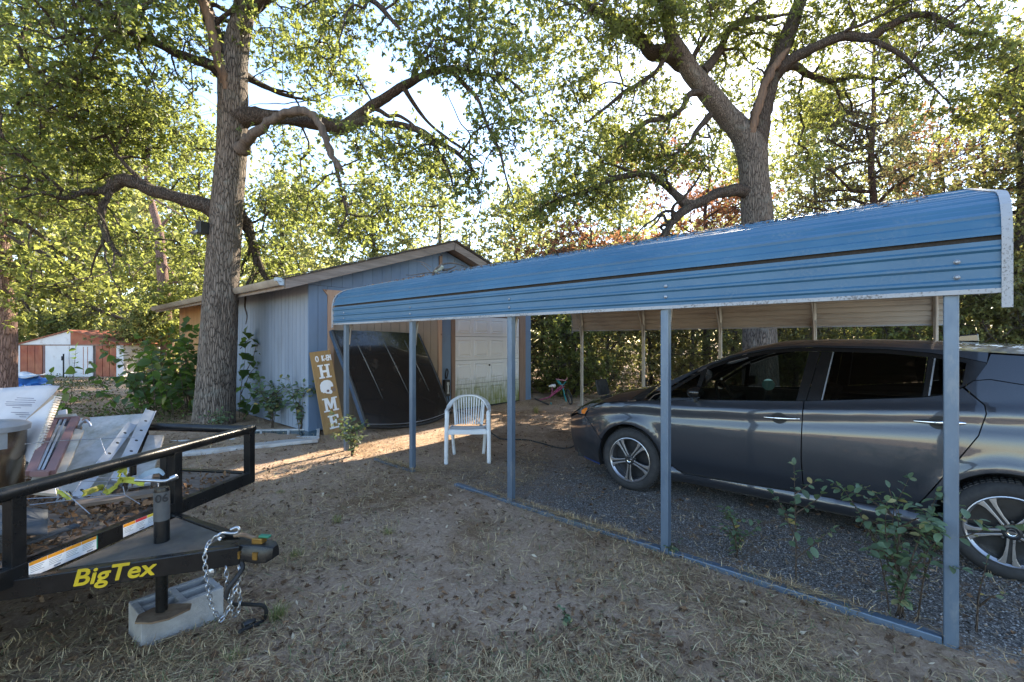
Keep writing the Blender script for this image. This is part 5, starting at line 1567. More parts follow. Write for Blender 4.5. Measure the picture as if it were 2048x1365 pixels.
# inner shell: floor, bulkheads, seats, steering wheel
mb = MB()
mb.box((VC-.80, -1.1, .18), (VC+.80, 1.86, .30)); mb.box((VC-.62, 1.86, .18), (VC+.62, 3.1, .60)); mb.box((VC-.78, 1.86, .30), (VC+.78, 1.90, .88)); mb.box((VC-.55, -1.1, .25), (VC+.55, -.05, .75))
part('underbody', mb, matt_black, car)
for s_ in (-1, 1):
    mb = MB(); mb.box((VC+s_*.80-.02, -.02, .25), (VC+s_*.80+.02, 1.86, 1.0)); part('door_lining', mb, matt_black, car)
mb = MB(); mb.box((VC-.76, 1.62, .70), (VC+.76, 2.1, .96)); part('dashboard', mb, matt_black, car, bevel=.05)
for (u0, w, xs2) in ((.92, .50, (-.36, .36)), (.02, .48, (-.40, 0.0, .40))):
    for x in xs2:
        mb = MB(); mb.box((VC+x-w/2, u0, .35), (VC+x+w/2, u0+.52, .58))
        mb.slab((VC+x-w/2+.03, u0+.06, .55), (VC+x+w/2-.03, u0+.06, .55), (VC+x+w/2-.07, u0-.16, 1.14), (VC+x-w/2+.07, u0-.16, 1.14), -.14)
        st = part('seat', mb, seat_m, car, bevel=.04)
        mb = MB(); mb.box((VC+x-.13, u0-.20, 1.17), (VC+x+.13, u0-.10, 1.34)); part('headrest', mb, seat_m, st, bevel=.04)
mb = MB(); c = Vector((VC-.36, 1.50, .98)); axw = Vector((0, -.9, .42)).normalized(); sx_ = Vector((1, 0, 0)); sy_ = axw.cross(sx_)
mb.tube([c+sx_*(.185*math.cos(t))+sy_*(.185*math.sin(t)) for t in np.linspace(0, 2*math.pi, 29)], .016, 7, cap=False); mb.tube([c-sx_*.18, c+Vector((0, .06, -.02)), c+sx_*.18], .018, 6); part('steering_wheel', mb, matt_black, car, 60)
mb = MB(); mb.lathe([(.05, 0), (.05, .004), (0, .004)], side_pt(-1, 1.03, 1.17, -.03), (-1, 0, 0), 18); part('window_sticker', mb, mat('sticker_green', (.05, .16, .14), .5, 0, (.10, .20, .18), 15, bstr=0), car)
# shark fin and tail aerial
mb = MB()
fin = [(-.16, 0), (-.19, .05), (-.30, .062), (-.305, 0)]
mb.prism([(u, z) for u, z in fin], (VC-.02, 0, 1.545), (0, 1, 0), (0, 0, 1), (.04, 0, 0)); part('roof_aerial', mb, paint, car, bevel=.008)

# wheels
def wheel(u, side):
    cz = .318; xo = VC+side*.885; ax = (side, 0, 0)
    c0 = Vector((xo, u, cz))
    mb = MB()
    Rt = .320
    tp = [(.222, -.20), (.245, -.205), (.285, -.20), (.308, -.185), (Rt, -.16), (Rt, -.05), (.309, -.022), (.288, -.004), (.262, .002), (.240, -.004), (.228, -.012), (.222, -.03)]
    mb.lathe(tp, c0, ax, 64)
    w = part('wheel', mb, tyre_m, car, 35)
    mb = MB()
    for k in range(60):
        a = 2*math.pi*k/60
        d = Vector((0, math.cos(a), math.sin(a))); tt = Vector((0, -math.sin(a), math.cos(a)))
        for (h0, h1) in ((-.158, -.112), (-.102, -.058), (-.046, -.024)):
            p = c0+d*(Rt-.002 if h1 < -.04 else Rt-.006)
            ex = Vector((side, 0, 0))
            q = [p+ex*h0-tt*.0115, p+ex*h1-tt*.0115, p+ex*h1+tt*.0115, p+ex*h0+tt*.0115]
            q2 = [x+d*.007 for x in q]
            mb.add(q+q2, [(4, 5, 6, 7), (0, 1, 5, 4), (1, 2, 6, 5), (2, 3, 7, 6), (3, 0, 4, 7)])
    tr = part('tread', mb, tyre_m, w); tr['kind'] = 'stuff'
    mb = MB(); mb.lathe([(.224, -.19), (.205, -.16), (.200, -.06), (.206, -.025), (.222, -.012), (.228, -.006), (.222, -.004), (.214, -.012)], c0, ax, 48); part('rim', mb, alloy, w, 40)
    mb = MB(); mb.lathe([(.205, -.10), (0, -.10)], c0, ax, 32); part('brake_disc', mb, alloy_dark, w)
    ex = Vector((side, 0, 0))
    for k in range(5):
        a = math.pi/2*3+2*math.pi*k/5+.06
        d = Vector((0, math.cos(a), math.sin(a))); tt = Vector((0, -math.sin(a), math.cos(a)))
        # dark core of the spoke with two machined faces
        mb = MB()
        core = [(.04, -.022), (.10, -.022), (.17, -.032), (.216, -.062), (.216, .062), (.17, .032), (.10, .022), (.04, .022)]
        mb.prism(core, c0+ex*(-.042), d, tt, ex*.022); part('spoke', mb, alloy_dark, w, bevel=.003)
        for q in (-1, 1):
            mb = MB()
            face = [(.045, q*.007), (.10, q*.008), (.17, q*.010), (.217, q*.014), (.217, q*.060), (.19, q*.040), (.165, q*.030), (.10, q*.021), (.045, q*.021)]
            mb.prism(face if q > 0 else face[::-1], c0+ex*(-.020), d, tt, ex*.010); part('spoke_face', mb, alloy, w, bevel=.002)
    mb = MB(); mb.lathe([(.052, -.03), (.048, -.006), (.034, -.003), (.030, -.006), (0, -.006)], c0, ax, 24); part('hub_cap', mb, alloy_dark, w, 40)
    mb = MB(); mb.tube([c0+ex*(-.004)+Vector((0, .021*math.cos(t), .021*math.sin(t))) for t in np.linspace(0, 2*math.pi, 21)], .003, 5, cap=False); mb.box((-.003, -.025, -.004), (.001, .025, .004), 0, Matrix.Translation(c0+ex*(-.004))); part('hub_emblem', mb, chrome, w)
    for k in range(5):
        a = math.pi/2+2*math.pi*k/5+.06
        mb = MB(); mb.lathe([(.009, -.03), (.009, -.018), (0, -.016)], c0+Vector((0, .062*math.cos(a), .062*math.sin(a))), ax, 6); part('wheel_nut', mb, alloy_dark, w)
for u in (2.295, -.402):
    for side in (-1, 1):
        wheel(u, side)
# ---------------------------------------------------------------- utility trailer
black_steel = mat('black_steel', (0.006, 0.006, 0.0065), 0.3, 0, (0.010, .010, .010), 8, bs=90, bstr=.10, dirt=(.05, .042, .035), dirt_amt=.15, dscale=9, spec=.38)
deck_wood = wood_mat('deck_wood', (0.22, 0.16, 0.115), (0.10, 0.072, 0.055), 'X', 0.85, 0.7, .12)
zinc = mat('zinc', (0.46, 0.48, 0.51), 0.32, 0.9, (0.34, .36, .39), 25, bstr=.05)
jack_grey = mat('jack_grey', (0.10, 0.105, 0.11), 0.5, .3, None, 12, dirt=(.10, .10, .10), dirt_amt=.4, bstr=.1)
rusty = mat('rusty_plate', (0.24, 0.17, 0.11), 0.8, .2, (0.13, .08, .05), 15, bs=60, bstr=.3)
yellow_print = mat('yellow_print', (0.66, 0.47, 0.015), 0.45, bstr=0)
brass = mat('brass_plated', (0.30, 0.17, 0.04), 0.4, .6, (.18, .10, .025), 20, bstr=.05)
conc = mat('concrete', (0.36, 0.35, 0.34), 0.95, 0, (0.27, .26, .255), 14, bs=150, bstr=.9, dirt=(.2, .18, .16), dirt_amt=.25)
T_ANG = math.atan2(-.832, .5551)
tr = thing('utility_trailer', 'black steel utility trailer with pipe rail and yellow tongue lettering', 'trailer', (.348, 3.129, 0), T_ANG)
TM = ROOT[tr.name]
def tw(x, y, z): return TM @ Vector((x, y, z))
def tp_(name, mb, m, par=None, smooth=None, bevel=0): return part(name, mb, m, par or tr, smooth, world=False, bevel=bevel)
W2 = 1.045; LEN = 3.1
FZ0, FZ1 = .505, .585
# frame: angle-iron sides and front
def cm(name, p, q, w, h, m=black_steel, bevel=.003):
    mb = MB(); mb.bar(p, q, w, h); return tp_(name, mb, m, bevel=bevel)
cm('front_crossmember', (0, -W2+.025, (FZ0+FZ1)/2), (0, W2-.025, (FZ0+FZ1)/2), .05, FZ1-FZ0)
for y in (-W2, W2):
    cm('side_member', (.025, y, (FZ0+FZ1)/2), (-LEN, y, (FZ0+FZ1)/2), .05, FZ1-FZ0)
cm('rear_crossmember', (-LEN-.025, -W2, .545), (-LEN-.025, W2, .545), .05, .08)
for x in (-.6, -1.2, -1.8, -2.4):
    cm('floor_joist', (x, -W2+.03, .525), (x, W2-.03, .525), .04, .05)
n = 12
for k in range(n):
    y0 = -W2+.03+(2*W2-.06)*k/n; y1 = -W2+.03+(2*W2-.06)*(k+1)/n
    mb = MB(); mb.box((-LEN+.02, y0+.004, .552), (-.028, y1-.004, .578)); tp_('plank', mb, deck_wood, bevel=.003)
# pipe top rail with mitred corners, uprights
RZ = .90; RR = .031
mb = MB(); mb.tube([(0, -W2-.03, RZ), (0, W2+.035, RZ)], RR, 20); tp_('top_rail', mb, black_steel, smooth=50)
for y in (-W2, W2):
    mb = MB(); mb.tube([(-.02, y, RZ-.002), (-LEN, y, RZ-.002)], RR, 20); tp_('top_rail', mb, black_steel, smooth=50)
for (x, y) in ((0, W2), (0, .415), (-.005, -.375), (0, -W2), (-.9, W2), (-1.8, W2), (-LEN, W2), (-.9, -W2), (-1.8, -W2), (-LEN, -W2)):
    mb = MB(); mb.box((x-.026, y-.028, FZ0+.003), (x+.026, y+.028, RZ-.015)); tp_('upright', mb, black_steel, bevel=.004)
mb = MB(); mb.box((-.09, .40, FZ0+.003), (-.04, .45, RZ-.02)); tp_('upright', mb, black_steel, bevel=.004)
# drawbar: two channels meeting at the coupler
TZ0, TZ1 = .450, .538
def tongue(sg):
    p = Vector((-.25, sg*.50, 0)); q = Vector((.80, sg*.035, 0))
    mb = MB()
    z0a, z1a, z0b, z1b = TZ0-.012, TZ1-.02, TZ0+.035, TZ1+.035
    d = (q-p).normalized(); nn = Vector((-d.y, d.x, 0))*.02
    mb.add([p-nn+Vector((0, 0, z0a)), p+nn+Vector((0, 0, z0a)), p+nn+Vector((0, 0, z1a)), p-nn+Vector((0, 0, z1a)), q-nn+Vector((0, 0, z0b)), q+nn+Vector((0, 0, z0b)), q+nn+Vector((0, 0, z1b)), q-nn+Vector((0, 0, z1b))], [(0, 3, 2, 1), (4, 5, 6, 7), (0, 1, 5, 4), (1, 2, 6, 5), (2, 3, 7, 6), (3, 0, 4, 7)])
    o = tp_('drawbar', mb, black_steel, bevel=.004)
    return o, p, q, nn, d
t1, p1, q1_, nn1, d1_ = tongue(-1)
tongue(1)
# lettering on the near drawbar
lm = text_mesh('BigTex', .100, .0008, .25, 0.0, 1.10)
fa = p1+(q1_-p1)*.565
slope = (.041)/(q1_-p1).length
nrm = -nn1.normalized() if (-nn1).dot(Vector((0, -1, 0))) > 0 else nn1.normalized()
o_ = Vector((fa.x, fa.y, .513))+nrm*.0218
exv = Vector((d1_.x, d1_.y, slope)); eyv = Vector((-slope*d1_.x, -slope*d1_.y, 1))
bolder(lm, .0022); place(lm, o_, exv, eyv)
tp_('lettering', lm, yellow_print, t1)
# gusset plate between the drawbars and jack
mb = MB(); mb.prism([(.12, -.30), (.62, -.085), (.62, .085), (.12, .30)], (0, 0, .530), (1, 0, 0.03), (0, 1, .0), (0, 0, .006)); tp_('tongue_plate', mb, mat('dusty_steel', (.085, .072, .058), .6, 0, (.045, .04, .034), 9, bs=80, bstr=.2))
JX = .335
mb = MB(); mb.tube([(JX, 0, .44), (JX, 0, .80), (JX, 0, .815)], [.033, .033, .030], 24); jk = tp_('jack', mb, black_steel, smooth=40)
mb = MB(); mb.tube([(JX, 0, .655), (JX, 0, .798)], .0342, 24, cap=False); lb = tp_('jack_label', mb, jack_grey, jk, smooth=40)
nm = text_mesh('06', .055, .0006, 0, .001)
dirc = (TM.to_3x3().inverted() @ (CAM-tw(JX, 0, .77)))
dirc.z = 0; dirc.normalize()
place(nm, Vector((JX, 0, .768))+dirc*.0355, Vector((-dirc.y, dirc.x, 0)), (0, 0, 1)); tp_('jack_number', nm, matt_black, jk)
mb = MB(); mb.tube([(JX, 0, .20), (JX, 0, .46)], .026, 20); tp_('jack_leg', mb, black_steel, jk, smooth=40)
mb = MB(); mb.prism([(-.10, -.035), (-.03, -.075), (.04, -.075), (.12, -.02), (.12, .03), (.03, .075), (-.05, .075), (-.10, .035)], (JX, 0, .178), (.8, .6, 0), (-.6, .8, 0.0), (0, 0, .009)); tp_('jack_foot', mb, rusty, jk)
mb = MB(); mb.lathe([(.055, 0), (.055, .012), (0, .012)], (JX, 0, .527), (0, 0, 1), 6); tp_('jack_collar', mb, black_steel, jk)
hd = [(JX, 0, .822), (JX-.05, -.03, .825), (JX-.17, -.05, .83), (JX-.19, -.05, .85)]
hd = [TM.inverted() @ P(348, 957, 2.36), TM.inverted() @ P(330, 964, 2.35), TM.inverted() @ P(300, 963, 2.33), TM.inverted() @ P(270, 962, 2.32)]
mb = MB(); mb.tube(catmull([tuple(h) for h in hd], 4), .008, 8); mb.lathe([(0, -.02), (.013, -.015), (.013, .015), (0, .02)], hd[0], tuple(hd[0]-hd[1]), 10); tp_('jack_crank', mb, zinc, jk, smooth=50)
# coupler
mb = MB()
sec = [(.58, .052, .465, .550), (.70, .052, .478, .562), (.76, .055, .49, .568), (.83, .050, .50, .574), (.89, .052, .495, .577), (.94, .045, .50, .572), (.96, .025, .51, .562)]
rows = []
for x, w, z0, z1 in sec:
    rows.append([Vector((x, -w, z0)), Vector((x, -w*1.0, z0+(z1-z0)*.55)), Vector((x, -w*.7, z1)), Vector((x, w*.7, z1)), Vector((x, w, z0+(z1-z0)*.55)), Vector((x, w, z0))])
mb.grid(rows, closed=True); mb.add(rows[0], [tuple(range(6))]); mb.add(rows[-1], [tuple(range(6))])
cp = tp_('coupler', mb, black_steel, smooth=35, bevel=.004)
for x in (.80, .89):
    mb = MB(); mb.box((x-.012, -.056, .515), (x+.012, -.046, .55)); tp_('brass_clip', mb, brass, cp)
mb = MB(); mb.box((.845, -.02, .572), (.90, .02, .60)); tp_('latch_block', mb, brass, cp, bevel=.004)
mb = MB(); mb.tube(catmull([(.74, 0, .60), (.79, 0, .605), (.83, .0, .598), (.89, 0, .585)], 4), .010, 8); tp_('latch_lever', mb, rusty, cp, smooth=50)
mb = MB(); mb.box((.875, -.012, .600), (.93, .014, .612)); tp_('latch_pin', mb, mat('green_plastic', (.03, .22, .12), .5, bstr=0), cp, bevel=.004)
mb = MB(); mb.lathe([(.028, 0), (.028, .012), (.012, .02), (0, .02)], (.66, -.055, .448), (0, -1, 0), 12); tp_('chain_bolt', mb, zinc, cp)
# warning labels on the front crossmember
white_label = mat('label_white', (.72, .73, .74), .45, bstr=0, amt=.08)
lab_cols = {k: mat('label_'+k, c, .45, bstr=0, amt=.1) for k, c in (('orange', (.75, .30, .02)), ('red', (.55, .05, .05)), ('yellow', (.75, .55, .05)), ('green', (.03, .25, .15)), ('ink', (.25, .26, .28)))}
def sticker(y0, y1, heads):
    mb = MB(); mb.box((.0252, y0, FZ0+.008), (.0262, y1, FZ1-.006)); s = tp_('warning_label', mb, white_label)
    n = len(heads)
    for i, h in enumerate(heads):
        a = y0+(y1-y0)*i/n; b = y0+(y1-y0)*(i+1)/n
        mb = MB(); mb.box((.0263, a+.001, FZ1-.021), (.0266, b-.001, FZ1-.006)); tp_('label_header', mb, lab_cols[h], s)
        mb = MB()
        for j in range(4):
            z = FZ1-.029-j*.0075
            mb.box((.0263, a+.006, z-.0012), (.0265, b-.012-(j % 3)*.006, z+.0012))
        if i % 2 == 1:
            mb.box((.0263, (a+b)/2-.01, FZ0+.012), (.0265, (a+b)/2+.018, FZ0+.019))
        tp_('label_print', mb, lab_cols['ink'], s)
    mb = MB(); mb.box((.0254, y1, FZ0+.008), (.0263, y1+.005, FZ1-.006)); tp_('label_edge', mb, lab_cols['green'], s)
sticker(-.345, -.06, ['orange', 'orange', 'orange', 'orange'])
sticker(.075, .345, ['orange', 'red', 'yellow', 'green'])
# safety chains and breakaway lead
def chain(pts, m=zinc, r=.0028, pitch=.023):
    pl = [Vector(p) for p in catmull([tuple(p) for p in pts], 8)]
    S_ = [0.0]
    for a, b in zip(pl[:-1], pl[1:]):
        S_.append(S_[-1]+(b-a).length)
    n = int(S_[-1]/pitch)
    arr = np.array([tuple(p) for p in pl])
    ref = None
    for k in range(n):
        s = (k+.5)*pitch
        c = Vector([np.interp(s, S_, arr[:, i]) for i in range(3)])
        c2 = Vector([np.interp(s+.01, S_, arr[:, i]) for i in range(3)])
        d = (c2-c).normalized()
        a = Vector((0, 0, 1)) if abs(d.z) < .9 else Vector((1, 0, 0))
        sx = d.cross(a).normalized(); sy = d.cross(sx)
        if k % 2: sx, sy = sy, sx
        mb = MB(); L = pitch*.66; w = pitch*.36
        loop = [c+d*(L*math.cos(t))+sx*(w*math.sin(t)) for t in np.linspace(0, 2*math.pi, 13)]
        mb.tube(loop, r, 5, cap=False)
        part('chain_link', mb, m, tr, 60)
Cq = lambda x, y, Z: P(380+x/5.46, 1030+y/5.46, Z)
chain([Cq(225, 290, 2.12), Cq(170, 390, 2.08), Cq(165, 550, 2.07), Cq(182, 700, 2.07), Cq(205, 850, 2.08), Cq(235, 980, 2.09), Cq(285, 1095, 2.10), Cq(345, 1150, 2.12), Cq(405, 1060, 2.14), Cq(450, 960, 2.15), Cq(480, 850, 2.15), Cq(520, 760, 2.16), Cq(540, 640, 2.17), Cq(530, 560, 2.18)])
chain([Cq(390, 575, 2.14), Cq(402, 700, 2.14), Cq(430, 900, 2.16), Cq(462, 1060, 2.18), Cq(495, 1110, 2.2), Cq(528, 1050, 2.2), Cq(545, 900, 2.2), Cq(520, 780, 2.2), Cq(545, 680, 2.2)])
mb = MB(); mb.tube(catmull([tuple(Cq(*q)) for q in ((335, 285, 2.1), (308, 262, 2.1), (318, 222, 2.1), (370, 208, 2.12), (450, 212, 2.14), (520, 200, 2.15), (538, 165, 2.15), (510, 145, 2.15), (440, 172, 2.14))], 6), .0065, 8); part('safety_hook', mb, zinc, tr, 60)
mb = MB(); mb.tube(catmull([tuple(Cq(*q)) for q in ((235, 300, 2.1), (270, 250, 2.1), (300, 240, 2.1), (330, 270, 2.1))], 5), .005, 7); part('hook_latch', mb, zinc, tr, 60)
mb = MB(); mb.tube(catmull([tuple(Cq(*q)) for q in ((566, 505, 2.2), (572, 590, 2.18), (505, 700, 2.15), (420, 810, 2.13), (392, 900, 2.13))], 6), .011, 8); part('wiring_lead', mb, rubber, tr, 60)
mb = MB(); mb.tube(catmull([tuple(Cq(*q)) for q in ((400, 905, 2.2), (470, 985, 2.3), (560, 982, 2.4), (700, 990, 2.48), (795, 1000, 2.52), (832, 1060, 2.54), (812, 1150, 2.56), (740, 1200, 2.5), (640, 1240, 2.44), (540, 1285, 2.38))], 6), .010, 8); part('wiring_lead', mb, rubber, tr, 60)
mb = MB(); a, b = G(485, 1262), G(510, 1250); mb.tube([a+Vector((0, 0, .022)), a*.5+b*.5+Vector((0, 0, .022)), b+Vector((0, 0, .020))], [.018, .020, .012], 10); part('wiring_plug', mb, plast_black, tr, 50)
# wheels and guards (axle well back)
for y in (-1, 1):
    mb = MB(); c = Vector((-1.75, y*(W2+.17), .335))
    mb.lathe([(.19, -.1), (.30, -.1), (.33, -.08), (.335, 0), (.33, .08), (.30, .1), (.19, .1)], c, (0, 1, 0), 36); wl = tp_('wheel', mb, tyre_m, smooth=40)
    mb = MB(); mb.lathe([(.195, .08), (.18, .05), (.10, .06), (.05, .09), (0, .09)], c, (0, y, 0), 28); tp_('rim', mb, zinc, wl, smooth=40)
    mb = MB(); rr_ = [[Vector((-1.75+.42*math.cos(t), y*(W2+.03)+y*dd, .33+.40*math.sin(t))) for t in np.linspace(.25, math.pi-.25, 16)] for dd in (0, .27)]
    mb.grid(rr_); tp_('wheel_guard', mb, black_steel, smooth=60)
# leaves and grit on the deck
def deck_litter():
    rs = np.random.RandomState(17); n = 5200
    x = -.05-1.5*rs.random(n)**1.3; y = rs.uniform(-.95, .95, n)
    k = np.sin(x*5+1)+np.sin(y*6)+rs.normal(0, .6, n) > -.4
    x, y = x[k], y[k]; n = len(x)
    p = np.array([tuple(tw(a, b, .585)) for a, b in zip(x, y)]); p[:, 2] += rs.uniform(0, .03, n)
    co, q, rnd = leaf_cards(rs, p, 1, .006, .034, .3, .5, 0)
    o = bpy.data.objects.new('deck_litter', np_mesh('deck_litter', co, q, rnd, [MATS['dead_leaf']])); C.objects.link(o)
    o['kind'] = 'stuff'; o['label'] = 'dry brown leaves lying on the trailer deck'; o['category'] = 'leaves'
deck_litter()

# concrete block under the jack
o1 = G(282, 1308); o2 = G(428, 1246); o3 = G(243, 1270)
ex = (o2-o1); ex.z = 0; ex = ex.normalized(); ey = Vector((-ex.y, ex.x, 0)); 
if ey.dot(o3-o1) < 0: ey = -ey
BL, BW, BH = .37, .235, .172
blk = MB()
outer = [(0, 0), (BL, 0), (BL, BW), (0, BW)]
t_ = .032
cells = [(t_, BL/2-t_*.5), (BL/2+t_*.5, BL-t_)]
def bpnt(a, b, z): return o1+ex*a+ey*b+Vector((0, 0, z-o1.z))
# solid made of strips between the cores
for (a0, a1) in ((0, t_), (cells[0][1], cells[1][0]), (BL-t_, BL)):
    blk.slab(bpnt(a0, t_, BH-.001), bpnt(a1, t_, BH-.001), bpnt(a1, BW-t_, BH-.001), bpnt(a0, BW-t_, BH-.001), BH+.01)
for (b0, b1) in ((0, t_), (BW-t_, BW)):
    blk.slab(bpnt(0, b0, BH), bpnt(BL, b0, BH), bpnt(BL, b1, BH), bpnt(0, b1, BH), BH+.01)
blk.slab(bpnt(t_, BW*.46, BH-.002), bpnt(BL-t_, BW*.46, BH-.002), bpnt(BL-t_, BW*.46+.028, BH-.002), bpnt(t_, BW*.46+.028, BH-.002), BH)
ob = part('concrete_block', blk, conc, None, bevel=.004)
top(ob, 'grey hollow concrete block under the trailer jack foot', 'block')
# ---------------------------------------------------------------- load on the trailer
sheet_white = mat('sheet_white', (0.52, 0.49, 0.47), 0.6, 0, (0.44, .41, .38), 5, bstr=.1, bs=30, dirt=(.20, .18, .12), dirt_amt=.55, dscale=4)
paper = mat('paper', (0.58, 0.53, 0.51), 0.8, 0, (0.50, .45, .43), 4, bstr=.1)
print_ink = mat('print_ink', (.22, .21, .24), .8, bstr=0)
corrug = mat('corrugated_edge', (0.66, 0.60, 0.52), 0.85, 0, (0.42, .34, .26), 26, stretch=(1, 1, 5), bstr=.3)
mauve = mat('mauve_frame', (0.19, 0.105, 0.10), 0.55, 0, (0.15, .08, .08), 4, bstr=.1)
alu = mat('aluminium', (0.44, 0.46, 0.50), 0.4, .7, (0.34, .36, .41), 8, stretch=(1, 1, .3), bstr=.05)
stainless = mat('stainless', (0.36, 0.29, 0.215), 0.24, 1.0, (0.32, .26, .19), 2, bs=40, bstr=.02)
lid_grey = mat('lid_grey', (0.24, 0.24, 0.245), 0.5, 0, None, 6, bstr=.1, dirt=(.4, .4, .4), dirt_amt=.2)
mat_grey = mat('mat_grey', (0.045, 0.052, 0.062), 0.75, 0, (.03, .035, .042), 4, bs=120, bstr=.4)
strap_yellow = mat('strap_yellow', (0.24, 0.21, 0.035), 0.7, 0, (0.40, .42, .04), 10, bstr=.3)
wire_m = mat('wire', (0.38, 0.38, 0.40), 0.4, .8, bstr=0)

# stainless bin
c = P(-8, 1012, 2.78); c.z = .580
can = thing('trash_can', 'stainless steel trash can with grey lid standing on trailer deck', 'trash can', tuple(c))
mb = MB(); mb.lathe([(0, 0), (.115, 0), (.117, .02), (.132, .43), (.134, .44)], c, (0, 0, 1), 40); part('body', mb, stainless, can, 40)
mb = MB(); mb.lathe([(.136, .425), (.148, .428), (.150, .458), (.136, .472), (.09, .485), (0, .490)], c, (0, 0, 1), 40); part('lid', mb, lid_grey, can, 35)
mb = MB(); d = (CAM-c); d.z = 0; d.normalize(); e = Vector((-d.y, d.x, 0))
rows = [[c+Vector((0, 0, z))+(d*math.cos(t)+e*math.sin(t))*(.115+.04*z+.003) for t in np.linspace(-.9, .35, 12)] for z in np.linspace(.33, .43, 6)]
mb.grid(rows); part('front_flap', mb, lid_grey, can, 40)

def slab_thing(name, label, cat, corners, th, m, bevel=.002, group=None):
    mb = MB(); mb.slab(*[P(*q) for q in corners], th)
    o = part(name, mb, m, None, bevel=bevel); return top(o, label, cat, group)
# white board leaning low over the far rail
slab_thing('hardboard_sheet', 'stained white hardboard sheet leaning on the far trailer rail', 'sheet', [(110, 1005, 2.78), (215, 995, 2.86), (300, 828, 3.62), (158, 838, 3.46)], .03, sheet_white)
# slotted metal bars beside it
def slotted_bar(label, a, b, w, grp):
    a, b = P(*a), P(*b)
    t = thing('slotted_bar', label, 'metal bar', tuple(a), 0, grp)
    d = (b-a).normalized(); v_ = (CAM-(a+b)/2).normalized(); sx = d.cross(v_).normalized(); up = sx.cross(d)
    mb = MB(); mb.bar(a, b, w, .035, 0, up); part('web', mb, alu, t, bevel=.003)
    L = (b-a).length; n = int(L/.12)
    for k in range(n):
        c = a+d*(.06+k*.12)+up*.0178*(1 if up.dot(v_) > 0 else -1)
        mb = MB(); mb.lathe([(.010, 0), (0, .0005)], c, tuple(up*(1 if up.dot(v_) > 0 else -1)), 12); part('hole', mb, matt_black, t)
    for q in (-1, 1):
        mb = MB(); mb.bar(a+sx*(q*w*.5), b+sx*(q*w*.5), .006, .05, 0, up); part('flange', mb, alu, t)
slotted_bar('blue-grey slotted metal bar lying across the white sheet', (150, 1000, 2.72), (262, 852, 3.40), .05, 'slotted metal bars on the trailer')
slotted_bar('pale slotted metal bar at the right edge of the white sheet', (232, 968, 2.90), (300, 826, 3.56), .065, 'slotted metal bars on the trailer')
# mauve drawer frame with rails
fr = thing('drawer_frame', 'mauve wooden frame with two metal runners on the trailer', 'frame', tuple(P(100, 900, 2.95)))
fc = [P(62, 948, 2.62), P(100, 948, 2.66), P(152, 838, 3.25), P(108, 842, 3.18)]
def along(i, j, t): return fc[i]*(1-t)+fc[j]*t
for a, b in ((fc[0], fc[3]), (fc[1], fc[2]), (fc[3], fc[2]), (fc[0], fc[1])):
    mb = MB(); mb.bar(a, b, .045, .03); part('frame_bar', mb, mauve, fr, bevel=.002)
for t in (.33, .55):
    mb = MB(); mb.bar(along(0, 1, t), along(3, 2, t), .012, .02); part('runner', mb, alu, fr)
mb = MB(); mb.slab(*[q-Vector((0, 0, .02)) for q in fc], .006); part('backing', mb, mat('frame_back', (.24, .19, .19), .7), fr)
mb = MB(); mb.slab(P(112, 833, 3.2), P(153, 830, 3.27), P(160, 840, 3.26), P(112, 846, 3.2), .02); part('end_board', mb, sheet_white, fr)
# caster lying on the panel
cs = thing('caster', 'small double caster wheel lying on the white sheet', 'caster', tuple(P(165, 855, 3.15)))
for (px, py, r) in ((172, 842, .022), (157, 858, .020)):
    mb = MB(); cc = P(px, py, 3.16); ax = (CAM-cc).normalized()
    mb.lathe([(.004, -.012), (r*.5, -.014), (r, -.010), (r, .010), (r*.6, .014), (.004, .012)], cc, tuple(ax), 16); part('wheel', mb, jamb_wood if px > 160 else rusty, cs, 40)
mb = MB(); mb.tube([P(157, 858, 3.15), P(165, 846, 3.14), P(172, 842, 3.14), P(180, 850, 3.14), P(182, 855, 3.14)], .008, 6); part('fork', mb, alu, cs, 60)
# printed packing sheet and folded cardboard
ps = thing('packing_sheet', 'curled printed white packing sheet at the left of the load', 'packaging', tuple(P(30, 830, 3.1)))
mb = MB()
rows = []
for i in range(9):
    t = i/8
    rows.append([P(-60+(180-60*t*.9)*k/8-0*k, 776+3*math.sin(k*.7)+t*(78+10*math.sin(k*.5)), 3.30-.25*t+.04*math.sin(k*.8+t*2)) for k in range(9)])
mb.grid(rows); o = part('sheet', mb, paper, ps, 60); sm_ = o.modifiers.new('thick', 'SOLIDIFY'); sm_.thickness = .004
mb = MB()
for (x0, x1, y) in ((34, 68, 797), (30, 72, 801), (12, 70, 805), (10, 64, 809), (12, 64, 812), (25, 42, 816), (22, 58, 826), (30, 60, 830), (20, 52, 834)):
    a = P(x0, y, 3.10); b = P(x1, y+1.2, 3.10); mb.slab(a, b, b-Vector((0, 0, .004)), a-Vector((0, 0, .004)), .001)
part('print', mb, print_ink, ps)
fbx = thing('folded_cardboard', 'slab of cardboard with ribbed torn edge leaning beside the bin', 'cardboard', tuple(P(80, 880, 2.95)))
mb = MB(); mb.slab(P(40, 852, 3.02), P(52, 924, 2.80), P(62, 928, 2.76), P(112, 795, 3.06), .015); part('face', mb, paper, fbx)
mb = MB()
for k in range(26):
    t = k/25; a = P(62, 928, 2.755)*(1-t)+P(112, 795, 3.055)*t; b = P(73, 926, 2.80)*(1-t)+P(124, 797, 3.10)*t
    d = (P(112, 795, 3.055)-P(62, 928, 2.755)).normalized()*.0062
    nn = (CAM-a).normalized()*(.004 if k % 2 else .0015)
    mb.slab(a-d+nn, b-d+nn, b+d+nn, a+d+nn, .012)
part('ribbed_edge', mb, corrug, fbx)
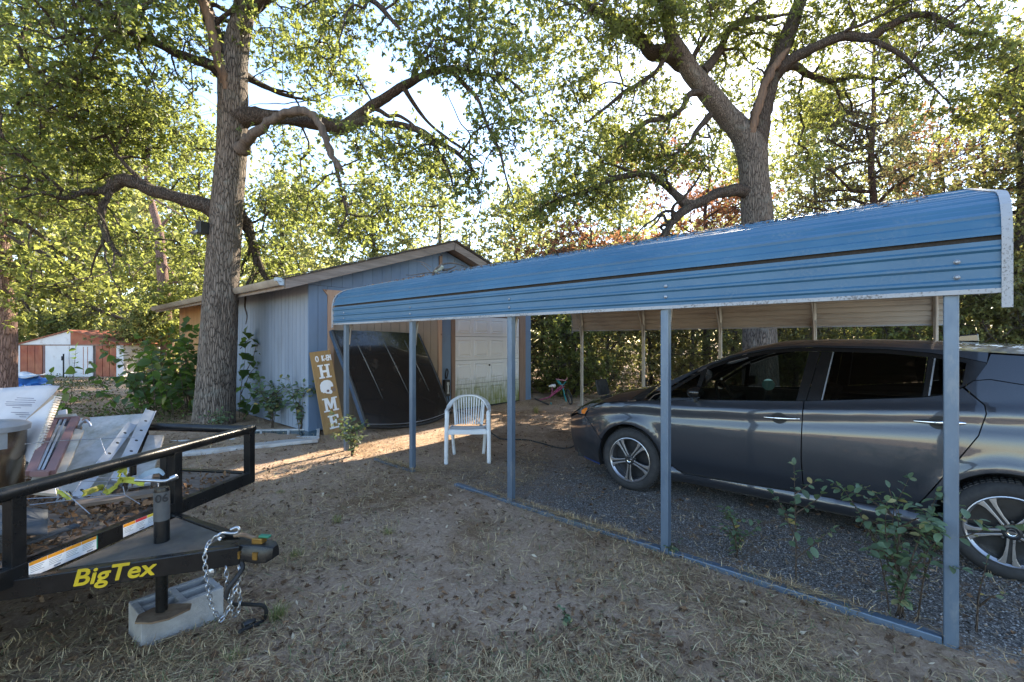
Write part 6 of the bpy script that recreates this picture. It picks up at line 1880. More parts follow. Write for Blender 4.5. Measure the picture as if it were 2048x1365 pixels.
mb = MB(); mb.slab(P(40, 852, 3.02), P(112, 795, 3.06), P(106, 791, 3.10), P(75, 820, 3.10), .01); part('torn_flap', mb, mat('brown_card', (.36, .25, .16), .85), fbx)
slab_thing('cream_board', 'weathered cream board under the mauve frame on the trailer', 'board', [(52, 985, 2.56), (112, 990, 2.60), (168, 862, 3.12), (110, 850, 3.12)], .02, mat('cream_board', (.48, .42, .34), .7, 0, (.36, .30, .24), 4, dirt=(.2, .16, .12), dirt_amt=.4))
slab_thing('brown_board', 'brown weathered board lying across the deck behind the strap', 'board', [(150, 1012, 2.52), (330, 985, 2.72), (335, 975, 2.80), (150, 1000, 2.62)], .02, deck_wood)
slab_thing('hardboard_sheet', 'smaller white hardboard sheet peeking out right of the slotted bars', 'sheet', [(255, 975, 2.98), (300, 968, 3.02), (328, 872, 3.5), (296, 872, 3.46)], .02, sheet_white)
slab_thing('white_scrap', 'white folded scrap standing between cardboard and mauve frame', 'scrap', [(112, 850, 3.20), (134, 842, 3.22), (132, 820, 3.26), (116, 824, 3.26)], .012, paper)
# wire rack remains
wr = thing('wire_rack', 'bent wire rack pieces lying over the trailer load', 'wire rack', tuple(P(180, 980, 2.6)))
for pts in (((50, 890, 2.55), (110, 884, 2.7), (210, 879, 2.9), (270, 876, 3.0)), ((200, 878, 2.86), (212, 912, 2.8)), ((108, 968, 2.35), (112, 990, 2.33)), ((108, 970, 2.35), (140, 995, 2.3), (180, 1030, 2.25)), ((50, 1000, 2.4), (140, 995, 2.42), (250, 990, 2.5), (260, 975, 2.5)), ((246, 975, 2.45), (250, 992, 2.4), (280, 1010, 2.38)), ((120, 955, 2.5), (260, 960, 2.66)), ((130, 962, 2.5), (262, 968, 2.66)), ((150, 985, 2.45), (175, 940, 2.6)), ((205, 985, 2.45), (225, 950, 2.6)), ((60, 1012, 2.35), (160, 1000, 2.4), (250, 992, 2.45)), ((240, 800+135, 2.7), (258, 948, 2.7)), ((316, 968, 2.45), (318, 990, 2.43))):
    mb = MB(); mb.tube([tuple(P(*q)) for q in pts], .0022, 5); part('wire', mb, wire_m, wr, 60)
# yellow straps
sy = thing('tie_strap', 'crumpled yellow tie-down strap lying on the trailer deck', 'strap', tuple(P(220, 985, 2.5)))
for pts, w in (([(162, 990, 2.40), (185, 982, 2.45), (205, 976, 2.5), (212, 986, 2.48), (228, 978, 2.5), (240, 962, 2.52)], .030), ([(240, 962, 2.52), (262, 962, 2.5), (285, 968, 2.48)], .028), ([(240, 962, 2.52), (236, 948, 2.54), (250, 940, 2.56), (248, 955, 2.55)], .032), ([(110, 985, 2.42), (128, 990, 2.4), (140, 998, 2.4)], .02)):
    pp = [Vector(q) for q in catmull([tuple(P(*q)) for q in pts], 5)]
    rs2 = random.Random(len(pts))
    rows = [[q+Vector((rs2.uniform(-.006, .006), 0, w*.5)), q+Vector((.01, .012*rs2.random(), 0)), q-Vector((rs2.uniform(-.01, .01), .01, w*.5))] for q in pp]
    mb = MB(); mb.grid(rows); o = part('strap_band', mb, strap_yellow, sy, 80); sm_ = o.modifiers.new('thick', 'SOLIDIFY'); sm_.thickness = .003
ag = thing('plastic_scrap', 'pale blue plastic scrap beside the yellow strap', 'scrap', tuple(P(300, 955, 2.6)))
pp = [P(276, 962, 2.58), P(290, 952, 2.6), P(305, 946, 2.62), P(318, 944, 2.64), P(326, 950, 2.62)]
mb = MB(); mb.grid([[q+Vector((0, 0, .02)), q+Vector((.01, 0, 0)), q-Vector((0, 0, .012))] for q in pp]); part('sheet', mb, mat('pale_blue', (.35, .45, .55), .5), ag, 70)
# dark mat on the near deck corner
mt = thing('rubber_mat', 'dark grey curled rubber mat at near corner of trailer deck', 'mat', tuple(P(40, 1050, 2.1)))
rows = []
for i in range(8):
    rows.append([P(-30+125*(k/9)-6*i*(1-k/9), 1014+9*i+(k*1.2 if i < 4 else k*-.5), 2.42-.055*i+.02*math.sin(k*.9)) for k in range(10)])
mb = MB(); mb.grid(rows); o = part('sheet', mb, mat_grey, mt, 60); sm_ = o.modifiers.new('thick', 'SOLIDIFY'); sm_.thickness = .012
mb = MB(); mb.bar(P(20, 1098, 2.06), P(155, 1052, 2.30), .05, .012); o = part('grey_slat', mb, mat_grey, None, bevel=.003); top(o, 'dark grey slat lying along the trailer front edge', 'slat')
# short pipe standing behind the rail
mb = MB(); a = P(266, 952, 2.62); mb.tube([a, P(266, 921, 2.62)], .017, 16); o = part('pipe_stub', mb, black_steel, None, 40); top(o, 'short black pipe standing just behind the front trailer rail', 'pipe')

# ---------------------------------------------------------------- sign leaning on the garage
sign_wood = wood_mat('sign_wood', (0.36, 0.22, 0.085), (0.24, 0.14, 0.05), 'Z', .6, .7, .03)
letter_white = mat('letter_white', (0.78, .77, .77), .5, bstr=0, amt=.06)
b0 = G(649, 873); b1 = G(690, 868)
t0 = P(619, 707, 7.62); t1 = P(664, 705, 7.86)
sb = thing('wooden_sign', 'brown plank sign with white HOME letters leaning on garage corner', 'sign', tuple(b0))
yv = (t0-b0); Ls = yv.length; yv.normalize()
xv = (t1-t0); xv -= yv*xv.dot(yv); Ws = .345; xv.normalize()
zv = xv.cross(yv)
if zv.dot(CAM-b0) < 0: zv = -zv
mb = MB(); mb.prism([(0, 0), (Ws, 0), (Ws, Ls), (0, Ls)], b0, xv, yv, -zv*.022); part('plank', mb, sign_wood, sb, bevel=.003)
def on_sign(polys, cx_, cy_, h, w, nm, m=letter_white, par=sb, dep=.012):
    mb = MB()
    for k_, poly in enumerate(polys):
        mb.prism([(cx_+x*w, cy_+y*h) for x, y in poly], b0+zv*(.001+.0004*k_), xv, yv, zv*dep)
    return part(nm, mb, m, par)
rect = lambda x0, y0, x1, y1: [(x0, y0), (x1, y0), (x1, y1), (x0, y1)]
LH = [rect(-.36, -.5, -.16, .5), rect(.16, -.5, .36, .5), rect(-.2, -.08, .2, .08), rect(-.5, -.5, -.06, -.39), rect(.06, -.5, .5, -.39), rect(-.5, .39, -.06, .5), rect(.06, .39, .5, .5)]
LM = [rect(-.40, -.5, -.24, .5), rect(.24, -.5, .40, .5), [(-.36, .5), (-.14, .5), (.06, -.22), (-.06, -.34)], [(.36, .5), (.14, .5), (-.06, -.22), (.06, -.34)], rect(-.54, -.5, -.12, -.39), rect(.12, -.5, .54, -.39), rect(-.54, .40, -.2, .5), rect(.2, .40, .54, .5)]
LE = [rect(-.32, -.5, -.08, .5), rect(-.45, -.5, .45, -.38), rect(-.45, .38, .45, .5), rect(-.1, -.07, .2, .07), rect(.30, -.5, .45, -.2), rect(.30, .22, .45, .5), rect(.12, -.16, .24, .16)]
hh = Ls*.165; cxs = Ws*.53
on_sign(LH, cxs, Ls*.75, hh, .20, 'letter_h')
on_sign(LM, cxs, Ls*.345, hh, .225, 'letter_m')
on_sign(LE, cxs+.005, Ls*.135, hh*.98, .19, 'letter_e')
hel = [(-.50, -.02), (-.47, .22), (-.34, .40), (-.12, .50), (.12, .50), (.33, .42), (.46, .26), (.50, .06), (.47, -.02), (.34, .0), (.27, -.05), (.28, -.14), (.22, -.17), (.32, -.26), (.36, -.40), (.24, -.50), (.08, -.46), (-.10, -.42), (-.20, -.35), (-.34, -.36), (-.38, -.28), (-.47, -.26)]
on_sign([hel], cxs-.01, Ls*.555, hh*1.05, .215, 'helmet_cutout')
on_sign([[(.10*math.cos(t)+.03, .09*math.sin(t)-.26) for t in np.linspace(0, 6.283, 14, endpoint=False)]], cxs-.01, Ls*.555, hh*1.05, .215, 'ear_hole', mauve, sb, .0135)
on_sign([[(.62+.13*math.cos(t), -.24+.14*math.sin(t)) for t in np.linspace(0, 6.283, 14, endpoint=False)]], cxs-.03, Ls*.555, hh*1.05, .215, 'chin_patch', jamb_wood, sb, .003)
for ch_, xx in (('O', .28), ('K', .56), ('-', .665), ('E', .765), ('M', .885)):
    tm_ = bolder(text_mesh(ch_, .135, .004, 0, 0, .48), .004)
    place(tm_, b0+xv*(Ws*xx)+yv*(Ls*.905)+zv*.005, xv, yv); part('small_letter', tm_, letter_white, sb)

# ---------------------------------------------------------------- black truck-bed cover leaning on the beige wall
gloss_black = mat('gloss_black_cover', (0.013, 0.013, 0.014), 0.16, 0, (0.018, .018, .018), 5, bs=350, bstr=.05, dirt=(.06, .055, .05), dirt_amt=.2, coat=.6)
cv = thing('bed_cover', 'glossy black ribbed truck bed cover leaning on beige wall', 'bed cover', (4.6, 7.0, 0))
TL, TR = Vector((3.83, 7.66, 1.74)), Vector((5.66, 7.68, 1.70)); BLc, BRc = Vector((4.13, 7.02, .10)), Vector((5.93, 6.98, .13))
def cover_pt(s, t, off=0.0):
    a = TL.lerp(TR, s); b = BLc.lerp(BRc, s)
    p = a.lerp(b, t)
    nrm_ = (TR-TL).cross(BLc-TL).normalized()
    if nrm_.y > 0: nrm_ = -nrm_
    crown = .075*math.sin(math.pi*s)*(0.4+.6*t)+.03*math.sin(math.pi*t)
    ext = .13*math.sin(math.pi*min(1, max(0, s)))*t**4
    p = p+(b-a).normalized()*ext
    return p+nrm_*(crown+off)
rows = []
for i in range(31):
    rows.append([cover_pt(k/30, i/30) for k in range(31)])
mb = MB(); mb.grid(rows); o = part('shell', mb, gloss_black, cv, 60)
for s0_, ta, tb in ((.19, .10, .74), (.49, .10, .72), (.76, .1, .70)):
    mb = MB(); pts = [cover_pt(s0_+.045*i/12, ta+(tb-ta)*i/12, .002) for i in range(13)]
    mb.tube(pts, [.004+.010*math.sin(math.pi*i/12) for i in range(13)], 8); part('rib', mb, gloss_black, cv, 60)
edge = [cover_pt(0, i/20, -.01) for i in range(21)]+[cover_pt(k/24, 1.0, -.01) for k in range(1, 25)]+[cover_pt(1, 1-i/20, -.01) for i in range(1, 21)]
mb = MB(); mb.tube(edge, .026, 8); part('edge_seal', mb, plast_black, cv, 60)
mb = MB(); mb.tube([cover_pt(k/24, .975, .012) for k in range(25)], .006, 6); part('chrome_bead', mb, alu, cv, 60)
mb = MB()
sk = [[cover_pt(-.012, i/20, -.005) for i in range(21)], [cover_pt(-.02, i/20, -.085) for i in range(21)]]
mb.grid(sk); part('side_skirt', mb, mat('cover_side', (.06, .10, .16), .3, 0, None, 5, coat=.5, bstr=0), cv, 60)

# ---------------------------------------------------------------- white plastic garden chair
chair_w = mat('white_plastic', (0.70, 0.71, 0.72), 0.42, 0, (0.63, .64, .65), 6, bs=60, bstr=.05, dirt=(.38, .37, .34), dirt_amt=.25, dscale=5)
chc = Vector((4.115, 4.495, 0)); fdir = Vector((-.70, -.714, 0)).normalized()
chr_ = thing('garden_chair', 'white plastic garden chair with slatted back under the carport', 'chair', tuple(chc), math.atan2(fdir.y, fdir.x))
def cp_(name, mb, smooth=50, bevel=0, par=None): return part(name, mb, chair_w, par or chr_, smooth, world=False, bevel=bevel)
# local x = forward, y = sideways
for q in (-1, 1):
    mb = MB(); mb.tube(catmull([(.255, q*.27, 0), (.245, q*.268, .3), (.225, q*.262, .60), (.19, q*.265, .645)], 5), [.026]*6+[.027]*5+[.028]*5, 8)
    cp_('front_leg', mb, 40)
    mb = MB(); mb.tube(catmull([(-.25, q*.20, 0), (-.215, q*.215, .2), (-.17, q*.225, .40)], 5), .022, 8); cp_('back_leg', mb, 40)
# the arm rests run up into the arch of the back in one hoop
hoop = catmull([(.215, -.265, .615), (.16, -.275, .648), (.02, -.275, .655), (-.13, -.262, .675), (-.235, -.215, .735), (-.29, -.12, .785), (-.30, 0, .80), (-.29, .12, .785), (-.235, .215, .735), (-.13, .262, .675), (.02, .275, .655), (.16, .275, .648), (.215, .265, .615)], 6)
mb = MB()
rows = []
hv = [Vector(h) for h in hoop]
for i, h in enumerate(hv):
    d = (hv[min(i+1, len(hv)-1)]-hv[max(i-1, 0)]).normalized()
    out = Vector((h.x+.02, h.y, 0)); out = Vector((-.3, h.y, 0)).normalized() if abs(h.y) > .2 and h.x > -.1 else Vector((h.x+.05, h.y, 0)).normalized()
    upv = d.cross(out).normalized(); 
    if upv.z < 0: upv = -upv
    w = .030; th = .012
    rows.append([h+out*w+upv*th, h+out*w-upv*th, h-out*w-upv*th, h-out*w+upv*th])
mb.grid(rows, closed=True); mb.add(rows[0], [(0, 1, 2, 3)]); mb.add(rows[-1], [(0, 1, 2, 3)]); cp_('arm_hoop', mb, 50, .004)
mb = MB()
seat = [[Vector((x, y*(.235 if x > 0 else .235+.05*x), .415+.018*(x/.25)-.02*math.cos(y*1.5)*math.cos(x*5))) for y in np.linspace(-1, 1, 11)] for x in np.linspace(-.22, .25, 10)]
mb.grid(seat); o = cp_('seat', mb, 60); sm_ = o.modifiers.new('thick', 'SOLIDIFY'); sm_.thickness = .012
mb = MB(); mb.bar((.252, -.245, .395), (.252, .245, .395), .014, .055); cp_('seat_apron', mb, None, .005)
for q in (-1, 1):
    mb = MB(); mb.bar((.24, q*.243, .395), (-.20, q*.225, .39), .012, .045); cp_('seat_apron', mb, None, .004)
for k in range(11):
    y = (k-5)*.0345
    ztop = .785-.35*y*y*3.0
    mb = MB(); mb.tube([(-.205, y*.88, .415), (-.245, y*.95, .56), (-.288, y*1.04, ztop-.005)], [.0095, .009, .009], 6); cp_('back_slat', mb)
for q in (-1, 1):
    mb = MB(); mb.bar((-.195, q*.178, .41), (-.272, q*.205, .735), .03, .014, 0, (1, 0, 0)); cp_('back_side', mb, None, .004)

# ---------------------------------------------------------------- white window sashes on the ground by the wall
old_white = mat('old_white_paint', (0.56, 0.54, 0.52), 0.7, 0, (0.48, .46, .44), 6, bs=60, bstr=.2, dirt=(.28, .22, .18), dirt_amt=.35)
pane_g = mat('sash_glass', (0.06, 0.10, 0.11), 0.08, 0, (.04, .07, .08), 4, bstr=0)
ws = thing('window_sash', 'old white window sash with panes lying by the garage corner', 'window', (2.6, 7.7, 0))
a0, a1 = P(462, 877, 7.55), P(638, 876, 7.35); c0_, c1_ = P(462, 862, 8.1), P(640, 858, 7.9)
def lf(s, t): return (a0.lerp(a1, s)).lerp(c0_.lerp(c1_, s), t)
for s0_, s1_, t0_, t1_ in ((0, 1, 0, .12), (0, 1, .88, 1), (0, .03, .12, .88), (.97, 1, .12, .88), (.33, .355, .12, .88), (.64, .665, .12, .88)):
    mb = MB(); mb.slab(lf(s0_, t0_), lf(s1_, t0_), lf(s1_, t1_), lf(s0_, t1_), .035); part('sash_bar', mb, old_white, ws)
for s0_, s1_ in ((.03, .33), (.355, .64), (.665, .97)):
    mb = MB(); mb.slab(*[lf(s, t)-Vector((0, 0, .012)) for s, t in ((s0_, .12), (s1_, .12), (s1_, .88), (s0_, .88))], .005); part('pane', mb, pane_g, ws)
mb = MB(); mb.slab(G(300, 925)+Vector((0, 0, .06)), G(636, 888)+Vector((0, 0, .06)), P(640, 876, 7.3), P(300, 902, 6.75), .05); o = part('white_trim_board', mb, old_white, None, bevel=.003)
top(o, 'weathered white trim board lying before the window sash', 'board')
mb = MB(); mb.slab(P(300, 905, 6.8), P(470, 892, 7.1), P(470, 878, 7.3), P(300, 884, 7.1), .03); o = part('white_trim_board', mb, old_white, None, bevel=.003)
top(o, 'weathered white board lying behind the trailer front corner', 'board')

# ---------------------------------------------------------------- child's bicycle in the brush
bz = 11.2
pink = mat('pink_paint', (.32, .05, .14), .4, 0, None, 10, bstr=0); teal = mat('teal_paint', (.03, .32, .34), .4, 0, None, 10, bstr=0)
bk = thing('bicycle', 'small pink and teal bicycle lying in the brush by garage', 'bicycle', tuple(P(1098, 815, bz)))
Bq = lambda x, y, Z=bz: P(860+x/6.4, 760+y/6.4, Z)
def bt(name, pts, r, m): 
    mb = MB(); mb.tube([tuple(Bq(*p)) for p in pts], r, 8); return part(name, mb, m, bk, 60)
bt('frame_tube', ((1530, 230), (1720, 90)), .022, pink); bt('frame_tube', ((1550, 200), (1700, 70)), .018, pink); bt('seat_post', ((1560, 215), (1565, 110)), .014, pink)
bt('fork', ((1690, 60), (1720, 200), (1745, 290)), .016, teal); bt('chain_stay', ((1540, 230), (1400, 270)), .014, pink)
bt('handlebar', ((1610, 0), (1660, 10), (1730, 20), (1760, -5)), .013, mat('pink_grip', (.5, .22, .25), .5, bstr=0)); bt('stem', ((1640, 20), (1690, 75)), .014, teal); bt('handlebar', ((1620, 10), (1650, 60), (1700, 80), (1740, 30)), .012, teal)
mb = MB(); a, b = Bq(1520, 95), Bq(1605, 90); mb.tube([a, a.lerp(b, .5)+Vector((0, 0, .015)), b], [.02, .035, .045], 8); part('saddle', mb, white_print, bk, 60)
for (x, y, nrm_) in ((1430, 290, (.3, -.2, .8)), (1780, 230, (.75, -.55, .2))):
    cc = Bq(x, y); ax = Vector(nrm_).normalized(); a = ax.cross(Vector((0, 0, 1))).normalized(); b = ax.cross(a)
    mb = MB(); mb.tube([cc+a*(.18*math.cos(t))+b*(.18*math.sin(t)) for t in np.linspace(0, 6.2832, 29)], .018, 6, cap=False); w = part('wheel', mb, tyre_m, bk, 60)
    mb = MB()
    for k in range(10):
        t = k*math.pi/5; mb.tube([cc, cc+a*(.17*math.cos(t))+b*(.17*math.sin(t))], .002, 4)
    part('spokes', mb, alu, w)
bt('pedal_arm', ((1545, 300), (1560, 360)), .014, teal)

# ---------------------------------------------------------------- rusty shed far left
shed_w = mat('shed_white', (0.66, .66, .68), .5, 0, (.58, .58, .60), 2, bstr=.05, dirt=(.35, .28, .24), dirt_amt=.15)
shed_r = mat('shed_rust', (0.30, 0.075, 0.04), .75, 0, (0.40, .16, .085), 2.2, bs=50, bstr=.2, dirt=(.22, .06, .04), dirt_amt=.5, stretch=(1, 1, .6))
sz = 20.0
sa = P(34, 752, sz); sb2 = P(247, 752, sz); sa.z = sb2.z = 0
sxv = (sb2-sa); SW = sxv.length; sxv.normalize(); syv = Vector((-sxv.y, sxv.x, 0))
if syv.dot(FWD) < 0: syv = -syv
shd = thing('metal_shed', 'low metal shed with rusty red side panels and white doors', 'shed', tuple(sa))
zz = lambda py: 1.55-(py-684)/FPX*sz
ev, pk = zz(691), zz(664)
def sh(name, s0, s1, z0, z1, m, d0=0.0, d1=.05, par=shd):
    mb = MB(); mb.prism([(s0*SW, z0), (s1*SW, z0), (s1*SW, z1), (s0*SW, z1)], sa+syv*d0, sxv, (0, 0, 1), syv*(d1-d0)); return part(name, mb, m, par)
fr_ = sh('front_panel', 0, .027, 0, ev, shed_w)
for i, (a, b) in enumerate(((.03, .095), (.10, .165), (.17, .235))):
    sh('rusty_panel', a, b, 0, ev-.03, shed_r, .0, .04)
sh('rusty_panel', .24, .265, 0, ev-.03, mauve, .01, .04)
sh('door', .27, .492, 0, ev-.05, shed_w, -.02, .03); sh('door', .497, .715, 0, ev-.05, shed_w, -.02, .03)
sh('door_rib', .625, .630, .1, ev-.1, shed_r, -.026, -.02); sh('door_rib', .665, .670, .1, ev-.1, shed_r, -.026, -.02)
for i, (a, b) in enumerate(((.74, .80), (.805, .865), (.87, .93))):
    sh('rusty_panel', a, b, 0, ev-.03, shed_r, .0, .04)
sh('front_panel', .933, 1.0, 0, ev, shed_w)
sh('header', 0, 1, ev-.05, ev, jamb_wood, .0, .05)
sh('inner_wall', .02, .98, 0, ev-.01, mat('shed_inner', (.2, .16, .14), .8), .05, .08)
mb = MB(); mb.prism([(0, ev), (SW*.5, ev), (SW*.5, pk)], sa+syv*.005, sxv, (0, 0, 1), syv*.05); part('gable_panel', mb, shed_w, shd)
mb = MB(); mb.prism([(SW*.503, ev), (SW, ev), (SW*.503, pk)], sa+syv*.005, sxv, (0, 0, 1), syv*.05); part('gable_panel', mb, shed_r, shd)
for q, (a, b) in enumerate((((-.08, ev-.04), (SW*.5, pk+.02)), ((SW*.5, pk+.02), (SW+.08, ev-.04)))):
    mb = MB(); mb.prism([a, b, (b[0], b[1]+.035), (a[0], a[1]+.035)], sa-syv*.08, sxv, (0, 0, 1), syv*3.0); part('roof_sheet', mb, shed_r, shd)
for x in (0.0, SW-.04):
    mb = MB(); mb.prism([(x, 0), (x+.04, 0), (x+.04, ev), (x, ev)], sa+syv*.06, sxv, (0, 0, 1), syv*2.8); part('side_wall', mb, shed_w, shd)
mb = MB(); mb.bar(sa+sxv*(SW*.5)+Vector((0, 0, .0))-syv*.3, sa+sxv*(SW*.5)+Vector((0, 0, 1.0))-syv*.3, .05, .05); mb.bar(sa+sxv*(SW*.5-.05)+Vector((0, 0, .72))-syv*.32, sa+sxv*(SW*.5-.05)+Vector((0, 0, .90))-syv*.32, .10, .04); o = part('stake', mb, matt_black, None); top(o, 'thin black stake standing before the shed doors', 'stake')
# blue tarp heap before the shed
tpz = 14.5
tb = mat('blue_tarp', (.03, .16, .50), .4, 0, (.02, .10, .36), 6, bs=12, bstr=.4)
rs3 = np.random.RandomState(4)
cc = P(52, 770, tpz); cc.z = 0
rows = []
hz = zz(752)
for i in range(9):
    t = i/8; rad = .62*(1-.55*t**2)
    rows.append([cc+Vector((0, 0, .46*t))+Vector((math.cos(a)*rad*(1+.14*rs3.normal()), math.sin(a)*rad*.6*(1+.14*rs3.normal()), .03*rs3.normal())) for a in np.linspace(0, 2*math.pi, 18, endpoint=False)])
mb = MB(); mb.grid(rows, closed=True); mb.add(rows[-1], [tuple(range(18))]); tbh = thing('tarp_heap', 'bright blue tarpaulin heap before the rusty shed', 'tarpaulin', tuple(cc)); part('tarp', mb, tb, tbh, 25)
mb = MB(); rows = [[cc+Vector((0, 0, .47+.05*math.sin(k*.6)+.02*i))+RGT*(-.45+.9*k/10)+FWD*(-.3+.15*i) for k in range(11)] for i in range(4)]
mb.grid(rows); o = part('pale_top_sheet', mb, mat('pale_tarp', (.45, .52, .60), .5, 0, None, 8, bstr=.2), tbh, 40); sm_ = o.modifiers.new('thick', 'SOLIDIFY'); sm_.thickness = .03

# box fixed on the oak trunk
bx_ = thing('trunk_box', 'small dark lamp box on the oak trunk below its left limb', 'lamp box', tuple(P(404, 460, 8.3)))
mb = MB(); c = P(405, 458, 8.28); M_ = Matrix.Translation(c) @ Matrix.Rotation(.3, 4, 'Z'); mb.box((-.08, -.07, -.11), (.08, .07, .11), 0, M_); part('box', mb, plast_black, bx_, bevel=.01)
mb = MB(); mb.tube([P(398, 462, 8.25), P(388, 468, 8.2), P(384, 464, 8.18)], [.03, .035, .05], 10); part('lamp_head', mb, alu, bx_, 50)
mb = MB(); mb.bar(P(405, 450, 8.30), P(440, 450, 8.45), .04, .04); part('mounting_arm', mb, matt_black, bx_)
# ---------------------------------------------------------------- plants with leaves one can pick apart
stem_m = bark_mat('stem', (.09, .06, .045), (.20, .15, .11), 3.0)
big_leaf = mat('vine_leaf', (.05, .10, .028), .5, 0, (.035, .075, .022), 9, bs=40, bstr=.3, obj_rand=.35)
def plant_leaf_mat(name, c, t, trans=.4):
    m, nt, b = new_mat(name)
    oi = nt.nodes.new('ShaderNodeObjectInfo')
    col = ramp(nt, oi.outputs['Random'], [(0, tuple(x*.55 for x in c)), (.55, c), (.9, tuple(x*1.5 for x in c)), (1, (c[0]*4.5, c[1]*2.0, c[2]))])
    v = coords(nt); f = noise(nt, v, 30, 3)
    col = mixc(nt, math_(nt, 'MULTIPLY', f, .35), col, tuple(x*.5 for x in c))
    nt.links.new(col, b.inputs['Base Color']); b.inputs['Roughness'].default_value = .5
    trn = nt.nodes.new('ShaderNodeBsdfTranslucent'); trn.inputs[0].default_value = (*t, 1)
    mx = nt.nodes.new('ShaderNodeMixShader'); mx.inputs[0].default_value = trans
    nt.links.new(b.outputs[0], mx.inputs[1]); nt.links.new(trn.outputs[0], mx.inputs[2]); nt.links.new(mx.outputs[0], nt.nodes['Material Output'].inputs['Surface'])
    return m
vine_leaf = plant_leaf_mat('broad_leaf', (.05, .095, .028), (.22, .34, .05))
weed_leaf = plant_leaf_mat('weed_leaf', (.12, .18, .11), (.26, .36, .10), .35)
def leaf_shape(kind, m):
    """one leaf of unit length along +x, rib folded"""
    if kind == 'broad':
        half = [(0, 0), (.10, .17), (.28, .36), (.42, .38), (.60, .33), (.80, .20), (1.0, 0)]
    elif kind == 'vine':
        half = [(0, 0), (-.08, .22), (.06, .42), (.26, .36), (.36, .56), (.58, .40), (.66, .24), (1.0, 0)]
    else:
        half = [(0, 0), (.15, .18), (.40, .30), (.70, .27), (.92, .13), (1.0, 0)]
    mb = MB(); n = len(half)
    z = lambda x, y: .28*abs(y)-.22*x*x
    vs = [(x, 0, z(x, 0)) for x, y in half]+[(x, y, z(x, y)) for x, y in half[1:-1]]+[(x, -y, z(x, y)) for x, y in half[1:-1]]
    fs = []
    L_ = lambda i: 0 if i == 0 else (n-1 if i == n-1 else n+i-1)
    Rr = lambda i: 0 if i == 0 else (n-1 if i == n-1 else n+(n-2)+i-1)
    for i in range(n-1):
        q = [i, i+1, L_(i+1), L_(i)]; q = list(dict.fromkeys(q)); fs.append(tuple(q))
        q = [i+1, i, Rr(i), Rr(i+1)]; q = list(dict.fromkeys(q)); fs.append(tuple(q))
    fs = [f for f in fs if len(f) >= 3]
    mb.add(vs, fs)
    return mb.mesh('leaf', [m], None, 60, recalc=False)
LEAF = {k: leaf_shape(*a) for k, a in {'vine': ('vine', vine_leaf), 'broad': ('broad', vine_leaf), 'weed': ('weed', weed_leaf)}.items()}
def put_leaf(par, mesh, p, d, size, roll=0.0):
    o = bpy.data.objects.new('leaf', mesh); C.objects.link(o); o.parent = par
    d = Vector(d).normalized(); up = Vector((0, 0, 1)); y = up.cross(d)
    if y.length < .05: y = Vector((0, 1, 0))
    y.normalize(); z = d.cross(y)
    M = Matrix(((d.x, y.x, z.x), (d.y, y.y, z.y), (d.z, y.z, z.z))).to_4x4() @ Matrix.Rotation(roll, 4, 'X')
    M = Matrix.Translation(Vector(p)-par.location) @ M @ Matrix.Scale(size, 4)
    o.matrix_local = M
def plant(name, label, cat, stems, mesh, size, gap, seed, group=None, r0=.006, alt=2, droop=.2, first=.15, maxn=290, spread=1.0):
    rs = random.Random(seed)
    base = Vector(stems[0][0])
    t = thing(name, label, cat, tuple(base), 0, group)
    cnt = 0
    for st in stems:
        pts = [Vector(q) for q in catmull([tuple(q) for q in st], 5)]
        mb = MB(); n = len(pts); mb.tube(pts, [max(.0015, r0*(1-.8*i/(n-1))) for i in range(n)], 5); part('stem', mb, stem_m, t, 60)
        acc = 0; tot = sum((b-a).length for a, b in zip(pts[:-1], pts[1:])); run = 0; k = 0
        for a, b in zip(pts[:-1], pts[1:]):
            L = (b-a).length; run += L; acc += L
            while acc > gap and cnt < maxn:
                acc -= gap
                if run < first*tot: continue
                d = (b-a).normalized(); k += 1
                sdv = d.cross(Vector((rs.gauss(0, .3), rs.gauss(0, .3), 1))).normalized()*(1 if k % 2 else -1)
                v = sdv*spread+d*.5+Vector((rs.gauss(0, .35), rs.gauss(0, .35), rs.gauss(-droop, .3)))
                put_leaf(t, mesh, b, v, size*rs.uniform(.6, 1.2), rs.gauss(0, .5)); cnt += 1
        put_leaf(t, mesh, pts[-1], pts[-1]-pts[-2], size*.8)
    return t
def ramify(rs, base, h, n, spread, sub=2, lean=(0, 0)):
    out = []
    for k in range(n):
        a = rs.uniform(0, 6.28); s = spread*rs.uniform(.3, 1.0); hh_ = h*rs.uniform(.65, 1.0)
        p = [Vector(base)+Vector((rs.uniform(-.02, .02), rs.uniform(-.02, .02), -.01))]
        for j in range(1, 4):
            f = j/3
            p.append(Vector(base)+Vector((math.cos(a)*s*f**1.4+lean[0]*f+rs.gauss(0, .02), math.sin(a)*s*f**1.4+lean[1]*f+rs.gauss(0, .02), hh_*f**.85)))
        out.append(p)
        for q in range(sub):
            i = rs.choice([1, 2]); b = rs.uniform(0, 6.28); L = h*rs.uniform(.2, .38)
            o = p[i]; out.append([o, o+Vector((math.cos(b)*L*.5, math.sin(b)*L*.5, L*.35)), o+Vector((math.cos(b)*L, math.sin(b)*L, L*.45))])
    return out
rp = random.Random(50)
GW = 'saplings along the carport base'
plant('sapling', 'leafy bush growing right beside the nearest carport post', 'sapling', ramify(rp, G(1800, 1238), .78, 6, .34, 3, (.0, .04)), LEAF['weed'], .056, .021, 1, GW, .006)
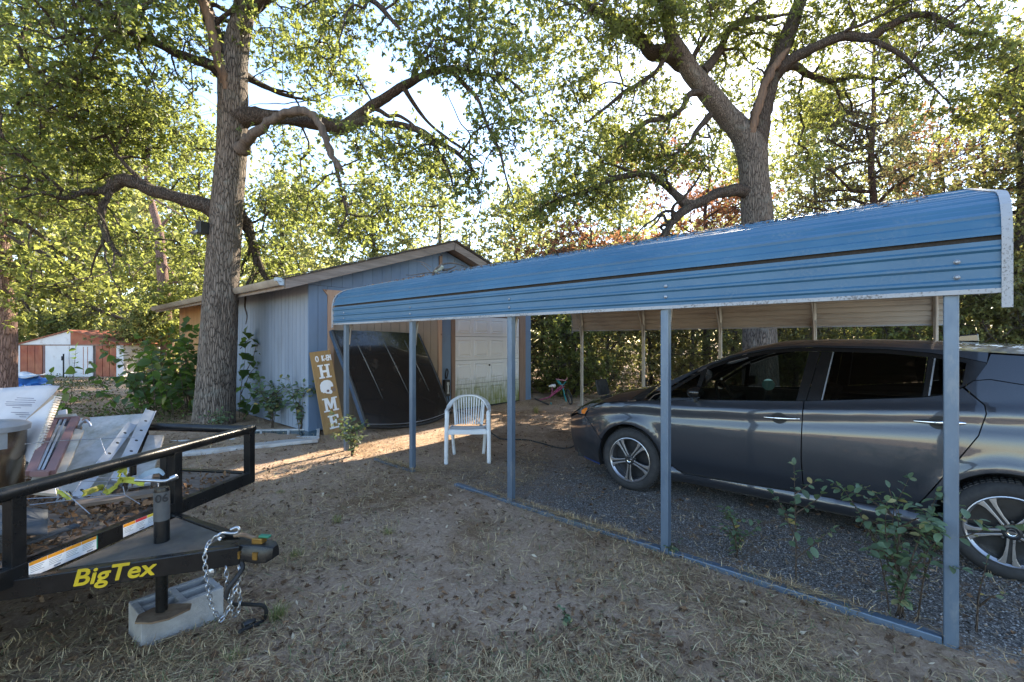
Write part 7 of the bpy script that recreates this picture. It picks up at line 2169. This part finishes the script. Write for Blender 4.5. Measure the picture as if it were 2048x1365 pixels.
plant('sapling', 'tall thin sapling standing before the car rear door', 'sapling', [[G(1592, 1165), P(1592, 1080, 3.0), P(1590, 1010, 3.0), P(1588, 932, 3.0)], [P(1592, 1080, 3.0), P(1560, 1010, 3.05), P(1545, 990, 3.05)], [P(1590, 1030, 3.0), P(1635, 1000, 2.95), P(1645, 985, 2.95)], [P(1592, 1120, 3.0), P(1640, 1080, 2.95), P(1665, 1060, 2.92)], [P(1590, 990, 3.0), P(1612, 975, 3.0), P(1630, 965, 3.0)]], LEAF['weed'], .060, .025, 2, GW, .005, first=.25)
plant('sapling', 'arching sapling shoot reaching left before the car sill', 'sapling', [[G(1780, 1232), P(1760, 1120, 2.7), P(1725, 1040, 2.75), P(1690, 985, 2.8), P(1668, 968, 2.85)], [P(1770, 1150, 2.7), P(1800, 1060, 2.7), P(1790, 1000, 2.72)], [P(1725, 1040, 2.75), P(1755, 1050, 2.7), P(1790, 1055, 2.68)]], LEAF['weed'], .058, .023, 3, GW, .005)
plant('sapling', 'leafy shoot arching across the nearest post towards rear wheel', 'sapling', [[G(1835, 1245), P(1850, 1150, 2.5), P(1880, 1090, 2.45), P(1930, 1075, 2.4), P(1990, 1055, 2.35), P(2046, 1050, 2.3)], [P(1850, 1150, 2.5), P(1850, 1080, 2.5), P(1870, 1060, 2.45)]], LEAF['weed'], .062, .026, 4, GW, .005, first=.3)
plant('sapling', 'bare dark little sapling right of the nearest post', 'sapling', [[G(1953, 1266), P(1958, 1190, 2.45), P(1968, 1150, 2.45), P(1975, 1120, 2.45)], [P(1958, 1215, 2.45), P(1985, 1195, 2.4), P(2010, 1190, 2.4)]], LEAF['weed'], .035, .05, 5, GW, .006, first=.5)
plant('sapling', 'small spreading sapling between the two nearest posts', 'sapling', ramify(rp, G(1475, 1118), .42, 4, .22, 2), LEAF['weed'], .05, .024, 6, GW, .004)
plant('sapling', 'low leafy seedling at the foot of the second nearest post', 'sapling', ramify(rp, G(1350, 1108), .08, 4, .14, 1), LEAF['weed'], .045, .03, 7, GW, .003)
plant('sapling', 'leafy bush round the farthest near-side carport post', 'sapling', ramify(rp, G(704, 916), .62, 6, .26, 3), LEAF['weed'], .062, .032, 8, GW, .007)
plant('wall_vine', 'broad leafed vine climbing pale garage wall beside oak trunk', 'vine', [[P(478, 850, 9.2), P(482, 780, 9.2), P(490, 720, 9.2), P(492, 668, 9.2)], [P(484, 760, 9.2), P(505, 720, 9.3), P(515, 690, 9.3), P(530, 705, 9.3), P(528, 720, 9.3)], [P(482, 790, 9.2), P(500, 750, 9.3), P(512, 738, 9.3), P(522, 748, 9.3), P(523, 760, 9.3)], [P(486, 830, 9.2), P(505, 790, 9.2), P(525, 778, 9.2), P(540, 782, 9.2)], [P(480, 700, 9.2), P(500, 680, 9.25), P(512, 685, 9.25)], [P(486, 840, 9.2), P(510, 815, 9.1), P(530, 800, 9.1)]], LEAF['vine'], .20, .14, 9, None, .008, droop=.9, first=.1)
plant('wall_vine', 'broad leafed vine climbing the raw plywood end of garage', 'vine', [[P(378, 800, 9.9), P(372, 740, 10.2), P(378, 700, 10.4), P(392, 660, 10.4)], [P(372, 740, 10.2), P(368, 690, 10.6), P(373, 645, 10.8)]], LEAF['vine'], .20, .14, 10, None, .008, droop=.9)
# big beautyberry bush left of the oak
rb = random.Random(9)
st = []
for k in range(26):
    bx0 = rb.uniform(270, 400); z0 = rb.uniform(9.0, 10.6)
    b = P(bx0, 684+FPX*1.55/z0, z0); tx = bx0+rb.uniform(-65, 15); ty = rb.uniform(700, 810)
    tip = P(tx, ty, z0-rb.uniform(0, .5))
    mid = b.lerp(tip, .6)+Vector((0, 0, .35))
    st.append([b, b.lerp(mid, .5)+Vector((0, 0, .1)), mid, tip])
plant('berry_bush', 'large broad-leafed bush with drooping shoots left of the oak trunk', 'bush', st, LEAF['broad'], .21, .10, 11, None, .009, droop=.55, first=.2, maxn=295)
st = []
for k in range(24):
    bx0 = rb.uniform(335, 410); z0 = rb.uniform(10.4, 12.0)
    b = P(bx0, 684+FPX*1.55/z0, z0); tx = bx0+rb.uniform(-80, 0); ty = rb.uniform(660, 770)
    tip = P(tx, ty, z0-rb.uniform(0, .5)); mid = b.lerp(tip, .6)+Vector((0, 0, .35))
    st.append([b, b.lerp(mid, .5)+Vector((0, 0, .1)), mid, tip])
plant('berry_bush', 'second broad-leafed bush behind, reaching towards the shed corner', 'bush', st, LEAF['broad'], .21, .11, 18, None, .009, droop=.55, first=.15, maxn=295)
st = [[P(140, 815, 8.4), P(145, 770, 8.4), P(150, 720, 8.3), P(152, 700, 8.3)], [P(105, 800, 9), P(100, 770, 9), P(103, 748, 9)], [P(140, 815, 8.4), P(170, 790, 8.4), P(220, 790, 8.4), P(260, 800, 8.4)], [P(150, 820, 8.2), P(120, 810, 8.2), P(128, 790, 8.2)], [P(250, 830, 8.5), P(200, 770, 8.5), P(190, 740, 8.5)]]
plant('leafy_shoot', 'single broad-leafed shoots standing before the shed doors', 'shoot', st, LEAF['broad'], .17, .09, 12, None, .007, droop=.5, first=.15)
plant('wall_shrub', 'small leafed shrub at the foot of the garage corner', 'shrub', ramify(random.Random(4), P(600, 684+FPX*1.55/7.9, 7.9), 1.0, 6, .34, 3), LEAF['weed'], .095, .055, 13, None, .007)
plant('wall_shrub', 'low shrub under the pale garage wall right of the oak', 'shrub', ramify(random.Random(5), P(545, 684+FPX*1.55/8.3, 8.3), .95, 9, .55, 3), LEAF['weed'], .115, .06, 14, None, .007)
plant('wall_shrub', 'low weeds at the foot of the oak trunk', 'shrub', ramify(random.Random(6), P(432, 684+FPX*1.55/7.9, 7.9), .42, 6, .35, 2), LEAF['weed'], .075, .06, 15, None, .005)
plant('seedling', 'tiny bright green seedling in the middle of the yard', 'seedling', ramify(random.Random(7), G(1137, 1242), .06, 4, .06, 1), LEAF['weed'], .035, .02, 16, None, .002)

# grass tufts standing out of the yard
tuft_m = attr_mat('tuft', [(0, (.10, .14, .045)), (.5, (.26, .27, .10)), (1, (.42, .36, .18))], .7, .3)
def tuft(label, px, py, h, n, seed):
    rs = np.random.RandomState(seed); b = np.array(tuple(G(px, py)))
    az = rs.uniform(0, 6.28, n); ln = h*rs.uniform(.5, 1, n); sp = rs.uniform(.1, .8, n)
    base = b[None]+np.stack([rs.normal(0, .02, n), rs.normal(0, .02, n), np.zeros(n)], -1)
    d = np.stack([np.cos(az)*sp, np.sin(az)*sp, np.ones(n)], -1); d = unit(d)
    side = np.stack([-np.sin(az), np.cos(az), np.zeros(n)], -1)*.0014
    mid = base+d*(ln*.6)[:, None]; tip = base+d*ln[:, None]+np.stack([np.cos(az)*ln*.3, np.sin(az)*ln*.3, -ln*.12], -1)
    co = np.stack([base-side, base+side, mid+side*.8, mid-side*.8, tip+side*.2, tip-side*.2], 1).reshape(-1, 3)
    i = np.arange(n)[:, None]*6
    q = np.concatenate([i+np.array([[0, 1, 2, 3]]), i+np.array([[3, 2, 4, 5]])], 1).reshape(-1, 4)
    o = bpy.data.objects.new('grass_tuft', np_mesh('grass_tuft', co, q, np.repeat(rs.random(n), 2), [tuft_m])); C.objects.link(o)
    top(o, label, 'grass tuft', 'grass tufts in the yard')
for k, (lab, px, py, h, n) in enumerate((('green-yellow grass tuft right of the trailer wiring lead', 556, 1240, .11, 130), ('short grass tuft in mid yard left of the bare sand', 676, 1045, .07, 80), ('pale dry grass tuft in mid yard before the carport', 778, 1072, .08, 70), ('sparse green grass tuft at the front left of yard', 466, 1330, .10, 60), ('dry grass tuft right of the trailer coupler', 590, 1115, .07, 70), ('small grass tuft near the white trim board', 560, 990, .06, 60), ('yellow grass tuft by the fallen bicycle', 1072, 828, .22, 160))):
    tuft(lab, px, py, h, n, 200+k)
